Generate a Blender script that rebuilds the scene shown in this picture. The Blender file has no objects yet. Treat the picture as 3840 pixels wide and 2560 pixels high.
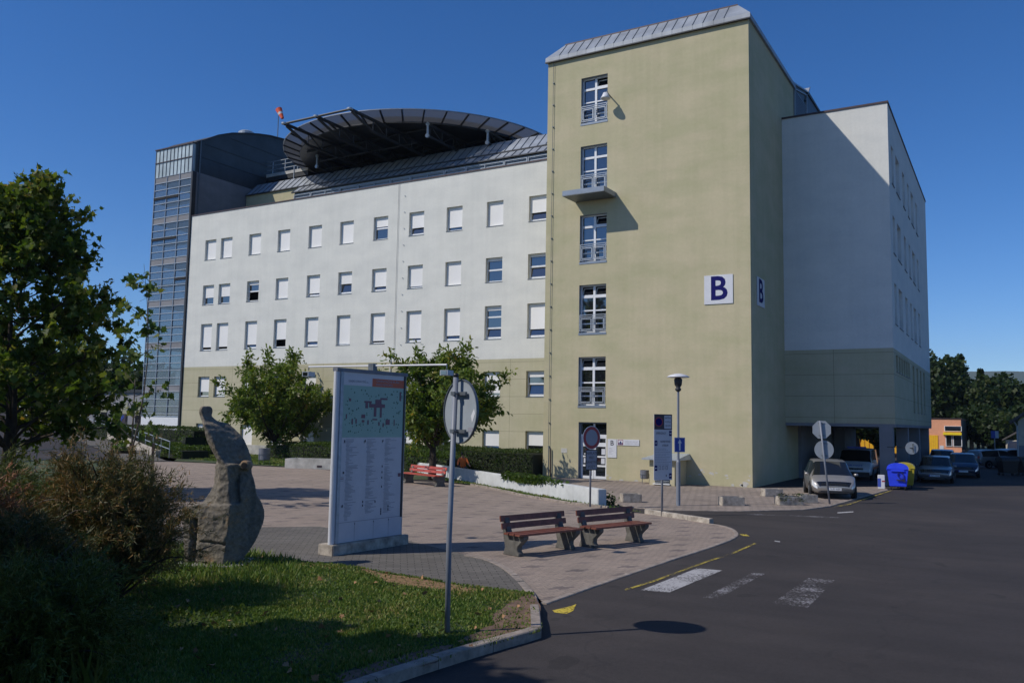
import bpy, bmesh, math, random
import numpy as np
from mathutils import Vector, Matrix, noise
R = math.radians
SC = bpy.context.scene
COL = SC.collection
random.seed(7)

# ---------------------------------------------------------------- camera
cam = bpy.data.cameras.new('camera')
cam.sensor_width = 36.0
cam.lens = 3185.88 / 3840 * 36.0
cam.clip_start = 0.1
cam.clip_end = 9000
camo = bpy.data.objects.new('camera', cam)
COL.objects.link(camo)
_pitch, _roll, _yaw = 0.0948366, 0.0177082, -0.531662
_cy, _sy = math.cos(_yaw), math.sin(_yaw)
_fw = Vector((_sy, _cy, 0)); _rt = Vector((_cy, -_sy, 0)); _up = Vector((0, 0, 1))
_f2 = _fw * math.cos(_pitch) + _up * math.sin(_pitch)
_u2 = _up * math.cos(_pitch) - _fw * math.sin(_pitch)
_r3 = _rt * math.cos(_roll) + _u2 * math.sin(_roll)
_u3 = _u2 * math.cos(_roll) - _rt * math.sin(_roll)
_m = Matrix((_r3, _u3, -_f2)).transposed().to_4x4()
_m.translation = Vector((0, 0, 2.85))
camo.matrix_world = _m
SC.camera = camo
CAMP = Vector((0, 0, 2.85))

# ---------------------------------------------------------------- sky and sun
SUN = Vector((-1.0, -1.12, 1.43)).normalized()      # towards the sun
elev = math.asin(SUN.z)
w = bpy.data.worlds.new('World'); SC.world = w; w.use_nodes = True
nt = w.node_tree; bg = nt.nodes['Background']
sky = nt.nodes.new('ShaderNodeTexSky'); sky.sky_type = 'NISHITA'
sky.sun_disc = False; sky.sun_elevation = elev
sky.sun_rotation = math.atan2(SUN.x, SUN.y) % (2 * math.pi)
sky.altitude = 300; sky.air_density = 0.8; sky.dust_density = 0.3; sky.ozone_density = 5.0
hs = nt.nodes.new('ShaderNodeHueSaturation'); hs.inputs['Saturation'].default_value = 1.26; hs.inputs['Hue'].default_value = 0.507
nt.links.new(sky.outputs[0], hs.inputs['Color']); nt.links.new(hs.outputs[0], bg.inputs[0]); bg.inputs[1].default_value = 0.122
sl = bpy.data.lights.new('sun', 'SUN'); sl.energy = 3.65; sl.angle = R(0.53); sl.color = (1.0, 0.94, 0.845)
so = bpy.data.objects.new('sun', sl); COL.objects.link(so)
so.rotation_euler = SUN.to_track_quat('Z', 'Y').to_euler()
so.location = (-40, -45, 60)
SC.view_settings.view_transform = 'Standard'; SC.view_settings.look = 'None'
SC.view_settings.exposure = 0.0; SC.view_settings.gamma = 1.0

# ---------------------------------------------------------------- materials
MAT = {}
def nmat(name):
    m = bpy.data.materials.new(name); m.use_nodes = True
    return m, m.node_tree, m.node_tree.nodes['Principled BSDF']
def N(nt, t, **k):
    n = nt.nodes.new(t)
    for a, b in k.items(): setattr(n, a, b)
    return n
def rampn(nt, stops, fac):
    r = N(nt, 'ShaderNodeValToRGB'); e = r.color_ramp.elements
    while len(e) < len(stops): e.new(0.5)
    for i, (p, c) in enumerate(stops):
        e[i].position = p; e[i].color = (c[0], c[1], c[2], 1)
    nt.links.new(fac, r.inputs[0]); return r.outputs[0]
def noise_n(nt, scale, detail=4, rough=0.6, vec=None, dim='3D'):
    n = N(nt, 'ShaderNodeTexNoise'); n.noise_dimensions = dim
    n.inputs['Scale'].default_value = scale; n.inputs['Detail'].default_value = detail
    n.inputs['Roughness'].default_value = rough
    if vec is None: vec = N(nt, 'ShaderNodeNewGeometry').outputs['Position']
    nt.links.new(vec, n.inputs['Vector']); return n.outputs['Fac']
def vscale(nt, v, s):
    m = N(nt, 'ShaderNodeVectorMath', operation='MULTIPLY'); nt.links.new(v, m.inputs[0]); m.inputs[1].default_value = s
    return m.outputs[0]
def mixc(nt, fac, a, b, mode='MIX'):
    m = N(nt, 'ShaderNodeMix', data_type='RGBA'); m.blend_type = mode
    for s, v in ((m.inputs[0], fac), (m.inputs[6], a), (m.inputs[7], b)):
        if hasattr(v, 'links'): nt.links.new(v, s)
        elif isinstance(v, (int, float)): s.default_value = v
        else: s.default_value = (v[0], v[1], v[2], 1)
    return m.outputs[2]
def math_n(nt, op, a, b=0.0, c=0.0):
    m = N(nt, 'ShaderNodeMath', operation=op)
    for s, v in zip(m.inputs, (a, b, c)):
        if hasattr(v, 'links'): nt.links.new(v, s)
        else: s.default_value = v
    return m.outputs[0]
def bump(nt, bs, h, strength=0.3, dist=0.02):
    b = N(nt, 'ShaderNodeBump'); b.inputs['Strength'].default_value = strength; b.inputs['Distance'].default_value = dist
    nt.links.new(h, b.inputs['Height']); nt.links.new(b.outputs[0], bs.inputs['Normal'])
def simple(name, c, rough=0.6, metal=0.0, var=0.12, scale=3.0, bmp=0.0, c2=None, spec=None):
    m, nt, bs = nmat(name)
    if var:
        f = noise_n(nt, scale, 5)
        d = c2 if c2 else tuple(x * (1 - var * 1.6) for x in c)
        u = tuple(min(1, x * (1 + var)) for x in c)
        col = rampn(nt, [(0.3, d), (0.7, u)], f)
        nt.links.new(col, bs.inputs['Base Color'])
        if bmp: bump(nt, bs, noise_n(nt, scale * 12, 4), bmp)
    else: bs.inputs['Base Color'].default_value = (c[0], c[1], c[2], 1)
    bs.inputs['Roughness'].default_value = rough; bs.inputs['Metallic'].default_value = metal
    if spec is not None: bs.inputs['Specular IOR Level'].default_value = spec
    MAT[name] = m; return m

def plaster(name, c, c2, stain=0.5, joints=False):
    m, nt, bs = nmat(name)
    pos = N(nt, 'ShaderNodeNewGeometry').outputs['Position']
    f1 = noise_n(nt, 0.55, 5, 0.55, vscale(nt, pos, (1, 1, 2.0)))       # broad cloudy patches
    col = rampn(nt, [(0.34, c), (0.66, c2)], f1)
    f2 = noise_n(nt, 9, 4, 0.7, pos)
    col = mixc(nt, 0.10, col, rampn(nt, [(0.3, (0.55,) * 3), (0.7, (1.2,) * 3)], f2), 'MULTIPLY')
    # faint rain streaks
    f3 = noise_n(nt, 1.0, 6, 0.6, vscale(nt, pos, (3.0, 3.0, 0.12)))
    col = mixc(nt, 0.22 * stain, col, rampn(nt, [(0.35, (0.62, 0.62, 0.6)), (0.6, (1.05,) * 3)], f3), 'MULTIPLY')
    # horizontal lifts of the render
    sz = N(nt, 'ShaderNodeSeparateXYZ'); nt.links.new(pos, sz.inputs[0])
    f4 = noise_n(nt, 1.0, 3, 0.5, vscale(nt, pos, (0.06, 0.06, 1.6)))
    col = mixc(nt, 0.16 * stain, col, rampn(nt, [(0.42, (0.8,) * 3), (0.55, (1.06,) * 3)], f4), 'MULTIPLY')
    if joints:
        z = math_n(nt, 'FRACT', math_n(nt, 'DIVIDE', sz.outputs[2], 1.13))
        a = math_n(nt, 'LESS_THAN', z, 0.016)
        x = math_n(nt, 'FRACT', math_n(nt, 'DIVIDE', math_n(nt, 'ADD', sz.outputs[0], sz.outputs[1]), 3.27))
        b = math_n(nt, 'LESS_THAN', x, 0.006)
        col = mixc(nt, math_n(nt, 'MAXIMUM', a, b), col, tuple(v * 0.45 for v in c))
    nt.links.new(col, bs.inputs['Base Color']); bs.inputs['Roughness'].default_value = 0.9
    bs.inputs['Specular IOR Level'].default_value = 0.15
    bump(nt, bs, noise_n(nt, 40, 4, 0.7, pos), 0.25, 0.01)
    MAT[name] = m; return m

def foliage(name, cols, rough=0.55, transl=0.35, pos_scale=0.6):
    """colour varies per leaf and by clump"""
    m, nt, bs = nmat(name)
    g = N(nt, 'ShaderNodeNewGeometry')
    f = noise_n(nt, pos_scale, 3, 0.6, g.outputs['Position'])
    mixf = math_n(nt, 'ADD', math_n(nt, 'MULTIPLY', g.outputs['Random Per Island'], 0.62), math_n(nt, 'MULTIPLY', math_n(nt, 'SUBTRACT', f, 0.31), 0.95))
    col = rampn(nt, cols, mixf)
    nt.links.new(col, bs.inputs['Base Color']); bs.inputs['Roughness'].default_value = rough
    bs.inputs['Specular IOR Level'].default_value = 0.3
    tr = N(nt, 'ShaderNodeBsdfTranslucent'); nt.links.new(mixc(nt, 1.0, col, (1.25, 1.3, 0.6), 'MULTIPLY'), tr.inputs[0])
    mx = N(nt, 'ShaderNodeMixShader'); mx.inputs[0].default_value = transl
    nt.links.new(bs.outputs[0], mx.inputs[1]); nt.links.new(tr.outputs[0], mx.inputs[2])
    nt.links.new(mx.outputs[0], nt.nodes['Material Output'].inputs[0])
    MAT[name] = m; return m

plaster('white_plaster', (0.645, 0.645, 0.60), (0.715, 0.71, 0.655), 0.38)
plaster('wing_plaster', (0.645, 0.65, 0.62), (0.715, 0.71, 0.67), 0.35)
plaster('green_plaster', (0.45, 0.42, 0.262), (0.525, 0.465, 0.31), 0.5)
plaster('green_panel', (0.44, 0.415, 0.275), (0.50, 0.46, 0.325), 0.5, True)
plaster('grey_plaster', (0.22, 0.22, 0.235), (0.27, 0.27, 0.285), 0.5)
simple('peeled_plaster', (0.5, 0.49, 0.45), 0.9, scale=12)
simple('metal_roof', (0.31, 0.335, 0.37), 0.5, 0.15, 0.18, 0.9, 0.05)
simple('dark_clad_and_shade', (0.045, 0.055, 0.062), 0.5, 0.3, 0.15, 0.8)  # dark cladding, also the shade colour of walls turned from the sun
simple('roof_dark', (0.05, 0.052, 0.055), 0.8, scale=0.7)
simple('cap_brown', (0.07, 0.045, 0.045), 0.5, 0.3)
simple('steel_dark', (0.035, 0.037, 0.042), 0.5, 0.3, 0.2, 1.0)
simple('steel_grey', (0.30, 0.32, 0.35), 0.4, 0.5, 0.12)
simple('galv', (0.38, 0.42, 0.46), 0.45, 0.25, 0.12, 8)
simple('galv_dark', (0.16, 0.18, 0.20), 0.5, 0.5, 0.15, 8)
simple('white_frame', (0.74, 0.75, 0.76), 0.4, scale=6, var=0.05)
simple('grey_frame', (0.24, 0.28, 0.33), 0.4, 0.3, 0.08)
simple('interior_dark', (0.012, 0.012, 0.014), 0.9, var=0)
simple('zinc_clad', (0.42, 0.50, 0.53), 0.5, 0.15, 0.18, 0.7)
simple('concrete', (0.26, 0.25, 0.235), 0.9, 0, 0.25, 3, 0.3)
simple('concrete_pale', (0.46, 0.45, 0.42), 0.9, 0, 0.2, 2.2, 0.2)
simple('concrete_dirty', (0.47, 0.42, 0.35), 0.95, 0, 0.25, 4, 0.4, c2=(0.20, 0.17, 0.14))
simple('pole_paint', (0.20, 0.22, 0.26), 0.5, 0.0, 0.08)
simple('sign_back', (0.30, 0.335, 0.37), 0.55, 0.0, 0.06)
simple('bin_grey', (0.17, 0.18, 0.21), 0.55, 0.1, 0.15, 6)
simple('kerb_stone', (0.30, 0.25, 0.21), 0.9, 0, 0.25, 6, 0.3)
simple('wall_white', (0.56, 0.57, 0.56), 0.9, 0, 0.12, 1.4, 0.2)
simple('bench_wood', (0.19, 0.062, 0.04), 0.55, 0, 0.25, 9)
simple('bench_red', (0.42, 0.075, 0.05), 0.5, 0, 0.2, 6)
simple('bark', (0.055, 0.042, 0.032), 0.95, 0, 0.3, 9, 0.6)
simple('bark_pale', (0.13, 0.105, 0.08), 0.95, 0, 0.3, 9, 0.5)
simple('rubber', (0.012, 0.012, 0.013), 0.8, 0, 0.1)
simple('black_plastic', (0.015, 0.015, 0.017), 0.45, var=0)
simple('sign_white', (0.62, 0.63, 0.66), 0.45, var=0.04)
simple('sign_grey', (0.26, 0.28, 0.33), 0.45, var=0.05)
simple('sign_red', (0.30, 0.02, 0.03), 0.4, var=0.05)
simple('sign_blue', (0.015, 0.05, 0.33), 0.4, var=0.05)
simple('navy', (0.010, 0.010, 0.11), 0.7, var=0, spec=0.1)
simple('sign_dark', (0.045, 0.03, 0.04), 0.5, var=0.1)
simple('ink', (0.05, 0.05, 0.065), 0.6, var=0)
simple('ink_soft', (0.26, 0.26, 0.30), 0.6, var=0)
simple('map_green', (0.27, 0.42, 0.36), 0.35, var=0.06, scale=1.2)
simple('map_light', (0.27, 0.42, 0.38), 0.4, var=0)
simple('map_tree', (0.03, 0.12, 0.08), 0.5, var=0)
simple('map_roof', (0.16, 0.07, 0.10), 0.5, var=0)
simple('map_orange', (0.50, 0.10, 0.04), 0.45, var=0)
simple('panel_white', (0.55, 0.54, 0.57), 0.3, var=0.04)
simple('blue_plastic', (0.03, 0.07, 0.85), 0.4, var=0.08)
simple('yellow_plastic', (0.45, 0.36, 0.03), 0.45, var=0.1)
simple('yellow_bright', (0.85, 0.62, 0.02), 0.5, var=0.05)
simple('door_yellow', (0.80, 0.42, 0.02), 0.5, var=0.08)
simple('orange_wall', (0.72, 0.34, 0.20), 0.9, var=0.06)
simple('cream_wall', (0.52, 0.46, 0.36), 0.9, var=0.1)
simple('house_roof', (0.09, 0.08, 0.075), 0.8, var=0.2)
simple('concrete_aged', (0.125, 0.118, 0.105), 0.9, 0, 0.3, 5, 0.4)
simple('hivis', (0.9, 0.20, 0.04), 0.6, var=0.05)
simple('skin', (0.42, 0.22, 0.15), 0.6, var=0)
simple('hair', (0.02, 0.013, 0.01), 0.6, var=0)
simple('cloth_dark', (0.03, 0.03, 0.045), 0.85, var=0.1)
simple('sock_orange', (0.85, 0.12, 0.05), 0.7, var=0)
simple('sock_white', (0.75, 0.72, 0.7), 0.7, var=0)
simple('wood_stake', (0.20, 0.12, 0.075), 0.85, var=0.2, scale=8)
simple('dead_leaf', (0.36, 0.19, 0.09), 0.8, var=0.3, scale=3)
simple('blind', (0.70, 0.69, 0.665), 0.7, var=0.03)
simple('curtain', (0.30, 0.32, 0.36), 0.8, var=0.2, scale=8)
simple('plate_white', (0.6, 0.62, 0.65), 0.4, var=0)

def blindmat():
    m, nt, bs = nmat('blind_slats')
    pos = N(nt, 'ShaderNodeNewGeometry').outputs['Position']
    sz = N(nt, 'ShaderNodeSeparateXYZ'); nt.links.new(pos, sz.inputs[0])
    z = math_n(nt, 'FRACT', math_n(nt, 'DIVIDE', sz.outputs[2], 0.08))
    col = mixc(nt, math_n(nt, 'LESS_THAN', z, 0.12), (0.80, 0.79, 0.77), (0.68, 0.67, 0.65))
    f = noise_n(nt, 0.4, 2)
    col = mixc(nt, 0.25, col, rampn(nt, [(0.3, (0.75,) * 3), (0.7, (1.1,) * 3)], f), 'MULTIPLY')
    nt.links.new(col, bs.inputs['Base Color']); bs.inputs['Roughness'].default_value = 0.6
    MAT['blind_slats'] = m
blindmat()

def glassmat(name, tint, ior=1.9, rough=0.03):
    m, nt, bs = nmat(name)
    bs.inputs['Base Color'].default_value = (*tint, 1)
    bs.inputs['Roughness'].default_value = rough; bs.inputs['IOR'].default_value = ior
    bs.inputs['Specular IOR Level'].default_value = 0.6
    MAT[name] = m
glassmat('glass', (0.012, 0.014, 0.018), 2.3)
glassmat('car_glass', (0.01, 0.011, 0.012), 1.6)
def curtain_glass():
    m, nt, bs = nmat('tower_glass')
    tr = N(nt, 'ShaderNodeBsdfTransparent'); tr.inputs[0].default_value = (0.55, 0.62, 0.66, 1)
    gl = N(nt, 'ShaderNodeBsdfGlossy'); gl.inputs['Roughness'].default_value = 0.02; gl.inputs[0].default_value = (0.85, 0.88, 0.9, 1)
    fr = N(nt, 'ShaderNodeFresnel'); fr.inputs[0].default_value = 1.65
    mx = N(nt, 'ShaderNodeMixShader'); nt.links.new(fr.outputs[0], mx.inputs[0])
    nt.links.new(tr.outputs[0], mx.inputs[1]); nt.links.new(gl.outputs[0], mx.inputs[2])
    bs.inputs['Base Color'].default_value = (0.20, 0.28, 0.36, 1); bs.inputs['Roughness'].default_value = 0.3  # blue-grey diffuse put in for sky brightness showing through the panes
    m2 = N(nt, 'ShaderNodeMixShader'); m2.inputs[0].default_value = 0.34; nt.links.new(mx.outputs[0], m2.inputs[1]); nt.links.new(bs.outputs[0], m2.inputs[2])
    nt.links.new(m2.outputs[0], nt.nodes['Material Output'].inputs[0]); MAT['tower_glass'] = m
curtain_glass()
def netmat():
    m, nt, bs = nmat('safety_net')
    bs.inputs['Base Color'].default_value = (0.15, 0.155, 0.17, 1); bs.inputs['Roughness'].default_value = 0.8
    tr = N(nt, 'ShaderNodeBsdfTranslucent'); tr.inputs[0].default_value = (0.085, 0.088, 0.095, 1)
    tp = N(nt, 'ShaderNodeBsdfTransparent')
    a = N(nt, 'ShaderNodeMixShader'); a.inputs[0].default_value = 0.6
    nt.links.new(bs.outputs[0], a.inputs[1]); nt.links.new(tr.outputs[0], a.inputs[2])
    b = N(nt, 'ShaderNodeMixShader'); b.inputs[0].default_value = 0.12
    nt.links.new(a.outputs[0], b.inputs[1]); nt.links.new(tp.outputs[0], b.inputs[2])
    nt.links.new(b.outputs[0], nt.nodes['Material Output'].inputs[0]); MAT['safety_net'] = m
netmat()
def paint(name, c, metal=0.0, rough=0.35):
    m, nt, bs = nmat(name)
    f = noise_n(nt, 2.5, 4)
    nt.links.new(rampn(nt, [(0.3, tuple(x * 0.85 for x in c)), (0.7, c)], f), bs.inputs['Base Color'])
    bs.inputs['Metallic'].default_value = metal; bs.inputs['Roughness'].default_value = rough
    bs.inputs['Coat Weight'].default_value = 0.6; bs.inputs['Coat Roughness'].default_value = 0.08
    MAT[name] = m
paint('paint_silver', (0.36, 0.34, 0.32), 0.5); paint('paint_white', (0.65, 0.66, 0.68)); paint('paint_grey', (0.20, 0.21, 0.23), 0.5)
paint('paint_navy', (0.02, 0.03, 0.07), 0.3); paint('paint_red', (0.3, 0.03, 0.03)); paint('paint_black', (0.015, 0.015, 0.02))
simple('stripe_orange', (0.5, 0.12, 0.03), 0.4, var=0); simple('stripe_blue', (0.05, 0.09, 0.4), 0.4, var=0)
def lampglass():
    m, nt, bs = nmat('headlight_glass'); bs.inputs['Base Color'].default_value = (0.62, 0.66, 0.7, 1)
    bs.inputs['Base Color'].default_value = (0.85, 0.87, 0.9, 1); bs.inputs['Metallic'].default_value = 0.3; bs.inputs['Roughness'].default_value = 0.25; MAT['headlight_glass'] = m
lampglass()
simple('tail_red', (0.4, 0.01, 0.01), 0.3, var=0)

def asphalt():
    m, nt, bs = nmat('asphalt')
    pos = N(nt, 'ShaderNodeNewGeometry').outputs['Position']
    f = noise_n(nt, 0.22, 5, 0.6, pos); g = noise_n(nt, 60, 3, 0.8, pos)
    col = rampn(nt, [(0.3, (0.038, 0.034, 0.034)), (0.52, (0.048, 0.042, 0.041)), (0.7, (0.062, 0.053, 0.050))], f)
    col = mixc(nt, 0.75, col, rampn(nt, [(0.3, (0.55,) * 3), (0.5, (1.0,) * 3), (0.72, (1.6,) * 3)], g), 'MULTIPLY')
    h = noise_n(nt, 14, 4, 0.7, pos)
    col = mixc(nt, 0.5, col, rampn(nt, [(0.32, (0.7,) * 3), (0.6, (1.1,) * 3)], h), 'MULTIPLY')
    f2 = noise_n(nt, 1.1, 4, 0.6, vscale(nt, pos, (0.35, 1.4, 1)))
    col = mixc(nt, 0.45, col, rampn(nt, [(0.38, (0.80,) * 3), (0.62, (1.14,) * 3)], f2), 'MULTIPLY')
    st = noise_n(nt, 0.9, 2, 0.4, pos)
    col = mixc(nt, math_n(nt, 'MULTIPLY', math_n(nt, 'GREATER_THAN', st, 0.70), 0.35), col, (0.018, 0.017, 0.017))
    # sealed cracks and patches
    v = N(nt, 'ShaderNodeTexVoronoi'); v.feature = 'DISTANCE_TO_EDGE'; v.inputs['Scale'].default_value = 0.16
    wv = N(nt, 'ShaderNodeVectorMath', operation='ADD'); nt.links.new(pos, wv.inputs[0])
    nn = N(nt, 'ShaderNodeTexNoise'); nn.inputs['Scale'].default_value = 0.7; nt.links.new(pos, nn.inputs['Vector'])
    nt.links.new(vscale(nt, nn.outputs['Color'], (2.5, 2.5, 0)), wv.inputs[1]); nt.links.new(wv.outputs[0], v.inputs['Vector'])
    col = mixc(nt, math_n(nt, 'MULTIPLY', math_n(nt, 'LESS_THAN', v.outputs['Distance'], 0.0035), 0.22), col, (0.02, 0.02, 0.021))
    # worn white flecks
    fl = noise_n(nt, 5.0, 6, 0.75, pos)
    col = mixc(nt, math_n(nt, 'MULTIPLY', math_n(nt, 'GREATER_THAN', fl, 0.735), 0.3), col, (0.3, 0.3, 0.3))
    nt.links.new(col, bs.inputs['Base Color']); bs.inputs['Roughness'].default_value = 0.88
    bs.inputs['Specular IOR Level'].default_value = 0.25
    bump(nt, bs, g, 0.5, 0.01); MAT['asphalt'] = m
asphalt()

def rotcoord(nt, pos, ang):
    vr = N(nt, 'ShaderNodeVectorRotate'); vr.rotation_type = 'Z_AXIS'; vr.inputs['Angle'].default_value = ang
    nt.links.new(pos, vr.inputs['Vector']); return vr.outputs[0]
def paving(name, c1, c2, mortar, bw, bh, ang, accents=False, msize=0.006, leaf=0.0):
    m, nt, bs = nmat(name)
    pos = N(nt, 'ShaderNodeNewGeometry').outputs['Position']
    rp = rotcoord(nt, pos, ang)
    b = N(nt, 'ShaderNodeTexBrick'); b.offset = 0.5
    b.inputs['Scale'].default_value = 1.0; b.inputs['Brick Width'].default_value = bw; b.inputs['Row Height'].default_value = bh
    b.inputs['Mortar Size'].default_value = msize; b.inputs['Mortar Smooth'].default_value = 0.3
    b.inputs['Color1'].default_value = (*c1, 1); b.inputs['Color2'].default_value = (*c2, 1); b.inputs['Mortar'].default_value = (*mortar, 1)
    nt.links.new(rp, b.inputs['Vector'])
    col = b.outputs['Color']
    if accents:
        sx = N(nt, 'ShaderNodeSeparateXYZ'); nt.links.new(rp, sx.inputs[0])
        row = math_n(nt, 'FLOOR', math_n(nt, 'DIVIDE', sx.outputs[1], 0.7))
        off = math_n(nt, 'MULTIPLY', math_n(nt, 'FRACT', math_n(nt, 'MULTIPLY', row, 0.5)), 1.2)
        xx = math_n(nt, 'ADD', sx.outputs[0], off)
        fx = math_n(nt, 'SUBTRACT', math_n(nt, 'MULTIPLY', math_n(nt, 'FRACT', math_n(nt, 'DIVIDE', xx, 1.2)), 1.2), 0.6)
        fy = math_n(nt, 'SUBTRACT', math_n(nt, 'MULTIPLY', math_n(nt, 'FRACT', math_n(nt, 'DIVIDE', sx.outputs[1], 0.7)), 0.7), 0.35)
        ax, ay = math_n(nt, 'ABSOLUTE', fx), math_n(nt, 'ABSOLUTE', fy)
        barA = math_n(nt, 'MULTIPLY', math_n(nt, 'LESS_THAN', ax, 0.26), math_n(nt, 'LESS_THAN', ay, 0.05))
        barB = math_n(nt, 'MULTIPLY', math_n(nt, 'LESS_THAN', ax, 0.10), math_n(nt, 'LESS_THAN', ay, 0.13))
        wn = N(nt, 'ShaderNodeTexWhiteNoise'); wn.noise_dimensions = '2D'
        cb = N(nt, 'ShaderNodeCombineXYZ'); nt.links.new(math_n(nt, 'FLOOR', math_n(nt, 'DIVIDE', xx, 1.2)), cb.inputs[0]); nt.links.new(row, cb.inputs[1])
        nt.links.new(cb.outputs[0], wn.inputs['Vector'])
        keep = math_n(nt, 'ADD', math_n(nt, 'MULTIPLY', wn.outputs['Value'], 0.6), 0.25)
        fac = math_n(nt, 'MULTIPLY', math_n(nt, 'MAXIMUM', barA, barB), keep)
        col = mixc(nt, fac, col, (0.12, 0.10, 0.10))
    f = noise_n(nt, 0.45, 5, 0.6, pos)
    col = mixc(nt, 0.6, col, rampn(nt, [(0.3, (0.72,) * 3), (0.7, (1.18,) * 3)], f), 'MULTIPLY')
    g = noise_n(nt, 35, 3, 0.8, pos)
    col = mixc(nt, 0.5, col, rampn(nt, [(0.3, (0.6,) * 3), (0.7, (1.3,) * 3)], g), 'MULTIPLY')
    nt.links.new(col, bs.inputs['Base Color']); bs.inputs['Roughness'].default_value = 0.92
    bs.inputs['Specular IOR Level'].default_value = 0.2
    bump(nt, bs, b.outputs['Fac'], -0.4, 0.01); MAT[name] = m
paving('plaza_paving', (0.345, 0.275, 0.225), (0.28, 0.228, 0.19), (0.15, 0.125, 0.105), 0.2, 0.1, R(-58), True)
paving('walk_paving', (0.165, 0.152, 0.135), (0.128, 0.118, 0.106), (0.06, 0.055, 0.048), 0.28, 0.14, R(-38), msize=0.010)
paving('forecourt_paving', (0.34, 0.28, 0.235), (0.265, 0.22, 0.19), (0.13, 0.11, 0.095), 0.4, 0.2, R(-62), msize=0.02)
def soilmat():
    m, nt, bs = nmat('lawn_soil')
    pos = N(nt, 'ShaderNodeNewGeometry').outputs['Position']
    f = noise_n(nt, 0.9, 5, 0.6, pos); g = noise_n(nt, 25, 4, 0.8, pos)
    col = rampn(nt, [(0.35, (0.028, 0.052, 0.013)), (0.55, (0.04, 0.06, 0.018)), (0.68, (0.13, 0.085, 0.04))], f)
    col = mixc(nt, 0.7, col, rampn(nt, [(0.3, (0.5,) * 3), (0.7, (1.5,) * 3)], g), 'MULTIPLY')
    nt.links.new(col, bs.inputs['Base Color']); bs.inputs['Roughness'].default_value = 0.95
    bump(nt, bs, g, 0.8, 0.03); MAT['lawn_soil'] = m
    simple('bare_soil', (0.17, 0.105, 0.07), 0.95, 0, 0.3, 5, 0.6)
    simple('dry_grass', (0.26, 0.155, 0.07), 0.95, 0, 0.35, 9, 0.6)
soilmat()
def groundmat():
    m, nt, bs = nmat('far_ground')
    f = noise_n(nt, 0.05, 6, 0.6)
    nt.links.new(rampn(nt, [(0.35, (0.04, 0.06, 0.02)), (0.65, (0.09, 0.085, 0.045))], f), bs.inputs['Base Color'])
    bs.inputs['Roughness'].default_value = 0.95; MAT['far_ground'] = m
    m, nt, bs = nmat('hill'); f = noise_n(nt, 0.006, 6, 0.6)
    nt.links.new(rampn(nt, [(0.35, (0.03, 0.05, 0.02)), (0.65, (0.06, 0.075, 0.03))], f), bs.inputs['Base Color'])
    bs.inputs['Roughness'].default_value = 0.95; MAT['hill'] = m
groundmat()
def worn(name, c, thr, scale=20.0, base=(0.055, 0.051, 0.053)):
    """worn road paint: real gaps through which the asphalt shows"""
    m, nt, bs = nmat(name)
    pos = N(nt, 'ShaderNodeNewGeometry').outputs['Position']
    f = noise_n(nt, scale, 6, 0.75, pos); g = noise_n(nt, 1.3, 3, 0.6, pos)
    t = math_n(nt, 'GREATER_THAN', math_n(nt, 'ADD', f, math_n(nt, 'MULTIPLY', math_n(nt, 'SUBTRACT', g, 0.5), 0.5)), thr)
    bs.inputs['Base Color'].default_value = (*c, 1); bs.inputs['Roughness'].default_value = 0.8
    tp = N(nt, 'ShaderNodeBsdfTransparent'); mx = N(nt, 'ShaderNodeMixShader')
    nt.links.new(t, mx.inputs[0]); nt.links.new(tp.outputs[0], mx.inputs[1]); nt.links.new(bs.outputs[0], mx.inputs[2])
    nt.links.new(mx.outputs[0], nt.nodes['Material Output'].inputs[0]); MAT[name] = m
worn('paint_zebra', (0.40, 0.39, 0.39), 0.445); worn('paint_faint', (0.26, 0.25, 0.26), 0.555); worn('paint_yellow_line', (0.42, 0.33, 0.05), 0.52)
worn('paint_yellow_solid', (0.58, 0.44, 0.05), 0.46)
def stonemat():
    m, nt, bs = nmat('sandstone')
    pos = N(nt, 'ShaderNodeNewGeometry').outputs['Position']
    f = noise_n(nt, 1.6, 5, 0.65, pos)
    col = rampn(nt, [(0.3, (0.10, 0.088, 0.072)), (0.5, (0.19, 0.168, 0.135)), (0.62, (0.21, 0.175, 0.125)), (0.74, (0.36, 0.19, 0.075))], f)
    g = noise_n(nt, 14, 5, 0.8, pos)
    col = mixc(nt, 0.75, col, rampn(nt, [(0.3, (0.45,) * 3), (0.6, (1.2,) * 3)], g), 'MULTIPLY')
    nt.links.new(col, bs.inputs['Base Color']); bs.inputs['Roughness'].default_value = 0.95
    v = N(nt, 'ShaderNodeTexVoronoi'); v.inputs['Scale'].default_value = 11; nt.links.new(pos, v.inputs['Vector'])
    bump(nt, bs, math_n(nt, 'ADD', g, math_n(nt, 'MULTIPLY', v.outputs['Distance'], 0.8)), 0.9, 0.03); MAT['sandstone'] = m
stonemat()
foliage('maple_leaf', [(0.0, (0.03, 0.06, 0.010)), (0.4, (0.075, 0.125, 0.018)), (0.7, (0.14, 0.18, 0.03)), (0.88, (0.26, 0.23, 0.07)), (1.0, (0.42, 0.17, 0.025))], transl=0.45)
foliage('cherry_leaf', [(0.0, (0.05, 0.09, 0.013)), (0.45, (0.11, 0.175, 0.024)), (0.75, (0.19, 0.22, 0.035)), (1.0, (0.32, 0.19, 0.04))])
foliage('sapling_leaf', [(0.0, (0.045, 0.09, 0.02)), (0.5, (0.09, 0.15, 0.03)), (1.0, (0.22, 0.20, 0.04))])
foliage('hedge_leaf', [(0.0, (0.022, 0.042, 0.010)), (0.6, (0.05, 0.085, 0.020)), (1.0, (0.11, 0.11, 0.035))], pos_scale=1.2)
foliage('cover_leaf', [(0.0, (0.03, 0.06, 0.012)), (0.6, (0.07, 0.12, 0.02)), (1.0, (0.13, 0.15, 0.035))], pos_scale=1.2)
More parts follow.
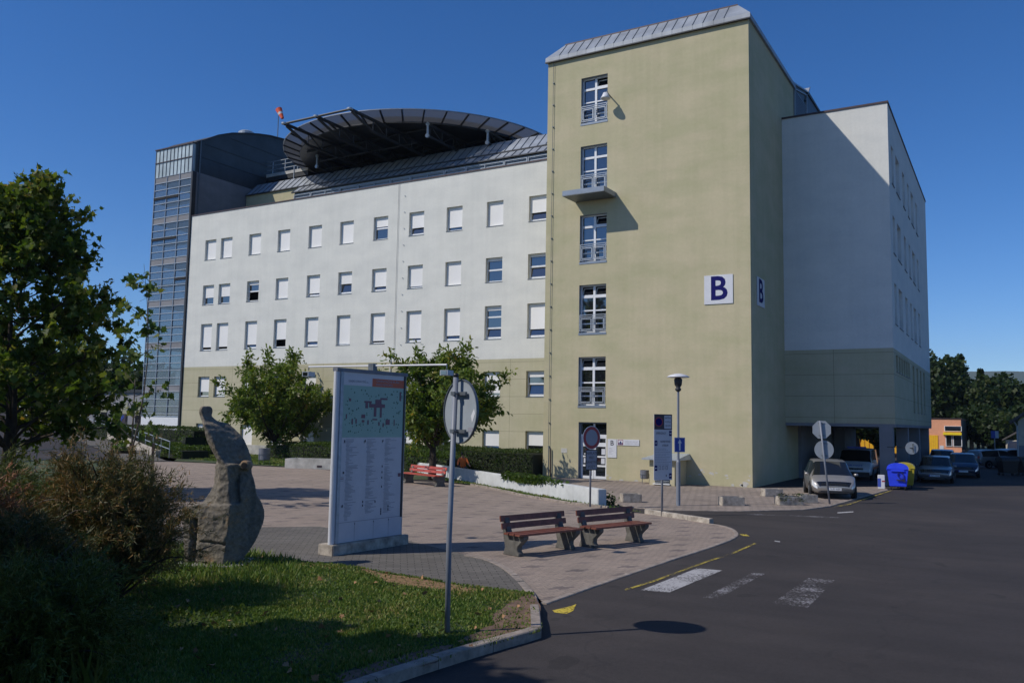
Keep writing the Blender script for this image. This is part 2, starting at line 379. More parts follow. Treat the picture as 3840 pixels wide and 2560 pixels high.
foliage('far_leaf', [(0.0, (0.012, 0.03, 0.010)), (0.6, (0.03, 0.055, 0.014)), (1.0, (0.065, 0.075, 0.02))], pos_scale=0.15)
foliage('juniper_needle', [(0.0, (0.03, 0.045, 0.013)), (0.36, (0.075, 0.09, 0.026)), (0.56, (0.15, 0.11, 0.038)), (0.78, (0.27, 0.15, 0.05)), (1.0, (0.36, 0.22, 0.09))], transl=0.15, pos_scale=0.9)
foliage('juniper_green', [(0.0, (0.038, 0.055, 0.011)), (0.6, (0.09, 0.12, 0.02)), (1.0, (0.20, 0.155, 0.035))], transl=0.15, pos_scale=0.9)
foliage('juniper_red', [(0.0, (0.05, 0.05, 0.018)), (0.3, (0.13, 0.075, 0.028)), (0.65, (0.30, 0.12, 0.06)), (1.0, (0.40, 0.2, 0.1))], transl=0.15, pos_scale=0.9)
foliage('grass_blade', [(0.0, (0.055, 0.105, 0.02)), (0.45, (0.11, 0.18, 0.032)), (0.70, (0.19, 0.22, 0.05)), (0.86, (0.30, 0.25, 0.10)), (1.0, (0.34, 0.22, 0.10))], transl=0.3, pos_scale=0.8)

# ---------------------------------------------------------------- mesh builder
class MB:
    def __init__(s): s.v = []; s.f = []; s.mi = []; s.mats = []; s.M = None
    def mat(s, name):
        if name not in s.mats: s.mats.append(name)
        return s.mats.index(name)
    def add(s, vs, fs, m):
        o = len(s.v); k = s.mat(m)
        if s.M is not None: vs = [s.M @ Vector(p) for p in vs]
        s.v += [tuple(p) for p in vs]; s.f += [tuple(i + o for i in f) for f in fs]; s.mi += [k] * len(fs)
        return s
    def box(s, x0, x1, y0, y1, z0, z1, m):
        v = [(x0, y0, z0), (x1, y0, z0), (x1, y1, z0), (x0, y1, z0), (x0, y0, z1), (x1, y0, z1), (x1, y1, z1), (x0, y1, z1)]
        return s.add(v, [(0, 3, 2, 1), (4, 5, 6, 7), (0, 1, 5, 4), (1, 2, 6, 5), (2, 3, 7, 6), (3, 0, 4, 7)], m)
    def bar(s, p, q, w_, h_, m, up=(0, 0, 1)):
        p, q = Vector(p), Vector(q); d = (q - p).normalized(); u = Vector(up)
        if abs(d.dot(u)) > 0.98: u = Vector((0, 1, 0))
        a = d.cross(u).normalized() * w_ / 2; b = a.cross(d).normalized() * h_ / 2
        v = [p - a - b, p + a - b, p + a + b, p - a + b, q - a - b, q + a - b, q + a + b, q - a + b]
        return s.add(v, [(0, 1, 2, 3), (7, 6, 5, 4), (0, 4, 5, 1), (1, 5, 6, 2), (2, 6, 7, 3), (3, 7, 4, 0)], m)
    def tube(s, pts, r, m, n=8, caps=True):
        pts = [Vector(p) for p in pts]; rs = r if isinstance(r, (list, tuple)) else [r] * len(pts)
        vs = []; fs = []
        for i, p in enumerate(pts):
            d = (pts[min(i + 1, len(pts) - 1)] - pts[max(i - 1, 0)]).normalized()
            u = Vector((0, 0, 1)) if abs(d.z) < 0.9 else Vector((1, 0, 0))
            a = d.cross(u).normalized(); b = a.cross(d)
            for k in range(n):
                t = 2 * math.pi * k / n; vs.append(p + (a * math.cos(t) + b * math.sin(t)) * rs[i])
        for i in range(len(pts) - 1):
            for k in range(n):
                fs.append((i * n + k, (i + 1) * n + k, (i + 1) * n + (k + 1) % n, i * n + (k + 1) % n))
        if caps: fs.append(tuple(range(n))); fs.append(tuple(reversed(range((len(pts) - 1) * n, len(pts) * n))))
        return s.add(vs, fs, m)
    def lathe(s, prof, c, m, n=20):
        vs = []; fs = []
        for r, z in prof:
            for k in range(n):
                t = 2 * math.pi * k / n; vs.append((c[0] + r * math.cos(t), c[1] + r * math.sin(t), c[2] + z))
        for i in range(len(prof) - 1):
            for k in range(n): fs.append((i * n + k, i * n + (k + 1) % n, (i + 1) * n + (k + 1) % n, (i + 1) * n + k))
        fs.append(tuple(reversed(range(n)))); fs.append(tuple(range((len(prof) - 1) * n, len(prof) * n)))
        return s.add(vs, fs, m)
    def prism(s, pts, axis, a, b, m):
        """pts: 2d polygon; axis 'x','y','z' extruded from a to b"""
        def P(p, t): return {'x': (t, p[0], p[1]), 'y': (p[0], t, p[1]), 'z': (p[0], p[1], t)}[axis]
        n = len(pts); vs = [P(p, a) for p in pts] + [P(p, b) for p in pts]
        fs = [tuple(reversed(range(n))), tuple(range(n, 2 * n))] + [(i, (i + 1) % n, n + (i + 1) % n, n + i) for i in range(n)]
        return s.add(vs, fs, m)
    def build(s, name, parent=None, smooth=False, shift=True, recalc=True, bevel=0.0):
        me = bpy.data.meshes.new(name)
        off = Vector((0, 0, 0))
        if parent is not None and shift:
            p = parent
            while p is not None: off += p.location; p = p.parent
        me.from_pydata([tuple(Vector(p) - off) for p in s.v], [], s.f)
        for m in s.mats: me.materials.append(MAT[m])
        me.polygons.foreach_set('material_index', s.mi)
        if recalc:
            bm = bmesh.new(); bm.from_mesh(me); bmesh.ops.recalc_face_normals(bm, faces=bm.faces)
            if bevel:
                es = [e for e in bm.edges if len(e.link_faces) == 2 and e.calc_face_angle(0) > 0.6]
                bmesh.ops.bevel(bm, geom=es, offset=bevel, segments=2, affect='EDGES', clamp_overlap=True)
            bm.to_mesh(me); bm.free()
        if smooth: me.polygons.foreach_set('use_smooth', [True] * len(me.polygons))
        me.update()
        o = bpy.data.objects.new(name, me); COL.objects.link(o)
        if parent is not None: o.parent = parent
        return o
def thing(name, label, cat, loc=(0, 0, 0), rz=0.0, group=None):
    o = bpy.data.objects.new(name, None); o.empty_display_size = 0.3; COL.objects.link(o)
    o.location = loc; o.rotation_euler = (0, 0, rz); o['label'] = label; o['category'] = cat
    if group: o['group'] = group
    return o
def tag(o, label, cat, group=None, kind=None):
    if label: o['label'] = label
    if cat: o['category'] = cat
    if group: o['group'] = group
    if kind: o['kind'] = kind
    return o
def struct(o): o['kind'] = 'structure'; return o
def rawmesh(name, verts, faces_flat, nper, mat, parent=None, smooth=False):
    """fast mesh from numpy: every face has nper corners"""
    me = bpy.data.meshes.new(name); nv = len(verts); nf = len(faces_flat) // nper
    me.vertices.add(nv); me.vertices.foreach_set('co', np.asarray(verts, dtype=np.float32).ravel())
    me.loops.add(len(faces_flat)); me.loops.foreach_set('vertex_index', np.asarray(faces_flat, dtype=np.int32))
    me.polygons.add(nf); me.polygons.foreach_set('loop_start', np.arange(0, nf * nper, nper, dtype=np.int32))
    try: me.polygons.foreach_set('loop_total', np.full(nf, nper, dtype=np.int32))
    except Exception: pass
    me.update(calc_edges=True); me.validate()
    me.materials.append(MAT[mat])
    o = bpy.data.objects.new(name, me); COL.objects.link(o)
    if parent is not None: o.parent = parent
    return o
_txt = {}
def textmesh(body, size, mat, M, name, parent, offset=0.0, depth=0.004, align='CENTER', shift=True, width=None):
    """lettering as a thin solid; M places text (x right, y up, z out)"""
    cu = bpy.data.curves.new(name, 'FONT'); cu.body = body; cu.size = size; cu.offset = offset; cu.extrude = depth
    cu.align_x = align; cu.align_y = 'CENTER'; cu.resolution_u = 3
    t = bpy.data.objects.new('tmp_text', cu); COL.objects.link(t)
    dg = bpy.context.evaluated_depsgraph_get()
    me = bpy.data.meshes.new_from_object(t.evaluated_get(dg))
    bpy.data.objects.remove(t); bpy.data.curves.remove(cu)
    if width:
        xs = [v.co.x for v in me.vertices]; k = width / (max(xs) - min(xs))
        me.transform(Matrix.Diagonal((k, 1, 1, 1)))
    off = Vector((0, 0, 0))
    if parent is not None and shift:
        p = parent
        while p is not None: off += p.location; p = p.parent
    me.transform(Matrix.Translation(-off) @ M)
    me.name = name; me.materials.clear(); me.materials.append(MAT[mat])
    o = bpy.data.objects.new(name, me); COL.objects.link(o)
    if parent is not None: o.parent = parent
    return o
def frame_M(o, right, up):
    """matrix with x=right, y=up, z=out"""
    r = Vector(right).normalized(); u = Vector(up).normalized(); n = r.cross(u)
    m = Matrix((r, u, n)).transposed().to_4x4(); m.translation = Vector(o); return m

# ================================================================ GROUND
def sheet(name, pts, z, mat, zs=None, thick=0.0):
    """flat polygon; triangulated; optional per-corner heights"""
    bm = bmesh.new()
    vs = [bm.verts.new((p[0], p[1], (zs[i] if zs else z))) for i, p in enumerate(pts)]
    f = bm.faces.new(vs); bmesh.ops.triangulate(bm, faces=[f])
    bmesh.ops.recalc_face_normals(bm, faces=bm.faces)
    if sum(fc.normal.z for fc in bm.faces) < 0: bmesh.ops.reverse_faces(bm, faces=bm.faces)
    me = bpy.data.meshes.new(name); bm.to_mesh(me); bm.free(); me.materials.append(MAT[mat])
    o = bpy.data.objects.new(name, me); COL.objects.link(o); return o
def sm(pts, n=2):
    """round off an open polyline (Chaikin)"""
    for _ in range(n):
        q = [pts[0]]
        for a, b in zip(pts[:-1], pts[1:]):
            q += [(a[0] * .75 + b[0] * .25, a[1] * .75 + b[1] * .25), (a[0] * .25 + b[0] * .75, a[1] * .25 + b[1] * .75)]
        q.append(pts[-1]); pts = q
    return pts

struct(sheet('ground', [(-1800, -400), (3200, -400), (3200, 4000), (-1800, 4000)], -0.04, 'far_ground'))
road = struct(sheet('road', [(-60, -25), (70, -25), (70, 135), (-9, 135), (-30, 75), (-60, 60)], 0.0, 'asphalt'))

# plaza (reddish paving level with the road)
plaza_road = [(-6.43, 12.15), (-6.41, 13.30), (-6.38, 15.30), (-6.28, 17.93), (-6.17, 20.08), (-6.16, 21.81), (-6.30, 22.74), (-6.68, 23.71), (-7.20, 24.45), (-7.72, 24.68)]
plaza_road = sm(plaza_road, 2)
plaza_back = [(-7.72, 24.68), (-8.20, 24.97), (-9.23, 25.57), (-10.29, 26.08), (-10.69, 26.16), (-11.90, 26.79), (-13.77, 27.38), (-16.46, 28.98), (-19.12, 31.05), (-21.12, 32.43), (-22.32, 32.85), (-24.98, 32.66), (-27.10, 33.73), (-33.14, 36.49), (-36.69, 36.52), (-40.45, 36.15), (-43.24, 36.22), (-45.65, 35.87), (-47.34, 33.75)]
plaza_left = [(-34.25, 23.86), (-19.82, 13.89)]
walk_line = [(-17.11, 16.06), (-15.93, 17.21), (-12.79, 16.61), (-10.12, 15.51)]
kerb_in = sm([(-10.12, 15.51), (-9.55, 15.40), (-8.80, 14.85), (-7.96, 13.98), (-7.03, 12.80), (-6.49, 12.01), (-5.51, 10.28)], 2)
kerb_out_pts = kerb_in
plaza = struct(sheet('plaza', plaza_road + plaza_back[1:] + plaza_left + walk_line + kerb_in[1:8] + [(-6.50, 12.20)], 0.008, 'plaza_paving'))

# grey walkway, rising gently towards the road corner
walk_out = list(kerb_in[:-4])
wl = [(-6.81, 12.41), (-7.80, 12.31), (-8.71, 12.34), (-10.58, 12.58), (-11.30, 12.55), (-11.95, 12.52), (-13.49, 12.58), (-15.37, 12.52), (-17.29, 12.14)]
poly = [(-19.82, 13.89)] + walk_line + walk_out[1:] + wl
def wz(p):
    d = (Vector((p[0], p[1])) - Vector(kerb_in[-1])).length
    return 0.016 + 0.10 * max(0, 1 - d / 4.5)
struct(sheet('walkway', poly, 0, 'walk_paving', [wz(p) for p in poly]))

# lawn (raised behind a kerb), with bare soil at the corner
KZ = 0.125
front_kerb = sm([(-5.51, 10.28), (-5.49, 10.16), (-5.57, 9.88), (-5.71, 9.05), (-5.81, 8.28), (-5.89, 7.58), (-5.98, 6.3), (-7.0, 3.0), (-8.5, -3.0), (-10, -12)], 2)
lawn_edge = list(reversed(wl)) + [(-6.63, 12.11)] + [(-6.27, 11.49)] + [(p[0], p[1]) for p in front_kerb]
lawn_poly = lawn_edge + [(-60, -12), (-60, 20), (-51.5, 33.0), (-44.5, 31.5), (-43.81, 31.25), (-30.50, 21.27), (-19.82, 13.89)]
def lz(p):
    x, y = p[0], p[1]
    b = 0.10 + 0.05 * noise.noise(Vector((x * 0.5, y * 0.5, 0)))
    return b
bm = bmesh.new()
vs = [bm.verts.new((p[0], p[1], 0.1)) for p in lawn_poly]
f = bm.faces.new(vs); bmesh.ops.triangulate(bm, faces=[f])
me = bpy.data.meshes.new('lawn_ground'); bm.to_mesh(me); bm.free(); me.materials.append(MAT['lawn_soil'])
lawn = bpy.data.objects.new('lawn_ground', me); COL.objects.link(lawn); struct(lawn)
# worn earth along kerb and walkway: thin irregular sheets
def blob(pts, z, mat, name, seed=0):
    q = []
    pts = sm(pts + [pts[0]], 2)[:-1]
    for i, p in enumerate(pts):
        n = noise.noise(Vector((p[0] * 3, p[1] * 3, seed))) * 0.14
        q.append((p[0] + n, p[1] + n * .7))
    return struct(sheet(name, q, z, mat))
blob([(-6.75, 12.32), (-5.99, 11.06), (-5.55, 10.25), (-5.65, 9.61), (-5.84, 9.03), (-6.11, 9.07), (-6.17, 9.66), (-6.22, 10.14), (-6.52, 10.69), (-6.71, 11.40), (-6.81, 11.98)], 0.106, 'bare_soil', 'bare_earth', 1)
blob([(-5.81, 8.28), (-5.88, 7.71), (-6.03, 7.01), (-6.45, 7.27), (-6.33, 7.71), (-6.23, 8.42), (-6.11, 9.07), (-5.79, 8.72)], 0.106, 'bare_soil', 'bare_earth', 2)
blob([(-10.56, 12.46), (-8.60, 12.24), (-7.75, 12.18), (-7.53, 11.77), (-8.38, 11.63), (-9.28, 11.72), (-9.96, 11.83)], 0.108, 'dry_grass', 'dry_verge', 3)
blob([(-13.30, 12.47), (-11.83, 12.38), (-11.11, 12.41), (-10.85, 12.05), (-11.82, 11.95), (-12.92, 12.19)], 0.108, 'dry_grass', 'dry_verge', 4)

# kerbs
def kerb(name, pts, wdt, z0, z1, side=1, mat='kerb_stone', seg=1.0):
    """stone kerb built as separate stones with small joints"""
    mb = MB(); acc = []
    # resample
    P = [Vector((p[0], p[1])) for p in pts]; L = [0]
    for a, b in zip(P[:-1], P[1:]): L.append(L[-1] + (b - a).length)
    def at(t):
        for i in range(len(L) - 1):
            if t <= L[i + 1] + 1e-9:
                k = (t - L[i]) / max(1e-9, L[i + 1] - L[i]); return P[i].lerp(P[i + 1], k)
        return P[-1]
    n = max(1, int(round(L[-1] / seg)))
    for i in range(n):
        t0 = L[-1] * i / n + 0.006; t1 = L[-1] * (i + 1) / n - 0.006
        sub = 3
        pts_i = [at(t0 + (t1 - t0) * k / sub) for k in range(sub + 1)]
        vsx = []
        jz = random.uniform(-0.006, 0.006)
        for k, p in enumerate(pts_i):
            d = (pts_i[min(k + 1, sub)] - pts_i[max(k - 1, 0)]).normalized(); nn = Vector((-d.y, d.x)) * side * wdt
            za = z1(p) + jz if callable(z1) else z1 + jz
            vsx += [(p.x, p.y, z0), (p.x, p.y, za - 0.012), (p.x + nn.x * .1, p.y + nn.y * .1, za), (p.x + nn.x, p.y + nn.y, za), (p.x + nn.x, p.y + nn.y, z0)]
        fs = []
        for k in range(sub):
            for j in range(4): fs.append((k * 5 + j, k * 5 + j + 1, (k + 1) * 5 + j + 1, (k + 1) * 5 + j))
        fs += [(0, 1, 2, 3, 4), tuple(sub * 5 + j for j in (4, 3, 2, 1, 0))]
        mb.add(vsx, fs, mat)
    return struct(mb.build(name))
kerb('kerb', kerb_in, 0.14, -0.02, lambda p: 0.03 + 0.115 * max(0, min(1, 1 - ((Vector(kerb_in[-1]) - p).length - 0.6) / 3.4)), side=-1, seg=0.9)
kerb('kerb', front_kerb, 0.14, -0.02, 0.14, side=-1)
kerb('kerb', plaza_road, 0.11, -0.03, 0.022, side=1)
kerb('kerb', plaza_back[5:10], 0.10, -0.02, 0.09, side=-1)
kerb('kerb', [plaza_back[0], plaza_back[1], plaza_back[2], plaza_back[3]], 0.16, -0.02, 0.15, side=-1, mat='concrete_dirty')

# forecourt in front of the tower
fc = [(-21.7, 40.35), (-10.5, 40.35), (-9.0, 42.0), (-5.6, 46.5), (-5.10, 43.55), (-5.37, 39.66), (-5.82, 32.83), (-6.29, 30.97), (-7.97, 28.87), (-9.90, 27.70), (-11.25, 27.58), (-12.52, 28.47), (-12.6, 27.9), (-20.0, 32.8), (-21.9, 36.5)]
struct(sheet('forecourt', fc, 0.012, 'forecourt_paving'))
kerb('kerb', [(-12.52, 28.47), (-11.25, 27.58), (-9.90, 27.70), (-7.97, 28.87), (-6.29, 30.97), (-5.82, 32.83), (-5.37, 39.66), (-5.10, 43.55)], 0.10, -0.02, 0.03, side=1)
# grass strip in front of the white wall, and beds behind it
strip = list(plaza_back[3:11]) + [(-28.3, 37.7), (-24.0, 34.9), (-12.4, 27.1), (-11.7, 26.9)]
struct(sheet('grass_strip', strip, 0.05, 'lawn_soil'))
struct(sheet('planting_bed', [(-20.0, 32.8), (-21.75, 40.3), (-21.75, 47.8), (-60.4, 47.8), (-70, 50), (-70, 41), (-51, 40.5), (-46.19, 36.30), (-40.90, 36.56), (-37.09, 36.92), (-33.49, 36.88), (-27.35, 34.04), (-25.20, 32.95), (-24.0, 34.9)], 0.03, 'lawn_soil'))

# left driveway climbing to the left
a0 = Vector((-47.6, 33.9, 0.004)); a1 = Vector((-90.2, 51.9, 2.45)); dr = (a1 - a0).normalized(); side = Vector((-dr.y, dr.x, 0)).normalized() * -1
if side.dot(Vector((-0.86, -0.5, 0))) < 0: side = -side
bm = bmesh.new()
q = [a0 + side * -0.0, a1, a1 + side * 12, a0 + side * 14]
q = [a0, a1, a1 + dr * 40, a1 + dr * 40 + side * 14, a1 + side * 12, a0 + side * 16]
bm.faces.new([bm.verts.new(p) for p in q]); bmesh.ops.triangulate(bm, faces=bm.faces)
me = bpy.data.meshes.new('driveway'); bm.to_mesh(me); bm.free(); me.materials.append(MAT['asphalt'])
struct(COL.objects.link(bpy.data.objects.new('driveway', me)) or bpy.data.objects['driveway'])
mbp = MB(); s2 = -side
mbp.add([a0 + Vector((0, 0, .02)), a1 + Vector((0, 0, .02)), a1 + s2 * 2.2 + Vector((0, 0, .02)), a0 + s2 * 2.4 + Vector((0, 0, .02))], [(0, 1, 2, 3)], 'walk_paving')
struct(mbp.build('footpath'))

# road markings
def marking(pts, mat, z=0.004): return struct(sheet('road_marking', pts, z, mat))
marking([(-5.64, 14.13), (-5.16, 14.25), (-5.06, 16.99), (-5.56, 16.93)], 'paint_zebra')
marking([(-4.54, 14.14), (-4.32, 14.22), (-4.25, 17.14), (-4.49, 17.07)], 'paint_faint')
marking([(-3.46, 14.35), (-2.90, 14.35), (-2.98, 17.20), (-3.45, 17.16)], 'paint_faint')
yl = [(-5.90, 14.01), (-5.79, 15.13), (-5.74, 16.49), (-5.68, 17.82), (-5.56, 19.41), (-5.56, 21.39)]
yl2 = [(p[0] + 0.07, p[1] - 0.09) for p in yl]
for i in range(len(yl) - 1): marking([yl[i], yl[i + 1], yl2[i + 1], yl2[i]], 'paint_yellow_line', 0.009)
marking([(-6.16, 11.83), (-6.06, 12.27), (-6.06, 12.46), (-5.88, 11.98), (-5.88, 11.76), (-6.06, 11.72)], 'paint_yellow_solid')
marking([(-6.40, 23.00), (-6.18, 22.97), (-6.01, 22.64), (-6.19, 22.63)], 'paint_yellow_solid')
yb = [(-5.69, 32.57), (-5.40, 34.23), (-5.19, 38.95), (-4.96, 43.27)]
for i in range(3): marking([yb[i], yb[i + 1], (yb[i + 1][0] + .1, yb[i + 1][1] - .08), (yb[i][0] + .1, yb[i][1] - .08)], 'paint_yellow_line', 0.034)
marking([(-7.61, 28.32), (-6.85, 28.74), (-4.88, 29.35), (-4.91, 29.04), (-6.77, 28.40), (-7.54, 28.06)], 'paint_faint')
marking([(-5.23, 30.95), (-4.84, 31.73), (-4.78, 31.33), (-5.17, 30.57)], 'paint_zebra')
marking([(-5.27, 22.20), (-5.12, 22.14), (-5.08, 21.98), (-5.23, 22.05)], 'paint_zebra')

# ================================================================ HOSPITAL
YF = 47.9; XL = -60.4; XR = -5.13; YW = 47.3; YB = 70.0
SY = -1  # facade faces -Y
hosp = thing('hospital_building', 'long white hospital block with olive lower storeys and a wing raised on pillars', 'building', (-33, YF, 0))

def wall_grid(mb, plane, c, u0, u1, z0, z1, holes, depth, matf, jamb, cuts=(), flip=False):
    """wall in plane 'y' (y=c) or 'x' (x=c) with rectangular openings and their jambs; depth = signed reveal"""
    us = sorted(set([u0, u1] + [h[0] for h in holes] + [h[1] for h in holes]))
    zs = sorted(set([z0, z1] + [h[2] for h in holes] + [h[3] for h in holes] + list(cuts)))
    def P(u, d, z): return (u, c + d, z) if plane == 'y' else (c + d, u, z)
    for i in range(len(us) - 1):
        for j in range(len(zs) - 1):
            cu, cz = (us[i] + us[i + 1]) / 2, (zs[j] + zs[j + 1]) / 2
            if any(h[0] < cu < h[1] and h[2] < cz < h[3] for h in holes): continue
            mb.add([P(us[i], 0, zs[j]), P(us[i + 1], 0, zs[j]), P(us[i + 1], 0, zs[j + 1]), P(us[i], 0, zs[j + 1])], [(0, 1, 2, 3)], matf(cz))
    for h in holes:
        a, b, e, g_ = h[:4]; m = matf((e + g_) / 2) if jamb is None else jamb
        for (p, q) in (((a, e), (a, g_)), ((a, g_), (b, g_)), ((b, g_), (b, e)), ((b, e), (a, e))):
            mb.add([P(p[0], 0, p[1]), P(q[0], 0, q[1]), P(q[0], depth, q[1]), P(p[0], depth, p[1])], [(0, 1, 2, 3)], m)
cols = [(-58.48, -57.13), (-56.56, -55.19), (-53.22, -51.86), (-49.98, -48.64), (-46.66, -45.3), (-43.46, -42.12), (-40.2, -38.85), (-36.93, -35.6), (-33.66, -32.33), (-30.34, -29.03), (-27.06, -25.74)]
rows = [(16.02, 17.72), (12.2, 13.85), (8.36, 10.58), (4.53, 6.18), (0.68, 2.32)]
bl = [[1, 1, 1, 1, 1, 1, .42, .66, .84, .99, .64], [.62, .62, .17, .94, .84, .52, .78, .90, 1, .12, .10], [.87, .87, .84, .70, .83, .95, .90, .87, .84, .12, .75], [.75, .88, .9, .6, 1, .8, .5, .9, .7, .85, .22], [.95, .93, 1, .97, 1, .6, .4, .9, .5, .62, .55]]
tl = {(0, 7), (0, 10), (1, 5), (1, 6), (1, 10), (2, 2), (2, 4), (2, 7), (2, 8), (2, 9), (2, 10), (3, 10), (4, 9), (1, 4), (4, 6)}
dk = {(1, 2), (2, 3), (2, 0), (2, 1), (2, 6)}
holes = [(c0, c1, r0, r1) for (r0, r1) in rows for (c0, c1) in cols]
mb = MB()
fm = lambda z: 'white_plaster' if z > 7.0 else 'green_panel'
wall_grid(mb, 'y', YF, XL, -10.6, 0, 20.0, holes, 0.24, fm, None, (7.0,))
mb.build('facade_wall', hosp)
cr = MB(); cr.box(XL - .03, -10.7, YF - .05, YF + .35, 20.0, 20.09, 'cap_brown'); cr.build('parapet_cap', hosp)
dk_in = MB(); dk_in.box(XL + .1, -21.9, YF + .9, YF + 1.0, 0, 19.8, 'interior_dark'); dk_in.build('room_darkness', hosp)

def window(root, M, W, H, blind, panes, tilt, dark=False, fmat='white_frame', curtain=False, frame=0.07, sill=True):
    """M: x right, y up, z outward; origin at the lower left of the opening, on the glazing plane"""
    f = MB(); f.M = M; t = frame; d = 0.05
    def fb(x0, x1, y0, y1, z0=-d, z1=d / 2): f.box(x0, x1, y0, y1, z0, z1, fmat)
    fb(0, t, 0, H); fb(W - t, W, 0, H); fb(t, W - t, 0, t * 1.3); fb(t, W - t, H - t, H)
    ys = [t * 1.3] + [H * k / panes for k in range(1, panes)] + [H - t]
    for k in range(1, panes): fb(t, W - t, H * k / panes - t * .75, H * k / panes + t * .75, -d, d / 2 + .012)
    if sill: f.box(-.02, W + .02, -.035, -.004, -.03, .27, 'galv_dark')
    win = f.build('window', root)
    p = MB(); p.M = M
    for k in range(panes):
        y0 = ys[0] if k == 0 else H * k / panes + t * .75; y1 = (H * (k + 1) / panes - t * .75) if k < panes - 1 else H - t
        if k == 0 and tilt:
            a = 0.17 if tilt is True else tilt; hh = y1 - y0
            v = [(t, y0 + .03, -.01), (W - t, y0 + .03, -.01), (W - t, y0 + .03 + hh * math.cos(a), -.01 - hh * math.sin(a)), (t, y0 + .03 + hh * math.cos(a), -.01 - hh * math.sin(a))]
            p.add(v, [(0, 1, 2, 3)], 'glass')
            for (A, B) in ((0, 1), (1, 2), (2, 3), (3, 0)): p.bar(Vector(v[A]) + Vector((0, 0, .01)), Vector(v[B]) + Vector((0, 0, .01)), .05, .05, fmat)
        elif dark and k == 0: continue
        else: p.add([(t, y0, -.02), (W - t, y0, -.02), (W - t, y1, -.02), (t, y1, -.02)], [(0, 1, 2, 3)], 'glass')
    if p.v: p.build('pane', win)
    if blind > 0.02:
        b = MB(); b.M = M; bh = (H - .02) * blind
        b.box(.05, W - .02, H - bh, H - .01, .035, .05, 'blind_slats'); b.box(.05, W - .02, H - bh - .03, H - bh, .03, .056, 'white_frame')
        b.build('blind', win)
    if curtain:
        c = MB(); c.M = M; n = 24
        for i in range(n):
            x0 = t + (W - 2 * t) * i / n; x1 = t + (W - 2 * t) * (i + 1) / n; z = -.12 - .03 * (i % 2)
            c.add([(x0, .05, z), (x1, .05, -.27 + .12 + (.03 * (i % 2)) - .03 + .0), (x1, H * .6, -.15), (x0, H * .6, z)], [(0, 1, 2, 3)], 'curtain')
        c.build('curtain', win)
    return win
for ri, (r0, r1) in enumerate(rows):
    for ci, (c0, c1) in enumerate(cols):
        M = frame_M((c0, YF + .24, r0), (1, 0, 0), (0, 0, 1))
        window(hosp, M, c1 - c0, r1 - r0, bl[ri][ci], 3 if ri == 2 else 2, (ri, ci) in tl, (ri, ci) in dk, curtain=(ri == 4 and ci == 10))

# wing on pillars (front face, right side face)
mb = MB()
mb.add([(-10.57, YW, 3.11), (XR, YW, 3.11), (XR, YW, 7), (-10.57, YW, 7)], [(0, 1, 2, 3)], 'green_panel')
mb.add([(-10.57, YW, 7), (XR, YW, 7), (XR, YW, 19.96), (-10.57, YW, 19.96)], [(0, 1, 2, 3)], 'wing_plaster')
wy = [(48.45, 49.5), (50.46, 52.3), (53.85, 55.1), (56.6, 57.6), (58.7, 60.4), (61.8, 63.0)]
wr = [(15.93, 18.05), (12.15, 14.2), (8.36, 10.55)]
wh = [(a, b, c, d) for (c, d) in wr for (a, b) in wy]
gl = [(48.4 + k * 1.2, 49.3 + k * 1.2, 5.85, 6.72) for k in range(6)]
gl2 = [(a, a + 1.1, 3.9, 6.72) for a in (57.0, 59.4, 61.8, 64.2)]
wall_grid(mb, 'x', XR, YW, YB, 3.11, 19.96, wh + gl + gl2, -.22, lambda z: 'wing_plaster' if z > 7 else 'green_panel', None, (7.0,))
mb.add([(XL, YB, 0), (XR, YB, 3.1), (XR, YB, 19.96), (XL, YB, 19.96)], [(0, 1, 2, 3)], 'white_plaster')
mb.build('wing_wall', hosp)
cp = MB(); cp.box(-10.6, XR + .05, YW - .05, YW + .25, 19.96, 20.06, 'cap_brown'); cp.box(XR - .25, XR + .05, YW + .25, YB, 19.96, 20.06, 'cap_brown'); cp.build('parapet_cap', hosp)
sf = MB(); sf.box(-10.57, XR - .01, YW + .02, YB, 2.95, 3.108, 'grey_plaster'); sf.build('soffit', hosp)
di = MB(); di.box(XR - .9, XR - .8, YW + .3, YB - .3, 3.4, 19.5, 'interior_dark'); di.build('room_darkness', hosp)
for (a, b, c, d) in wh + gl + gl2:
    M = frame_M((XR - .22, a, c), (0, 1, 0), (0, 0, 1))
    window(hosp, M, b - a, d - c, (0.9 if (a, c) in [(48.45, 12.15), (56.6, 8.36)] else 0.7) if d > 8 else 0, 2 if d - c > 1 else 1, False)
# undercroft: back walls, pillars
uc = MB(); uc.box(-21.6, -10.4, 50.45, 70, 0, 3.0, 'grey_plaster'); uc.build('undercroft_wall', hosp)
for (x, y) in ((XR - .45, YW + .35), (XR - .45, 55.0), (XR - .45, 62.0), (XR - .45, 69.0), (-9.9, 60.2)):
    p = MB(); p.box(x - .32, x + .32, y - .32, y + .32, 0, 2.95, 'grey_plaster'); p.build('pillar', hosp)

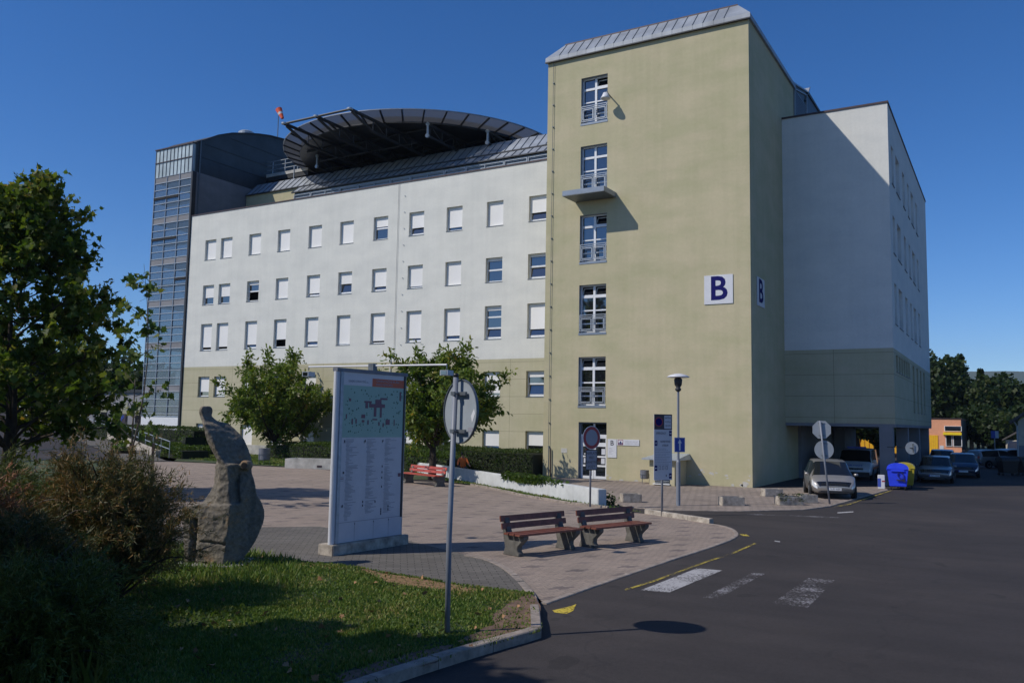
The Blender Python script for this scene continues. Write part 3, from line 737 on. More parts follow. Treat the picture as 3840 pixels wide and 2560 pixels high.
# flat roof, lean-to, upper mansard, attic
rf = MB(); rf.box(XL + .02, XR - .26, YF + .36, YB, 19.3, 19.5, 'roof_dark'); rf.build('flat_roof', hosp)
at_ = MB()
at_.add([(XL, 53.8, 19.5), (-10.6, 53.8, 19.5), (-10.6, 53.8, 23.2), (XL, 53.8, 23.2)], [(0, 1, 2, 3)], 'green_plaster')
at_.box(-21.8, -10.6, 50.5, 53.79, 19.5, 23.0, 'dark_clad_and_shade')
at_.add([(-10.58, 50.2, 19.5), (-10.58, 58.2, 19.5), (-10.58, 58.2, 24.05), (-10.58, 54.2, 24.0), (-10.58, 50.2, 23.1)], [(0, 1, 2, 3, 4)], 'dark_clad_and_shade')
at_.build('attic_wall', hosp)
lv = MB(); lv.box(-53.4, -10.7, 52.92, 52.97, 19.5, 22.42, 'galv_dark')
z = 19.7
while z < 22.40: lv.box(-53.4, -10.7, 52.86, 52.915, z, z + .055, 'galv'); z += .17
lv.build('louvre_band', hosp)
x = -53.4; k = 0
while x < -22:
    wdt = (2.0, 3.3, 2.0, 3.4)[k % 4]; x1 = min(x + wdt, -21.9); f = MB()
    for (p0, p1) in (((x + .06, 19.6), (x + .06, 22.2)), ((x1 - .06, 19.6), (x1 - .06, 22.2)), ((x + .06, 22.17), (x1 - .06, 22.17)), ((x + .06, 21.1), (x1 - .06, 21.1))):
        f.bar((p0[0], 52.80, p0[1]), (p1[0], 52.80, p1[1]), .06, .05, 'galv')
    if wdt > 3: f.bar(((x + x1) / 2, 52.80, 19.6), ((x + x1) / 2, 52.80, 22.2), .05, .03, 'galv')
    f.build('louvre_frame', hosp); x = x1; k += 1
def seamed(root, name, p00, p10, p11, p01, n, mat='metal_roof', h=0.05, out=(0, -1, 1)):
    """standing seam roof plane between lower edge p00-p10 and upper edge p01-p11"""
    p00, p10, p11, p01 = map(Vector, (p00, p10, p11, p01)); r = MB()
    r.add([p00, p10, p11, p01], [(0, 1, 2, 3)], mat); o = Vector(out).normalized() * h * .5
    for i in range(n + 1):
        t = i / n; r.bar(p00.lerp(p10, t) + o, p01.lerp(p11, t) + o, .035, h, 'galv_dark', up=out)
    r.bar(p00 + Vector((0, -.03, -.03)), p10 + Vector((0, -.03, -.03)), .12, .09, 'steel_dark')
    return r.build(name, root)
seamed(hosp, 'lower_roof', (-53.6, 52.75, 22.44), (-21.7, 52.75, 22.44), (-21.7, 53.75, 23.22), (-53.6, 53.75, 23.22), 46)
seamed(hosp, 'upper_roof', (XL, 53.72, 23.25), (-10.5, 53.72, 23.25), (-10.5, 55.1, 24.6), (XL, 55.1, 24.6), 70)
ur = MB(); ur.box(XL, -10.7, 55.12, 61.5, 24.4, 24.58, 'roof_dark'); ur.box(XL, -10.7, 61.3, 61.5, 19.5, 24.4, 'dark_clad_and_shade')
ur.add([(-10.55, 54.2, 24.02), (-10.55, 58.2, 24.07), (-11.6, 58.2, 24.6), (-11.6, 55.1, 24.6)], [(0, 1, 2, 3)], 'metal_roof')
ur.bar((-10.55, 50.2, 23.14), (-10.55, 54.2, 24.02), .12, .1, 'steel_grey'); ur.bar((-10.55, 54.2, 24.02), (-10.55, 58.2, 24.07), .1, .1, 'steel_dark')
ur.build('attic_roof', hosp)
vg = MB()
for (a, b) in (((50.6, 20.0), (50.6, 22.9)), ((50.6, 22.9), (54.0, 23.7)), ((54.0, 23.7), (54.0, 21.4)), ((54.0, 21.4), (52.6, 20.0))):
    vg.bar((-10.53, a[0], a[1]), (-10.53, b[0], b[1]), .09, .05, 'galv')
for i in range(16):
    zz = 20.2 + i * .18; y1 = min(54.0, 52.6 + (zz - 20.0)); vg.bar((-10.55, 50.65, zz), (-10.55, y1, zz), .03, .05, 'steel_grey')
vg.build('vent_grille', hosp)

# arched rooftop house at the far left, with a grey gable wall
ah = MB(); pr = [(48.1, 26.7), (49.0, 27.15), (50.3, 27.95), (51.8, 28.6), (53.5, 29.12), (55.0, 29.5), (56.4, 29.78), (58.3, 29.98), (60.2, 29.98), (62.2, 29.7), (64.2, 29.1), (66, 28.3), (68, 27.2)]
n = len(pr); vs = [(-60.55, p[0], p[1]) for p in pr] + [(-60.55, 68, 24.05), (-60.55, 48.1, 24.05)]
ah.add(vs, [tuple(range(n + 2))], 'dark_clad_and_shade')  # gable colour holds the dark of its unlit side
for i in range(n - 1):
    a, b = pr[i], pr[i + 1]
    ah.add([(-60.5, a[0], a[1]), (-60.5, b[0], b[1]), (-66.5, b[0], b[1]), (-66.5, a[0], a[1])], [(0, 1, 2, 3)], 'roof_dark')
ah.build('rooftop_house', hosp)
tr_ = MB()
for i in range(n - 1): tr_.bar((-60.48, *pr[i]), (-60.48, *pr[i + 1]), .14, .1, 'steel_dark')
for zz in (25.5, 26.75, 28.1):
    ys = [p[0] for p in pr if p[1] > zz]; y0 = 48.15 if zz < 26.7 else min(ys); y1 = 67.5 if zz < 27 else max(ys)
    tr_.bar((-60.53, y0, zz), (-60.53, y1, zz), .03, .04, 'steel_dark')
tr_.tube([(-60.45, 48.5, 27.0), (-60.45, 48.5, 20.1)], .05, 'galv_dark')
tr_.build('eaves_trim', hosp)
gw = MB(); gw.add([(-60.52, 48.1, 20.0), (-60.52, 68, 20.0), (-60.52, 68, 24.05), (-60.52, 48.1, 24.05)], [(0, 1, 2, 3)], 'grey_plaster'); gw.build('gable_wall', hosp)
vt = MB(); vt.lathe([(0.0, 0), (.62, 0), (.62, .25), (.75, .3), (.75, .75), (.6, .85), (0, .9)], (-62.4, 55.2, 29.25), 'galv', 20); vt.build('roof_vent', hosp, smooth=False)
# lightning cable down the facade joint
lc = MB(); lc.tube([(-37.9, YF - .06, 20.0), (-37.9, YF - .06, 7.0)], .012, 'galv_dark', 5); lc.tube([(-38.2, YF - .06, 7.2), (-38.2, YF - .06, .5)], .035, 'white_frame', 6)
for k in range(10): lc.box(-37.39, -37.32, YF - .07, YF - .02, 8.2 + k * 1.2, 8.23 + k * 1.2, 'galv')
lc.build('cable', hosp)
# bridge from the rooftop house to the helicopter deck
bw = MB(); bw.box(-61.5, -55.2, 56.2, 58.2, 25.6, 25.9, 'concrete_pale'); bw.box(-61.5, -55.2, 56.25, 58.2, 25.2, 25.58, 'steel_dark')
for zz in (26.3, 26.7, 27.1): bw.bar((-61.4, 56.3, zz), (-56.4, 56.3, zz), .05, .05, 'galv')
for xx in (-61.3, -59.8, -58.2, -56.6): bw.bar((xx, 56.3, 25.9), (xx, 56.3, 27.1), .05, .05, 'galv')
bw.tube([(-56.3, 55.6, 24.5), (-56.3, 55.6, 26)], .06, 'galv'); bw.build('access_bridge', hosp)

# ================================================================ STAIR TOWER
YT = 40.4; TX0, TX1 = -21.72, -10.57
tow = thing('stair_tower', 'tall olive-green tower with narrow metal mansard roof and one column of tall windows', 'tower', (-16, YT, 0))
tw = [(18.90, 21.56), (15.08, 17.74), (11.29, 13.95), (7.5, 10.17), (3.68, 6.34)]
mb = MB()
wall_grid(mb, 'y', YT, TX0, TX1, 0, 22.93, [(-19.66, -18.1, a, b) for a, b in tw] + [(-19.62, -18.02, 0.0, 2.93)], .26, lambda z: 'green_plaster', 'grey_frame')
mb.add([(TX1, YT, 0), (TX1, 50.4, 0), (TX1, 50.4, 22.93), (TX1, YT, 22.93)], [(0, 1, 2, 3)], 'green_plaster')
mb.add([(TX0, YT, 0), (TX0, 50.4, 0), (TX0, 50.4, 22.93), (TX0, YT, 22.93)], [(0, 1, 2, 3)], 'green_plaster')
mb.add([(TX0, 50.4, 0), (TX1, 50.4, 0), (TX1, 50.4, 22.93), (TX0, 50.4, 22.93)], [(0, 1, 2, 3)], 'green_plaster')
mb.build('wall', tow)
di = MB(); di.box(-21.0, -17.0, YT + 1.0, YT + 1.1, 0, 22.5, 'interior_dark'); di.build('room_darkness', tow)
rr = MB()
e = .12
L0 = (TX0 - e, YT - e, 22.93); L1 = (TX1 + e, YT - e, 22.93); U0 = (TX0 + .62, YT + .85, 24.12); U1 = (TX1 - .75, YT + .85, 24.12)
rr.box(TX0 - e, TX1 + e, YT - e, 50.5, 22.86, 23.10, 'metal_roof')
rr.add([(TX0 - e, YT - e, 23.10), (TX1 + e, YT - e, 23.10), U1, U0], [(0, 1, 2, 3)], 'metal_roof')
rr.add([(TX1 + e, YT - e, 23.10), (TX1 + e, 50.5, 23.10), (TX1 - .75, 50.5, 24.12), U1], [(0, 1, 2, 3)], 'metal_roof')
rr.add([(TX0 - e, YT - e, 23.10), (TX0 - e, 50.5, 23.10), (TX0 + .62, 50.5, 24.12), U0], [(0, 1, 2, 3)], 'metal_roof')
rr.add([U0, U1, (TX1 - .75, 50.5, 24.12), (TX0 + .62, 50.5, 24.12)], [(0, 1, 2, 3)], 'metal_roof')
for i in range(21):
    t = (i + .6) / 21; a = Vector((TX0 - e, YT - e, 23.10)).lerp(Vector((TX1 + e, YT - e, 23.10)), t)
    tx = min(max(a.x, U0[0]), U1[0]); b = Vector((tx, YT + .85, 24.12))
    if abs(a.x - tx) < .01: rr.bar(a, b, .03, .06, 'galv_dark', up=(0, -1, 1)); rr.box(a.x - .012, a.x + .012, YT - e - .004, YT - e, 22.88, 23.1, 'galv_dark')
rr.bar(U0, U1, .08, .07, 'cap_brown'); rr.bar(Vector(L0) + Vector((0, 0, -.1)), Vector(L1) + Vector((0, 0, -.1)), .1, .06, 'steel_dark')
rr.build('mansard_roof', tow)
def towerwin(z0, z1, tilts, tag_):
    W, H = 1.56, z1 - z0; M = frame_M((-19.66, YT + .26, z0), (1, 0, 0), (0, 0, 1)); f = MB(); f.M = M
    bx = lambda a, b, c, d, zz=.03: f.box(a, b, c, d, -.05, zz, 'white_frame')
    bx(0, .07, 0.12, H); bx(W - .07, W, .12, H); bx(.07, W - .07, H - .07, H); bx(.07, W - .07, .12, .19)
    bx(W / 2 - .06, W / 2 + .06, .19, H - .07, .036); zt = H - .62
    bx(.07, W / 2 - .06, zt - .06, zt + .06, .042); bx(W / 2 + .06, W - .07, zt - .06, zt + .06, .042)
    for yy in (1.32, .62):
        bx(.07, W / 2 - .06, yy - .035, yy + .035); bx(W / 2 + .06, W - .07, yy - .035, yy + .035)
    f.box(-.02, W + .02, 0, .12, -.05, .28, 'grey_frame')
    win = f.build('window', tow)
    p = MB(); p.M = M
    for s, (x0, x1) in enumerate(((.07, W / 2 - .06), (W / 2 + .06, W - .07))):
        for (y0, y1) in ((.19, .585), (.655, 1.285), (1.355, zt - .06)):
            p.add([(x0, y0, -.02), (x1, y0, -.02), (x1, y1, -.02), (x0, y1, -.02)], [(0, 1, 2, 3)], 'glass')
        y0, y1 = zt + .06, H - .07
        if tilts[s]:
            h = y1 - y0; a = .55; v = [(x0, y0 + .02, .0), (x1, y0 + .02, .0), (x1, y0 + .02 + h * math.cos(a), -h * math.sin(a)), (x0, y0 + .02 + h * math.cos(a), -h * math.sin(a))]
            p.add(v, [(0, 1, 2, 3)], 'glass')
            for A, B in ((0, 1), (1, 2), (2, 3), (3, 0)): p.bar(v[A], v[B], .05, .05, 'white_frame')
        else: p.add([(x0, y0, -.02), (x1, y0, -.02), (x1, y1, -.02), (x0, y1, -.02)], [(0, 1, 2, 3)], 'glass')
    p.build('pane', win)
    r = MB(); r.M = M; zo = .24
    def rb(a, b, w=.035): r.bar((a[0], a[1], zo), (b[0], b[1], zo), w, w, 'galv', up=(0, 0, 1))
    rb((-.0, .95), (W, .95)); rb((0, 1.06), (W, 1.06)); rb((0, .22), (W, .22))
    for x in (.04, W / 2, W - .06): rb((x, .22), (x, 1.06))
    for x0, x1 in ((.12, W / 2 - .08), (W / 2 + .08, W - .14)):
        for a, b in (((x0, .30), (x1, .30)), ((x0, .86), (x1, .86)), ((x0, .30), (x0, .86)), ((x1, .30), (x1, .86))): rb(a, b, .045)
    r.build('balustrade', tow)
for (a, b), t in zip(tw, ((0, 1), (0, 0), (0, 1), (1, 1), (1, 1))): towerwin(a, b, t, '')
# entrance door
M = frame_M((-19.62, YT + .24, 0.02), (1, 0, 0), (0, 0, 1)); W = 1.6
d = MB(); d.M = M
d.box(0, .05, 0, 2.9, -.05, .03, 'grey_frame'); d.box(.05, W, 2.84, 2.9, -.05, .03, 'grey_frame'); d.box(.76, .84, 2.3, 2.84, -.05, .03, 'white_frame')
d.box(.05, W, 2.14, 2.28, -.05, .05, 'white_frame')
for x0, x1 in ((.06, .79), (.81, 1.56)):
    d.box(x0, x0 + .10, .0, 2.14, -.04, .04, 'white_frame'); d.box(x1 - .10, x1, 0, 2.14, -.04, .04, 'white_frame')
    for z0, z1 in ((0, .14), (.62, .71), (1.1, 1.18), (1.66, 1.86), (2.08, 2.14)): d.box(x0 + .1, x1 - .1, z0, z1, -.04, .042, 'white_frame')
door = d.build('door', tow)
p = MB(); p.M = M; p.add([(.05, 2.28, -.03), (1.58, 2.28, -.03), (1.58, 2.84, -.03), (.05, 2.84, -.03)], [(0, 1, 2, 3)], 'glass')
for x0, x1 in ((.16, .69), (.91, 1.46)):
    for z0, z1 in ((.14, .62), (.71, 1.1), (1.18, 1.66), (1.86, 2.08)): p.add([(x0, z0, 0), (x1, z0, 0), (x1, z1, 0), (x0, z1, 0)], [(0, 1, 2, 3)], 'glass')
p.build('pane', door)
for (x0, x1, z0, z1) in ((.2, .36, .8, 1.05), (1.2, 1.4, .78, 1.08), (1.22, 1.42, 1.25, 1.55), (.22, .42, 1.24, 1.3)):
    n_ = MB(); n_.M = M; n_.box(x0, x1, z0, z1, .002, .008, 'sign_white'); n_.build('notice', door)
n_ = MB(); n_.M = M; n_.box(.30, .40, 1.35, 1.5, .002, .008, 'sign_red'); n_.build('notice', door)
# projecting slab under the second window
cs = MB(); P = [(-20.15, YT - .02), (-20.62, YT - 1.28), (-18.35, YT - 1.42), (-17.35, YT - .02)]
P = [(-19.95, YT - .01), (-20.0, YT - 1.45), (-17.62, YT - 1.45), (-17.58, YT - .01)]
cs.prism(P, 'z', 14.74, 14.98, 'grey_frame')
cs.prism([(x * 1.0, y) for x, y in P], 'z', 14.70, 14.738, 'galv_dark'); cs.build('canopy_slab', tow)
# lightning conductor with clips, drain pipe
lc = MB(); lc.tube([(-21.35, YT - .07, 22.9), (-21.35, YT - .07, 1.4)], .013, 'galv_dark', 5)
for k in range(17): lc.box(-21.39, -21.31, YT - .08, YT, 1.6 + k * 1.25, 1.635 + k * 1.25, 'galv_dark')
lc.tube([(-21.32, YT - .08, 1.6), (-21.32, YT - .08, 0.02)], .03, 'galv_dark', 6); lc.tube([(-21.22, YT - .08, 1.5), (-21.22, YT - .08, 0.02)], .03, 'cap_brown', 6)
lc.build('cable', tow)
# flaked paint near the ground
pp = MB(); rnd = random.Random(5)
def flake(cx, cz, s, X=None):
    n = rnd.randint(6, 10); pts = []
    for k in range(n):
        t = 2 * math.pi * k / n; r = s * rnd.uniform(.35, 1.0); pts.append((cx + r * 1.5 * math.cos(t), cz + r * .8 * math.sin(t)))
    pp.add([(a, YT - .004 if X is None else 0, max(.015, b)) for a, b in pts], [tuple(range(n))], 'peeled_plaster')
for (cx, cz, s) in ((-13.0, .72, .10), (-12.9, .62, .07), (-13.1, .5, .09), (-12.5, .58, .12), (-12.3, .62, .06), (-11.8, .52, .1), (-11.75, .4, .06), (-13.6, .42, .07), (-10.9, .15, .2), (-11.1, .1, .12), (-10.75, .35, .1), (-11.5, .08, .1), (-17.8, .12, .09), (-17.95, .25, .06), (-17.2, .04, .1), (-16.4, .04, .12), (-10.7, .55, .06)): flake(cx, cz, s)
pp.build('flaked_paint', tow, recalc=False)

# vent housing standing against the tower
ax = thing('vent_housing', 'small rendered ventilation housing with sloping metal lid and grille at the tower foot', 'housing', (-14.5, YT - .8, 0))
b = MB(); b.box(-15.0, -13.75, YT - 1.75, YT - .01, 0, 1.2, 'green_plaster'); b.build('housing', ax)
b = MB(); b.add([(-15.3, YT - 2.0, 1.2), (-13.5, YT - 2.0, 1.2), (-13.5, YT - .02, 1.2), (-15.3, YT - .02, 1.2), (-15.3, YT - 2.0, 1.27), (-13.5, YT - 2.0, 1.27), (-13.6, YT - .02, 1.48), (-15.1, YT - .02, 1.48)], [(0, 3, 2, 1), (4, 5, 6, 7), (0, 1, 5, 4), (1, 2, 6, 5), (2, 3, 7, 6), (3, 0, 4, 7)], 'galv'); b.build('lid', ax)
b = MB()
b.box(-14.72, -14.0, YT - 1.775, YT - 1.755, .12, .9, 'interior_dark')
for k in range(10): b.box(-14.72, -14.0, YT - 1.80, YT - 1.776, .14 + k * .075, .16 + k * .075, 'galv')
b.box(-14.78, -13.95, YT - 1.9, YT - 1.755, .06, .1, 'white_frame'); b.build('grille', ax)

# ================================================================ GLASS TOWER
gt = thing('glass_stair_tower', 'slim glazed stair tower with zinc top at the left end of the white block', 'tower', (-63, YF, 0))
gx0, gx1, gy0, gy1 = -65.5, -60.62, YF - .02, 54.0
cl = MB(); cl.box(gx0, gx1, gy0 - .05, gy1, 24.0, 26.5, 'zinc_clad')
for i in range(11): x = gx0 + (gx1 - gx0) * i / 10; cl.box(x - .02, x + .02, gy0 - .10, gy0 - .051, 24.0, 26.5, 'galv_dark')
cl.box(gx0 - .04, gx1, gy0 - .12, gy0 - .05, 25.3, 25.36, 'cap_brown'); cl.box(gx0 - .08, gx1 + .06, gy0 - .15, gy1, 26.5, 26.6, 'cap_brown'); cl.build('cladding', gt)
frm = MB(); g_ = MB(); spn = MB()
mx = [gx0, -63.83, -62.15, gx1]
for x in mx: frm.box(x - .04, x + .04, gy0 - .08, gy0 + .02, 2.85, 24.0, 'grey_frame')
zz = []; top = 24.0
for s in range(6):
    t0 = 24.0 - s * 3.7
    if t0 < 3: break
    zz += [t0, t0 - .55] + [t0 - .55 - k * .63 for k in (1, 2, 3, 4)]
zz = [z for z in zz if z > 3.0] + [2.85]
for z in zz: frm.box(gx0, gx1, gy0 - .07, gy0 + .01, z - .03, z + .03, 'galv')
frm.box(gx1 + .0, gx1 + .2, gy0 - .1, gy0 + .3, .5, 24, 'steel_dark')
for i in range(len(zz) - 1):
    z1, z0 = zz[i] - .025, zz[i + 1] + .025
    if z1 - z0 < .05: continue
    band = abs((24.0 - zz[i]) % 3.7) < .02 or abs((24.0 - zz[i]) % 3.7 - 3.7) < .02
    for j in range(3):
        x0, x1 = mx[j] + .04, mx[j + 1] - .04
        if band: sp1 = MB(); sp1.box(x0, x1, gy0 - .03, gy0, z0, z1, 'grey_plaster'); sp1.build('spandrel', gt)
        else:
            gap_bar = (i, j) in ((3, 0), (3, 1), (9, 0), (9, 1), (15, 2))
            if gap_bar: frm.box(x0, x1, gy0 - .12, gy0 - .03, z1 - .22, z1, 'interior_dark')  # dark bar stands for the shaded gap of an open pane
            if False: pass
            else: g_.add([(x0, gy0 - .01, z0), (x1, gy0 - .01, z0), (x1, gy0 - .01, z1), (x0, gy0 - .01, z1)], [(0, 1, 2, 3)], 'tower_glass')
frm.build('glazing_frame', gt); g_.build('glass_panes', gt)
sd = MB()
sd.add([(gx0, gy0, 1.7), (gx0, gy1, 1.7), (gx0, gy1, 24), (gx0, gy0, 24)], [(0, 1, 2, 3)], 'tower_glass')
sd.build('side_glazing', gt)
bk = MB(); bk.box(gx0 + 2.0, gx1, gy1 - .3, gy1, .4, 24, 'grey_plaster')
for s in range(7):
    z = 1.7 + s * 3.7 - .4
    if 0 < z < 23.9: bk.box(gx0 + .15, gx1, gy0 + .3, gy1 - .3, z, z + .25, 'grey_plaster')
    z += 1.85
    if z < 23.5: bk.box(gx0 + .3, gx1 - .3, gy0 + .25, gy0 + 1.2, z, z + .12, 'concrete_pale')
bk.build('stair_core', gt)
pl = MB(); pl.box(gx0 - .05, gx1 + .1, gy0 - .03, gy1, 0, 2.82, 'white_frame'); pl.build('plinth', gt)

# low wing on the far left
lw = thing('entrance_wing', 'low dark wing with parking sign seen under the maple, left of the glass tower', 'building', (-75, 54, 0))
b = MB(); b.box(-92, -66.2, 55.5, 68, 0, 5.2, 'grey_plaster'); b.box(-92.2, -66.1, 55.3, 68, 5.2, 5.5, 'steel_dark'); b.build('wall', lw)
b = MB()
for k in range(7): b.box(-90.5 + k * 3.4, -88.4 + k * 3.4, 55.44, 55.49, 1.4, 4.2, 'glass')
b.build('window_band', lw)
b = MB(); b.box(-68.2, -66.4, 53.2, 55.4, 4.3, 7.4, 'zinc_clad'); b.build('air_duct', lw)
ps = thing('parking_sign', 'blue letter P on a dark panel beside the driveway railing', 'sign', (-66.9, 47.0, 0))
b = MB(); b.box(-67.3, -66.5, 47.0, 47.05, 2.2, 3.0, 'sign_dark'); b.tube([(-66.9, 47.1, 0), (-66.9, 47.1, 2.9)], .04, 'galv_dark'); b.build('panel', ps)
textmesh('P', .7, 'sign_blue', frame_M((-66.9, 46.985, 2.6), (1, 0, 0), (0, 0, 1)), 'lettering', ps, offset=.02)

# ================================================================ HELIPAD
hc = Vector((-44.27, 59.73)); HZ = 26.0
hp = thing('helipad', 'round raised helicopter deck on dark trusses with a ring of grey net panels', 'helipad', (hc.x, hc.y, 24.5))
def ring(c, r, z, n): return [(c.x + r * math.cos(2 * math.pi * k / n), c.y + r * math.sin(2 * math.pi * k / n), z) for k in range(n)]
dkk = MB(); ci = Vector((-44.7, 60.0)); n = 72
a = ring(ci, 10.86, 25.62, n); b_ = ring(ci, 10.86, 26.15, n)
dkk.add(a + b_, [tuple(reversed(range(n))), tuple(range(n, 2 * n))] + [(k, (k + 1) % n, n + (k + 1) % n, n + k) for k in range(n)], 'steel_dark'); dkk.build('deck', hp)
npan = 46; nt_ = MB(); rb = MB()
for k in range(npan):
    for s in range(2):
        t0 = 2 * math.pi * (k + s * .5) / npan; t1 = 2 * math.pi * (k + s * .5 + .5) / npan
        i0 = (ci.x + 10.9 * math.cos(t0), ci.y + 10.9 * math.sin(t0), 25.75); i1 = (ci.x + 10.9 * math.cos(t1), ci.y + 10.9 * math.sin(t1), 25.75)
        o0 = (hc.x + 12.38 * math.cos(t0), hc.y + 12.38 * math.sin(t0), HZ); o1 = (hc.x + 12.38 * math.cos(t1), hc.y + 12.38 * math.sin(t1), HZ)
        nt_.add([i0, i1, o1, o0], [(0, 1, 2, 3)], 'safety_net')
        rb.bar(o0, o1, .07, .07, 'steel_grey')
        if s == 0: rb.bar(Vector(i0) + Vector((0, 0, -.04)), Vector(o0) + Vector((0, 0, -.04)), .09, .16, 'steel_dark')
nt_.build('net_panels', hp, recalc=False); rb.build('net_frame', hp)
# trusses along Y and cross members
nose = [(-49.2, 45.9), (-46.0, 46.0), (-42.7, 46.05)]

for (x, y0, top) in ((-51.0, 53.0, 0), (-47.6, 45.8, 1), (-44.3, 45.8, 1), (-41.0, 45.8, 1), (-37.8, 51.0, 0), (-34.6, 54.5, 0)):
    t = MB(); y1 = 69.5
    t.tube([(x, y0, 25.42), (x, y1, 25.42)], .13, 'steel_dark', 8)
    if top:
        t.tube([(x, y0 + .2, 25.3), (x, y0 + 2.6, 24.5), (x, y1, 24.5)], .11, 'steel_dark', 8); ys = y0 + 2.6
        t.lathe([(0, 0), (.22, 0), (.22, .12), (.1, .12), (0, .12)], (x, y0 - .05, 25.36), 'galv', 12)
    else:
        t.tube([(x, y0 + .05, 24.5), (x, y1, 24.5)], .11, 'steel_dark', 8); ys = y0 + .3
        t.tube([(x, y0, 25.42), (x, y0, 24.5)], .09, 'galv', 8); t.tube([(x, y0 - .1, 24.5), (x, y0 + .05, 24.5)], .16, 'galv', 10); t.tube([(x, y0 - .1, 25.42), (x, y0 + .05, 25.42)], .14, 'galv', 10)
    y = ys; k = 0
    while y < y1 - 1.6:
        t.tube([(x, y, 24.5 if k % 2 else 25.42), (x, y + 1.6, 25.42 if k % 2 else 24.5)], .05, 'steel_dark', 6)
        t.tube([(x, y, 24.5), (x, y, 25.42)], .045, 'steel_dark', 6); y += 1.6; k += 1
    t.build('truss', hp)
t = MB(); t.tube([(-47.6, 45.8, 25.42), (-41.0, 45.8, 25.42)], .09, 'steel_dark', 8); t.build('tie_pipe', hp)
t = MB()
for y in (52.0, 56.5, 61, 65.5):
    h = math.sqrt(max(0, 10.3 ** 2 - (y - 60) ** 2)); t.tube([(-44.7 - h, y, 25.5), (-44.7 + h, y, 25.5)], .1, 'steel_dark', 6)
    t.tube([(-44.7 - h * .8, y, 24.5), (-44.7 + h * .8, y, 24.5)], .06, 'steel_dark', 6)
t.build('cross_beam', hp)
for (x, y) in ((-51, 57), (-51, 66), (-41, 57), (-41, 66), (-37.8, 60)):
    t = MB(); t.tube([(x, y, 19.5), (x, y, 24.5)], .18, 'steel_dark', 10); t.build('post', hp)
bx = MB(); bx.box(-50, -38, 58.5, 66, 19.5, 25.6, 'steel_dark'); bx.build('core', hp)
# windsock
ws = thing('windsock', 'orange and white windsock hanging from a thin mast above the roof', 'windsock', (-69.6, 66, 20))
t = MB(); t.tube([(-69.6, 66, 20), (-69.6, 66, 37.0)], .05, 'galv_dark', 6); t.tube([(-69.6, 66, 33.6), (-69.6, 66, 33.9)], .12, 'galv_dark', 6); t.build('mast', ws)
t = MB(); a = Vector((-69.5, 65.9, 37.15)); b = Vector((-68.85, 65.9, 36.0)); n = 5
for i in range(n):
    p, q = a.lerp(b, i / n), a.lerp(b, (i + 1) / n); r0, r1 = .38 - .22 * i / n, .38 - .22 * (i + 1) / n
    t.tube([p, q], [r0, r1], ('sock_orange', 'sock_orange', 'sock_white', 'sock_orange', 'sock_orange')[i], 12, caps=(i == n - 1))
t.tube([a + Vector((-.0, -.02, .06)), a + Vector((.05, 0, -.1))], [.2, .2], 'sock_white', 12); t.build('sock', ws)

# wall lamp beside top window
wl_ = thing('wall_floodlight', 'small hooded floodlight on the wall beside the topmost tower window', 'lamp', (-17.95, YT, 19.95))
t = MB(); t.tube([(-17.9, YT, 20.2), (-17.9, YT - .55, 20.3)], .035, 'galv_dark', 6); t.tube([(-17.9, YT - .5, 20.32), (-17.95, YT - .6, 20.05)], .05, 'galv_dark'); t.build('bracket', wl_)
t = MB(); t.lathe([(.07, .3), (.12, .28), (.2, .1), (.27, -.02), (.25, -.04), (0, -.03)], (-17.95, YT - .6, 19.95), 'sign_white', 16); t.build('shade', wl_, smooth=True)

# ================================================================ SIGNS ON THE WALLS
def plate(name, label, cat, M, W, H, mat='sign_white', th=.03, group=None):
    o = thing(name, label, cat, M.translation, 0, group); b = MB(); b.M = M; b.box(-W / 2, W / 2, -H / 2, H / 2, -th, 0, mat); b.build('panel', o); return o
M = frame_M((-12.13, YT - .04, 9.47), (1, 0, 0), (0, 0, 1))
o = plate('letter_sign', 'large square white sign with navy letter B on the sunlit front of the olive tower', 'sign', M, 1.42, 1.42)
textmesh('B', 1.62, 'navy', M, 'lettering', o, offset=.035, width=.82)
M = frame_M((TX1 + .04, 42.17, 9.47), (0, 1, 0), (0, 0, 1))
o = plate('letter_sign', 'square white sign with navy letter B on the shaded side of the olive tower', 'sign', M, 1.42, 1.42)
textmesh('B', 1.62, 'navy', M, 'lettering', o, offset=.035, width=.82)
M = frame_M((-17.7, YT - .03, 1.62), (1, 0, 0), (0, 0, 1))
o = plate('entrance_sign', 'upright white panel with black letter B right of the entrance door', 'sign', M, .50, .94)
textmesh('B', .36, 'ink', frame_M((-17.7, YT - .028, 1.88), (1, 0, 0), (0, 0, 1)), 'lettering', o, offset=.006)
b = MB(); b.M = M
for k in range(5): b.box(-.18, -.02 + .05 * (k % 3), .0 - k * .07, .012 - k * .07, 0, .003, 'ink_soft')
b.build('small_print', o)
M = frame_M((-16.82, YT - .03, 1.94), (1, 0, 0), (0, 0, 1))
o = plate('institute_sign', 'long white name plate with red-framed emblem, right of the letter B panel', 'sign', M, 1.20, .30)
b = MB(); b.M = M
for (x0, x1, y0, y1) in ((-.55, -.53, -.13, .13), (-.29, -.27, -.13, .13), (-.53, -.29, .11, .13), (-.53, -.29, -.13, -.11)): b.box(x0, x1, y0, y1, 0, .004, 'sign_red')
for k, x in enumerate((-.49, -.41, -.33)): b.box(x - .03, x + .03, -.1, (-.02, .05, -.02)[k], .0, .005, 'navy')
b.build('emblem', o)
textmesh('VZDĚLÁVACÍ INSTITUT', .075, 'ink_soft', frame_M((.18 - 16.82, YT - .028, 1.98), (1, 0, 0), (0, 0, 1)), 'lettering', o, width=.72)
textmesh('KRAJSKÁ ZDRAVOTNÍ, a.s.', .07, 'ink_soft', frame_M((.22 - 16.82, YT - .028, 1.88), (1, 0, 0), (0, 0, 1)), 'lettering', o, width=.78)
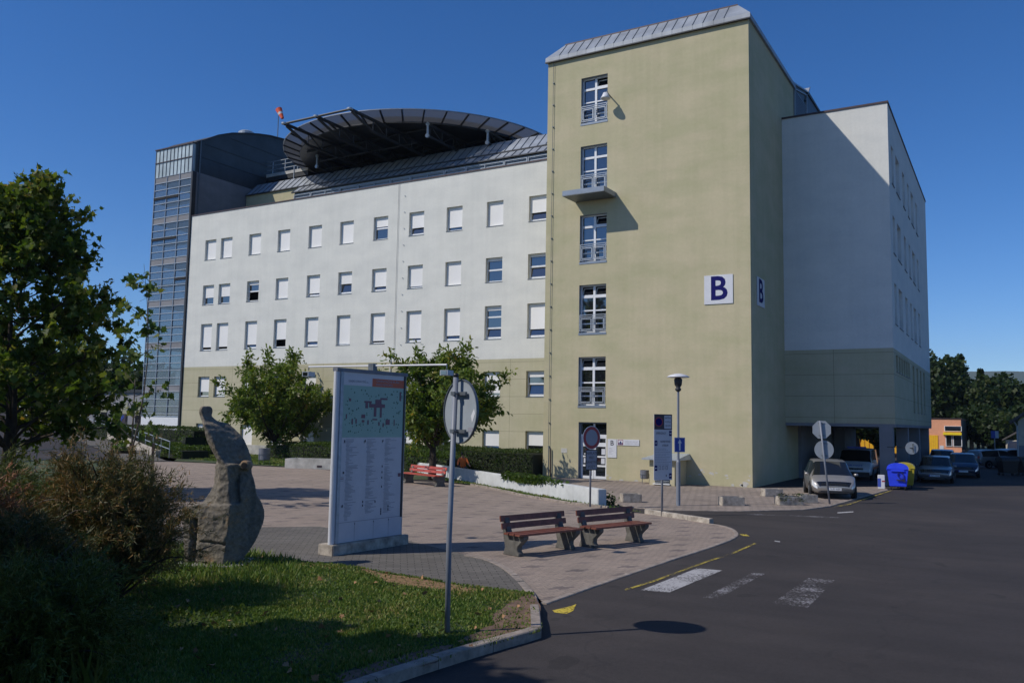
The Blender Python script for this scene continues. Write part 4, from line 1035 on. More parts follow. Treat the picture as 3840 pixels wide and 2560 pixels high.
M = frame_M((-20.45, YT - .01, 1.42), (1, 0, 0), (0, 0, 1)); o = plate('wall_plaque', 'faded pale plaque on the tower wall left of the door', 'plaque', M, .34, .24, 'peeled_plaster', .01)

# ================================================================ SIGN POSTS
view = Vector((-0.507, 0.862, 0)); rgt = Vector((0.862, 0.507, 0)); UPV = Vector((0, 0, 1))
def disc(mb, c, nrm, r, th, mat, n=28, sides=None, up=UPV):
    n = sides or n; nrm = Vector(nrm).normalized(); a = nrm.cross(up).normalized(); b = a.cross(nrm); ph = math.pi / n if sides else 0
    vs = []
    for d in (0, th):
        vs += [Vector(c) + nrm * d + (a * math.cos(2 * math.pi * k / n + ph) + b * math.sin(2 * math.pi * k / n + ph)) * r for k in range(n)]
    mb.add(vs, [tuple(reversed(range(n))), tuple(range(n, 2 * n))] + [(k, (k + 1) % n, n + (k + 1) % n, n + k) for k in range(n)], mat)
def clamp(mb, p, nb, a, w_=.28):
    """bracket strap between post and plate"""
    mb.bar(p - a * w_ * .35 + nb * -.03, p + a * w_ * .65 + nb * -.03, .03, .05, 'galv_dark'); mb.bar(p - a * .06 + nb * .035, p + a * .06 + nb * .035, .02, .06, 'galv_dark')
# nearest: back of a round sign
sx, sy = (-6.45, 9.43)
o = thing('round_road_sign', 'back of a large round traffic sign on a leaning grey pole in the foreground lawn', 'road sign', (sx, sy, .1))
base = Vector((sx, sy, .1)); topp = Vector((sx, sy, 3.44)) + rgt * 0.035
t = MB(); t.tube([base, base + Vector((-.005, 0, 1.2)), topp], .036, 'pole_paint', 14); t.tube([topp, topp + Vector((0, 0, .05))], .037, 'black_plastic', 14); t.build('pole', o, smooth=True)
nb = Vector((-.42, -.905, 0)).normalized(); av = UPV.cross(nb)
if av.dot(rgt) < 0: av = -av
cpt = Vector((topp.x, topp.y, 2.985)) - nb * .085 + av * .0
t = MB(); disc(t, cpt, -nb, .43, .006, 'sign_back', 40)
ring_ = []
for k in range(40):
    tt = 2 * math.pi * k / 40; tt2 = 2 * math.pi * (k + 1) / 40
    p = cpt + (av * math.cos(tt) + UPV * math.sin(tt)) * .425; q = cpt + (av * math.cos(tt2) + UPV * math.sin(tt2)) * .425
    t.bar(p + nb * .0, q + nb * .0, .012, .035, 'galv_dark', up=nb)
t.build('disc', o)
t = MB(); disc(t, cpt - nb * .0065, -nb, .40, .002, 'sign_red', 40); disc(t, cpt - nb * .009, -nb, .30, .002, 'sign_white', 40); t.build('sign_face', o)
t = MB()
for zz in (3.22, 2.72):
    c = Vector((topp.x, topp.y, zz)); t.bar(c - nb * .045 - av * .10, c - nb * .045 + av * .20, .03, .045, 'galv_dark'); t.bar(c + nb * .04 - av * .05, c + nb * .04 + av * .05, .015, .05, 'galv_dark')
    t.tube([c + nb * .045 - av * .045, c - nb * .06 - av * .045], .01, 'galv_dark', 6); t.tube([c + nb * .045 + av * .045, c - nb * .06 + av * .045], .01, 'galv_dark', 6)
t.build('clamp', o)
t = MB(); c = cpt + nb * .003 + av * .27 + UPV * -.06; t.add([c, c + av * .075 + UPV * .10, c + av * .10 + UPV * .03, c + av * .03 + UPV * -.09], [(0, 1, 2, 3)], 'sign_white')
c = cpt + nb * .003 + av * .20 + UPV * -.21; t.add([c, c + av * .12, c + av * .12 + UPV * -.055, c + UPV * -.055], [(0, 1, 2, 3)], 'ink_soft'); t.build('sticker', o, recalc=False)

# no vehicles sign with text panel
def facing(c, nf, z=0): return frame_M(c, UPV.cross(nf), UPV)
bx_, by_ = (-12.44, 26.57)
o = thing('prohibition_sign', 'round red-rimmed no-vehicles sign with black-framed text plate before the tower door', 'road sign', (bx_, by_, 0))
nf = Vector((.30, -.95, 0)).normalized()
nf = (-view * .80 + rgt * .60).normalized()
t = MB(); t.tube([(bx_, by_, .05), (bx_, by_, 2.70)], .035, 'pole_paint', 10); t.build('pole', o, smooth=True)
M = frame_M(Vector((bx_, by_, 2.38)) + nf * .05, UPV.cross(nf), UPV); Mi = M.copy()
t = MB(); cc = M.translation; disc(t, cc - nf * .006, nf, .40, .005, 'galv', 32); disc(t, cc - nf * .001, nf, .395, .002, 'sign_white', 32); disc(t, cc + nf * .0012, nf, .378, .002, 'sign_red', 32); disc(t, cc + nf * .0035, nf, .272, .002, 'sign_grey', 32); t.build('disc', o)
M = frame_M(Vector((bx_, by_, 1.63)) + nf * .05, UPV.cross(nf), UPV); t = MB(); t.M = M
t.box(-.27, .27, -.35, .35, -.01, 0, 'black_plastic'); t.box(-.235, .235, -.315, .315, 0, .004, 'sign_grey'); t.build('text_plate', o)
for k, s in enumerate(('NEPLATÍ', 'PRO', 'SANITNÍ', 'VOZY')):
    textmesh(s, .125, 'ink', M @ Matrix.Translation((0, .22 - .15 * k, .006)), 'lettering', o, depth=.001)

# direction board
bx_, by_ = (-9.58, 25.77)
o = thing('direction_board', 'tall narrow grey direction board reading EMERGENCY on a single post by the kerb', 'sign', (bx_, by_, 0))
nf = (-view * .93 - rgt * -.37).normalized(); t = MB(); t.tube([(bx_, by_, .0), (bx_, by_, 3.0)], .035, 'pole_paint', 10); t.build('post', o, smooth=True)
M = frame_M(Vector((bx_, by_, 2.16)) + nf * .06, UPV.cross(nf), UPV); t = MB(); t.M = M; Wd, Hd = .66, 2.06
t.box(-Wd / 2, Wd / 2, -Hd / 2, Hd / 2, -.02, 0, 'panel_white'); t.build('panel', o)
t = MB(); t.M = M
t.box(-.33, .33, .55, 1.03, .0005, .004, 'sign_dark'); t.box(.04, .30, .58, .99, .0045, .007, 'panel_white'); t.build('header', o)
t = MB(); disc(t, M @ Vector((-.16, .79, .005)), nf, .15, .002, 'sign_red', 24); disc(t, M @ Vector((-.16, .79, .0075)), nf, .12, .002, 'navy', 24); t.build('emblem', o)
for k, s in enumerate(('NÁVŠTĚVNÍ', 'VOZIDLA', 'VJEZD')): textmesh(s, .08, 'ink', M @ Matrix.Translation((.17, .91 - .12 * k, .008)), 'lettering', o, depth=.001, width=.22)
textmesh('EMERGENCY', .10, 'ink', M @ Matrix.Translation((-.07, .43, .002)), 'lettering', o, depth=.001, width=.36)
textmesh('HLAVNÍ VCHOD', .095, 'ink', M @ Matrix.Translation((.08, .17, .002)), 'lettering', o, depth=.001, width=.36)
textmesh('ATRIUM', .095, 'ink', M @ Matrix.Translation((.08, .05, .002)), 'lettering', o, depth=.001, width=.22)
t = MB(); t.M = M
def arrow(x, y, dx, dy, s=.05):
    t.box(x - s, x + s, y - s * 1.6, y + s * 1.6, .001, .003, 'navy')
    px_, py_ = -dy, dx
    t.add([(x + dx * .045, y + dy * .045, .0045), (x + px_ * .03, y + py_ * .03, .0045), (x - px_ * .03, y - py_ * .03, .0045)], [(0, 1, 2)], 'sign_white')
    t.add([(x - dx * .045 + px_ * .01, y - dy * .045 + py_ * .01, .0045), (x - dx * .045 - px_ * .01, y - dy * .045 - py_ * .01, .0045), (x - px_ * .01, y - py_ * .01, .0045), (x + px_ * .01, y + py_ * .01, .0045)], [(0, 1, 2, 3)], 'sign_white')
arrow(.27, .43, 1, 0); arrow(-.26, .12, 0, 1); arrow(-.26, -.66, -1, 0); arrow(.27, -.90, 1, 0)
rn = random.Random(3)
for k in range(11):
    y = -.06 - k * .052; x = -.30
    while x < rn.choice((.05, .2, .28)): L_ = rn.uniform(.03, .09); t.box(x, x + L_, y, y + .014, .001, .0025, 'ink_soft'); x += L_ + .014
for x in (-.12, .0, .13):
    for a, b in (((x - .03, -.6), (x + .03, -.6)), ((x - .03, -.70), (x + .03, -.70)), ((x - .03, -.7), (x - .03, -.6)), ((x + .03, -.7), (x + .03, -.6))): t.bar((a[0], a[1], .003), (b[0], b[1], .003), .008, .004, 'ink')
t.box(.10, .13, -.92, -.86, .001, .003, 'ink'); t.build('print', o, recalc=False)

# lamp post with saucer head, and the blue arrow sign clamped to it
lx, ly = (-10.34, 29.45)
o = thing('street_lamp', 'slim grey lamp post with white saucer head standing before the olive tower', 'street lamp', (lx, ly, 0))
t = MB(); t.lathe([(.075, 0), (.075, 1.55), (.045, 1.62), (.04, 4.05), (.03, 4.1)], (lx, ly, 0), 'pole_paint', 14); t.build('pole', o, smooth=False)
t = MB(); t.lathe([(.04, 4.05), (.10, 4.10), (.11, 4.16), (.07, 4.2), (.13, 4.3), (.15, 4.5), (.10, 4.55), (.03, 4.6)], (lx, ly, 0), 'steel_dark', 16); t.build('lantern', o, smooth=True)
t = MB(); t.lathe([(.0, 4.56), (.28, 4.555), (.40, 4.57), (.405, 4.585), (.30, 4.65), (.12, 4.70), (0, 4.715)], (lx, ly, 0), 'sign_white', 28); t.build('shade', o, smooth=True)
nf = (-view * .9 + rgt * .43).normalized(); M = frame_M(Vector((lx, ly, 2.16)) + nf * .09, UPV.cross(nf), UPV)
o = thing('one_way_sign', 'square blue sign with white upward arrow fixed to the lamp post', 'road sign', M.translation)
t = MB(); t.M = M; t.box(-.23, .23, -.26, .26, -.012, 0, 'sign_blue'); t.build('panel', o)
t = MB(); t.M = M
t.add([(-.035, -.20, .002), (.035, -.20, .002), (.035, .08, .002), (-.035, .08, .002)], [(0, 1, 2, 3)], 'sign_white'); t.add([(-.085, .06, .0025), (.085, .06, .0025), (0, .21, .0025)], [(0, 1, 2)], 'sign_white')
for a, b in (((-.22, -.25), (.22, -.25)), ((-.22, .25), (.22, .25)), ((-.22, -.25), (-.22, .25)), ((.22, -.25), (.22, .25))): t.bar((a[0], a[1], .002), (b[0], b[1], .002), .012, .003, 'sign_white')
t.build('arrow', o, recalc=False)

# octagonal and round signs seen from behind on the slanting post by the silver car
bx_, by_ = (-6.01, 33.98)
o = thing('stop_sign_post', 'leaning grey post with an octagonal plate above a round one, both seen from behind', 'road sign', (bx_, by_, 0))
bt = Vector((bx_, by_, 0)); tp_ = bt + UPV * 3.12 - rgt * .32
t = MB(); t.tube([bt, tp_], .035, 'pole_paint', 10); t.build('pole', o, smooth=True)
nb = (-view * .98 - rgt * .15).normalized()
for zz, nm, sd_ in ((2.78, 'octagonal_plate', 8), (2.03, 'round_plate', None)):
    c = bt.lerp(tp_, zz / 3.12) - nb * .05 + rgt * .04; t = MB(); disc(t, c, -nb, .36 if sd_ else .35, .006, 'sign_back', 32, sd_)
    t.build(nm, o)
    t = MB()
    for dz in (-.22, .24): t.bar(c + nb * .02 + UPV * dz - rgt * .12, c + nb * .02 + UPV * dz + rgt * .12, .02, .03, 'galv_dark')
    t.build('clamp', o)
# round sign on an arm from the pillar
o = thing('projecting_sign', 'small round sign back on a horizontal arm beside the undercroft pillar', 'road sign', (-5.3, 46.7, 1.8))
t = MB(); t.tube([(-5.5, 46.95, 1.95), (-4.30, 46.95, 1.93)], .018, 'black_plastic', 6); t.tube([(-4.30, 46.95, 1.7), (-4.30, 46.95, 2.15)], .018, 'black_plastic', 6); t.build('arm', o)
t = MB(); disc(t, Vector((-4.36, 46.98, 1.93)), (view * .98 + rgt * .1), .31, .006, 'sign_back', 28); t.build('plate', o)

# ================================================================ INFORMATION BOARD
ang = math.atan2(16.0 - 13.69, -12.11 + 12.28)     # direction of the long side
ibd = Vector((math.cos(ang), math.sin(ang), 0)); ibn = Vector((ibd.y, -ibd.x, 0))   # shaded face looks +X
ib = thing('information_board', 'tall double-sided hospital map board on a concrete base in the plaza', 'information board', (-12.45, 14.9, 0))
M0 = frame_M((-12.28, 13.69, 0), ibd, UPV)   # x along board, y up, z towards +X
t = MB(); t.M = M0; t.box(-.02, 2.36, -.02, .235, -.44, .0, 'concrete_dirty'); t.build('base', ib, bevel=.015)
BW, B0, B1 = 2.14, .245, 3.87; xo = .06; zb = -.10
t = MB(); t.M = M0
t.box(xo, xo + BW, B0, B1, zb - .10, zb, 'panel_white'); t.build('panel', ib)
t = MB(); t.M = M0
t.tube([(xo + .0, B0 - .01, zb - .05), (xo + .0, B1, zb - .05)], .06, 'sign_white', 12); t.tube([(xo + BW, B0, zb - .05), (xo + BW, B1, zb - .05)], .055, 'galv', 12)
t.box(xo - .05, xo + BW + .06, B1, B1 + .08, zb - .12, zb + .02, 'bin_grey'); t.box(xo + BW - .06, xo + BW + .0, B0 + .4, B1, zb, zb + .012, 'steel_dark')
t.box(xo + .06, xo + .14, B0, B1, zb, zb + .03, 'galv')
t.build('frame', ib)
def P(x, y): return (xo + .14 + x * (BW - .2), B0 + y)
t = MB(); t.M = M0
def R4(x0, x1, y0, y1, z, m): t.box(*(P(x0, 0)[0], P(x1, 0)[0]), B0 + y0, B0 + y1, zb + z, zb + z + .0015, m)
HT = B1 - B0
R4(0, 1, .0, .42, .001, 'panel_white'); R4(0, 1, 2.22, HT - .12, .002, 'map_green'); R4(0, .46, HT - .28, HT - .10, .004, 'panel_white'); R4(.46, 1, HT - .28, HT - .10, .004, 'map_orange')
R4(0, 1, .415, .425, .004, 'ink_soft')
for xx in (.25, .55, .8): R4(xx, xx + .004, .02, .41, .004, 'ink_soft'); R4(xx - .004, xx + .01, .36, .38, .005, 'ink')
R4(0, 1, 2.40, 2.415, .005, 'map_light')
rn = random.Random(11)
for k in range(130):   # trees on the map
    x, y = rn.uniform(.03, .97), rn.uniform(2.3, HT - .36)
    if .25 < x < .8 and 2.7 < y < 3.1 and rn.random() < .8: continue
    s = rn.uniform(.006, .016); R4(x, x + s, y, y + s * 2.2, .006, 'map_tree')
for (x0, x1, y0, y1) in ((.45, .68, 2.88, 2.96), (.52, .62, 2.96, 3.06), (.6, .72, 3.06, 3.10), (.5, .54, 2.68, 2.88), (.6, .63, 2.66, 2.88), (.34, .46, 2.98, 3.02), (.36, .40, 2.86, 2.98), (.42, .45, 2.88, 3.0), (.30, .36, 2.64, 2.72), (.31, .35, 2.55, 2.6), (.15, .17, 2.5, 2.62), (.21, .23, 2.52, 2.62), (.06, .075, 2.62, 2.72), (.48, .56, 2.60, 2.63), (.7, .77, 2.5, 2.62), (.84, .855, 2.48, 2.62), (.93, .955, 3.05, 3.26), (.1, .13, 3.0, 3.06), (.4, .42, 2.5, 2.6), (.58, .6, 2.48, 2.56), (.65, .67, 2.45, 2.54)): R4(x0, x1, y0, y1, .008, 'map_roof')
for c0, n_ in ((.08, 62), (.40, 58), (.70, 60)):
    for k in range(n_):
        y = 2.17 - k * .028; x = c0 + rn.choice((0, .01, .01)); L_ = rn.uniform(.04, .13) if rn.random() < .8 else rn.uniform(.12, .2)
        if rn.random() < .06: continue
        R4(x, x + L_, y, y + .010, .004, 'ink_soft')
for (x, y) in ((.05, 2.12), (.37, 2.12), (.66, 2.12), (.05, 1.45), (.66, 1.55), (.66, 1.42), (.66, 1.3), (.36, .80), (.36, .72), (.05, .75), (.66, 1.1), (.66, .6), (.66, .55), (.78, .65), (.78, .58), (.66, .5), (.56, .78)): R4(x, x + .014, y, y + .045, .005, 'ink')
R4(.0, .06, 1.38, 1.39, .005, 'ink_soft'); R4(.0, .06, 1.34, 1.355, .005, 'map_roof'); R4(.0, .06, 1.30, 1.31, .005, 'ink_soft'); R4(.94, .99, 1.32, 1.40, .005, 'map_roof')
t.build('poster', ib, recalc=False)
def onb(x, y, z=.007): return M0 @ Matrix.Translation((P(x, 0)[0], B0 + y, zb + z))
textmesh('ORIENTAČNÍ PLÁN', .075, 'sign_grey', onb(.72, HT - .155), 'lettering', ib, depth=.001, width=.75)
textmesh('AREÁLU NEMOCNICE', .07, 'sign_grey', onb(.66, HT - .23), 'lettering', ib, depth=.001, width=.55)
textmesh('KRAJSKÁ ZDRAVOTNÍ, a.s.', .07, 'ink_soft', onb(.24, HT - .19), 'lettering', ib, depth=.001, width=.6)
for s, (x, y) in zip('ABCDE', ((.055, 2.12), (.05, 1.47), (.05, .76), (.37, 2.12), (.66, 2.12))): textmesh(s, .07, 'ink', onb(x, y), 'lettering', ib, depth=.001)
# lamp bar across the top with two floodlights
t = MB(); mid = M0 @ Vector((xo + BW * .52, B1 + .18, zb - .08)); dn = Vector((1, .02, .0)).normalized()
l0 = mid - dn * 1.9 + Vector((0, 0, .02)); l1 = mid + dn * 2.0
t.tube([l0, l1], .02, 'sign_white', 8); t.tube([mid, M0 @ Vector((xo + BW * .52, B1 + .0, zb - .08))], .03, 'galv', 8)
q_ = mid + Vector((0, 0, -.02)); t.box(q_.x - .07, q_.x + .07, q_.y - .07, q_.y + .07, q_.z - .1, q_.z + .08, 'galv_dark'); t.build('lamp_arm', ib)
for e_ in (l0, l1):
    t = MB(); t.tube([e_, e_ - UPV * .09], .012, 'galv_dark', 6); c = e_ - UPV * .17
    t.box(c.x - .10, c.x + .10, c.y - .11, c.y + .11, c.z - .06, c.z + .05, 'galv'); t.box(c.x - .07, c.x + .07, c.y - .118, c.y - .111, c.z - .045, c.z + .035, 'glass')
    t.build('floodlight', ib)

# ================================================================ BENCHES
def make_bench(wood, label, group, L=2.0):
    """local x along the bench, y towards the sitter's front; the backrest is at -y"""
    o = thing('park_bench', label, 'bench', group=group)
    prof = [(-.10, 0), (.40, 0), (.41, .05), (.35, .11), (.36, .2), (.55, .37), (.56, .435), (.06, .435), (.02, .52), (-.07, .80), (-.15, .80), (-.12, .5), (-.09, .36), (-.04, .16)]
    for s in (-1, 1):
        b = MB(); b.prism(prof, 'x', s * (L / 2 - .19) - .075, s * (L / 2 - .19) + .075, 'concrete_aged'); b.build('leg', o, shift=False, bevel=.01)
    for k, (y0, y1) in enumerate(((.04, .19), (.215, .365), (.39, .55))):
        b = MB(); b.box(-L / 2, L / 2, y0, y1, .437, .48, wood); b.build('seat_slat', o, shift=False, bevel=.008)
    for (z, y) in ((.60, -.045), (.755, -.10)):
        b = MB(); b.M = Matrix.Translation((0, y, z)) @ Matrix.Rotation(R(9), 4, 'X'); b.box(-L / 2, L / 2, 0, .04, -.065, .065, wood); b.build('back_slat', o, shift=False, bevel=.008)
    return o
def clone(root, loc, rz, label, group=None):
    r = root.copy(); COL.objects.link(r); r.location = loc; r.rotation_euler = (0, 0, rz); r['label'] = label
    if group: r['group'] = group
    for ch in root.children:
        c = ch.copy(); COL.objects.link(c); c.parent = r
        for g in ch.children:
            d = g.copy(); COL.objects.link(d); d.parent = c
    return r
bench0 = make_bench('bench_wood', 'nearer brown slatted bench on concrete legs at the plaza edge', 'brown park benches')
def place_bench(p, q): 
    d = Vector((q[0] - p[0], q[1] - p[1])); return math.atan2(d.y, d.x), ((p[0] + q[0]) / 2, (p[1] + q[1]) / 2)
a_, c_ = place_bench((-9.38, 16.35), (-8.60, 17.75)); a_ = math.atan2(.82, .57)
bench0.location = (-9.28, 17.12, .01); bench0.rotation_euler = (0, 0, a_ + math.pi)
# local +y must face (+.82,-.57)
def face_bench(o, p, fdir):
    f = Vector(fdir).normalized(); o.location = (p[0], p[1], .01); o.rotation_euler = (0, 0, math.atan2(f.y, f.x) - math.pi / 2)
face_bench(bench0, (-9.27, 16.94), (.957, -.29))
b2 = clone(bench0, (0, 0, 0), 0, 'farther brown slatted bench, nearer the kerb of the side road'); face_bench(b2, (-8.47, 19.08), (.95, -.31))
rb_ = make_bench('bench_red', 'red-painted bench with concrete legs at the grass edge under a cherry tree', None, 2.9); face_bench(rb_, (-22.75, 31.35), (-.35, -.94))
g_m = MB(); g_m.M = Matrix.Translation((0, -.07, .68)) @ Matrix.Rotation(R(18), 4, 'X')
rn = random.Random(2)
for k in range(14):
    x = rn.uniform(-.35, .25); z = rn.uniform(-.12, .12); g_m.box(x, x + rn.uniform(.03, .12), .0 + .041, .044, z, z + rn.uniform(.01, .04), 'cloth_dark')
g_m.build('graffiti', rb_, shift=False)

# ================================================================ WALLS, TROUGHS, BINS, BLOCKS
wa, wb = Vector((-12.42, 27.17)), Vector((-31.5, 40.4)); wd = (wb - wa).normalized(); wn_ = Vector((wd.y, -wd.x)) * -1
if wn_.y < 0: wn_ = -wn_
t = MB(); pts = [wa, wa + wn_ * .34, wb + wn_ * .34, wb]
t.add([(p.x, p.y, 0) for p in pts] + [(p.x, p.y, .60 if i < 2 else .55) for i, p in enumerate(pts)], [(0, 1, 2, 3), (4, 5, 6, 7), (0, 4, 5, 1), (1, 5, 6, 2), (2, 6, 7, 3), (3, 7, 4, 0)], 'wall_white')
o = t.build('retaining_wall', bevel=.02); tag(o, 'long low white wall with ivy, running from the side road back past the red bench', 'wall')
t = MB(); t.box(-58.5, -44.5, 46.3, 46.7, 0, .78, 'concrete_pale'); o = t.build('low_wall'); tag(o, 'low pale wall at the foot of the facade behind the left cherry tree', 'wall')
tr0 = thing('concrete_trough', 'long low pale concrete trough on the plaza left of the map board', 'trough', (-34, 37, 0))
td = (Vector((-33.49, 36.89)) - Vector((-36.2, 36.0))).normalized(); tm = frame_M((-36.2, 36.0, 0), (td.x, td.y, 0), UPV)   # z = towards camera? ensure
t = MB(); t.M = Matrix(((td.x, -td.y, 0, -36.2), (td.y, td.x, 0, 36.0), (0, 0, 1, 0), (0, 0, 0, 1)))
t.box(0, 6.0, 0, .12, 0, .55, 'concrete_pale'); t.box(0, 6.0, 1.28, 1.4, 0, .55, 'concrete_pale'); t.box(0, .12, .12, 1.28, 0, .55, 'wall_white'); t.box(5.88, 6, .12, 1.28, 0, .55, 'concrete_pale'); t.build('trough', tr0)
t2 = MB(); t2.M = t.M; t2.box(.12, 5.88, .12, 1.28, .0, .42, 'lawn_soil'); t2.box(2.0, 2.3, -.01, -.002, .1, .22, 'sign_dark'); t2.build('soil', tr0)
# litter bins
def make_bin(label, p, r, h0, h1, group):
    o = thing('litter_bin', label, 'litter bin', (p[0], p[1], .0), group=group)
    t = MB(); t.lathe([(r * .86, h0), (r, h0 + .03), (r * 1.03, h1 - .02), (r * 1.03, h1), (r * .95, h1), (r * .9, h0 + .08), (0, h0 + .06)], (p[0], p[1], 0), 'bin_grey', 20); t.build('drum', o)
    t = MB()
    for k in range(3):
        a = 2 * math.pi * k / 3 + .4; t.tube([(p[0] + r * 1.1 * math.cos(a), p[1] + r * 1.1 * math.sin(a), 0), (p[0] + r * 1.06 * math.cos(a), p[1] + r * 1.06 * math.sin(a), h0 + (h1 - h0) * .55)], .014, 'galv_dark', 6)
    for k in range(20):
        a, b = 2 * math.pi * k / 20, 2 * math.pi * (k + 1) / 20; t.bar((p[0] + r * 1.06 * math.cos(a), p[1] + r * 1.06 * math.sin(a), h0 + (h1 - h0) * .5), (p[0] + r * 1.06 * math.cos(b), p[1] + r * 1.06 * math.sin(b), h0 + (h1 - h0) * .5), .02, .03, 'galv_dark')
    t.build('stand', o); return o
make_bin('grey metal litter bin on thin legs beside the left cherry tree', (-39.60, 37.64), .34, .28, 1.0, 'round metal litter bins')
make_bin('small grey metal litter bin against the olive tower beside the vent housing', (-15.62, 39.6), .21, .22, .64, 'round metal litter bins')
# concrete blocks on the forecourt
def make_block(label, p, d, L, plants=False):
    o = thing('concrete_planter', label, 'planter', (p[0], p[1], 0.012), math.atan2(d[1], d[0]), 'rectangular concrete planters')
    b = MB(); w_, h = .42, .31
    b.box(-L / 2, L / 2, -w_ / 2, -w_ / 2 + .06, 0, h, 'concrete_dirty'); b.box(-L / 2, L / 2, w_ / 2 - .06, w_ / 2, 0, h, 'concrete_dirty')
    b.box(-L / 2, -L / 2 + .06, -w_ / 2 + .06, w_ / 2 - .06, 0, h, 'concrete_dirty'); b.box(L / 2 - .06, L / 2, -w_ / 2 + .06, w_ / 2 - .06, 0, h, 'concrete_dirty')
    b.build('box', o, shift=False, bevel=.012); b = MB(); b.box(-L / 2 + .06, L / 2 - .06, -w_ / 2 + .06, w_ / 2 - .06, .02, h - .05, 'lawn_soil'); b.build('soil', o, shift=False)
    if plants:
        v = []; f = []; rn = random.Random(9)
        for k in range(260):
            x = rn.choice((-L * .28, L * .38)) + rn.gauss(0, .10); y = rn.uniform(-.16, .2) if rn.random() < .7 else -w_ / 2 - .03; z = h + rn.uniform(-.06, .10) if y > -.2 else h - rn.uniform(0, .18)
            a = rn.uniform(0, 6.28); s = rn.uniform(.03, .06); i = len(v)
            v += [(x, y, z), (x + s * math.cos(a), y + s * math.sin(a), z + s * .4), (x + s * 1.4 * math.cos(a + .5), y + s * 1.4 * math.sin(a + .5), z - .01)]; f += [i, i + 1, i + 2]
        rawmesh('plants', v, f, 3, 'hedge_leaf', o)
    return o
make_block('weathered concrete planter standing alone nearest the end of the white wall', ((-12.44 - 11.95) / 2, 29.55), (.35, .3), .72)
make_block('weathered concrete planter standing alone between lamp post and silver car', (-8.84, 30.85), (.62, .53), .85)
make_block('concrete planter with trailing green plants in front of the silver car', (-7.2, 32.6), (.70, .61), .95, True)
make_block('concrete planter just behind the planted one, beside the silver car', (-6.85, 33.95), (.50, .44), .72)
make_block('farthest concrete planter, at the shaded corner of the olive tower', (-8.65, 36.05), (.55, .50), .82)
b = MB(); b.box(-9.6, -9.0, 35.2, 35.6, 0, .28, 'concrete_dirty')

# waste containers
def container(name, label, p, rz, mat):
    o = thing(name, label, 'waste container', (p[0], p[1], 0), rz, 'wheeled waste containers')
    L, W = 1.02, .92; b = MB()
    lo = [(-L / 2 + .1, -W / 2 + .09), (L / 2 - .1, -W / 2 + .09), (L / 2 - .1, W / 2 - .09), (-L / 2 + .1, W / 2 - .09)]; hi = [(-L / 2, -W / 2), (L / 2, -W / 2), (L / 2, W / 2), (-L / 2, W / 2)]
    b.add([(x, y, .17) for x, y in lo] + [(x, y, .95) for x, y in hi], [(0, 3, 2, 1), (4, 5, 6, 7), (0, 1, 5, 4), (1, 2, 6, 5), (2, 3, 7, 6), (3, 0, 4, 7)], mat)
    b.box(-L / 2 - .03, L / 2 + .03, -W / 2 - .03, -W / 2 - .001, .90, .96, mat); b.box(-L / 2 - .05, -L / 2 - .001, -.3, .3, .86, .95, mat); b.box(L / 2 + .001, L / 2 + .05, -.3, .3, .86, .95, mat); b.build('body', o, shift=False, bevel=.02)
    b = MB(); n = 10; vs = []
    for k in range(n + 1):
        t = math.pi * k / n; y = -math.cos(t) * (W / 2 + .02); z = .965 + .27 * math.sin(t) ** .8
        vs += [(-L / 2 - .03, y, z), (L / 2 + .03, y, z)]
    fs = [(2 * k, 2 * k + 1, 2 * k + 3, 2 * k + 2) for k in range(n)] + [tuple(2 * k for k in range(n + 1)), tuple(2 * k + 1 for k in reversed(range(n + 1)))]
    b.add(vs, fs, mat); b.build('lid', o, shift=False)
    for x in (-.42, .42):
        for y in (-.3, .3):
            b = MB(); b.M = Matrix.Translation((x, y, .085)) @ Matrix.Rotation(R(90), 4, 'X'); b.lathe([(.03, -.02), (.085, -.02), (.085, .02), (.03, .02)], (0, 0, 0), 'rubber', 12); b.build('wheel', o, shift=False)
    return o
cb = container('waste_container', 'blue plastic wheeled recycling container with rounded lid and black graffiti', (-4.78, 44.6), R(-84), 'blue_plastic')
g = MB(); g.M = Matrix.Translation((.045, 0, 0)) @ Matrix.Rotation(R(90), 4, 'Z')
def gr(cx, cz, r): 
    for k in range(12):
        a, b_ = 2 * math.pi * k / 12, 2 * math.pi * (k + 1) / 12
        if k != 3: g.bar((cx + r * math.cos(a), -.475, cz + r * math.sin(a)), (cx + r * math.cos(b_), -.475, cz + r * math.sin(b_)), .02, .05, 'cloth_dark', up=(0, 1, 0))
gr(.12, .70, .13); g.bar((-.06, -.46, .48), (.2, -.455, .46), .05, .03, 'cloth_dark', up=(0, 1, 0)); g.bar((.2, -.455, .46), (.3, -.455, .52), .05, .03, 'cloth_dark', up=(0, 1, 0)); g.bar((.2, -.455, .46), (.32, -.455, .40), .05, .03, 'cloth_dark', up=(0, 1, 0))
g.build('graffiti', cb, shift=False)
container('waste_container', 'dark yellow wheeled recycling container just behind the blue one', (-4.62, 45.95), R(-86), 'yellow_plastic')
o = thing('utility_box', 'small pale box with blue and red marks left of the blue container', 'box', (-5.50, 44.5, 0), R(8))
t = MB(); t.box(-.16, .16, -.15, .15, 0, .66, 'sign_white'); t.build('body', o, shift=False, bevel=.02)
t = MB(); t.box(-.161, -.02, -.156, -.151, .1, .5, 'stripe_blue'); t.box(.02, .16, -.156, -.151, .34, .40, 'sign_red'); t.build('label', o, shift=False)

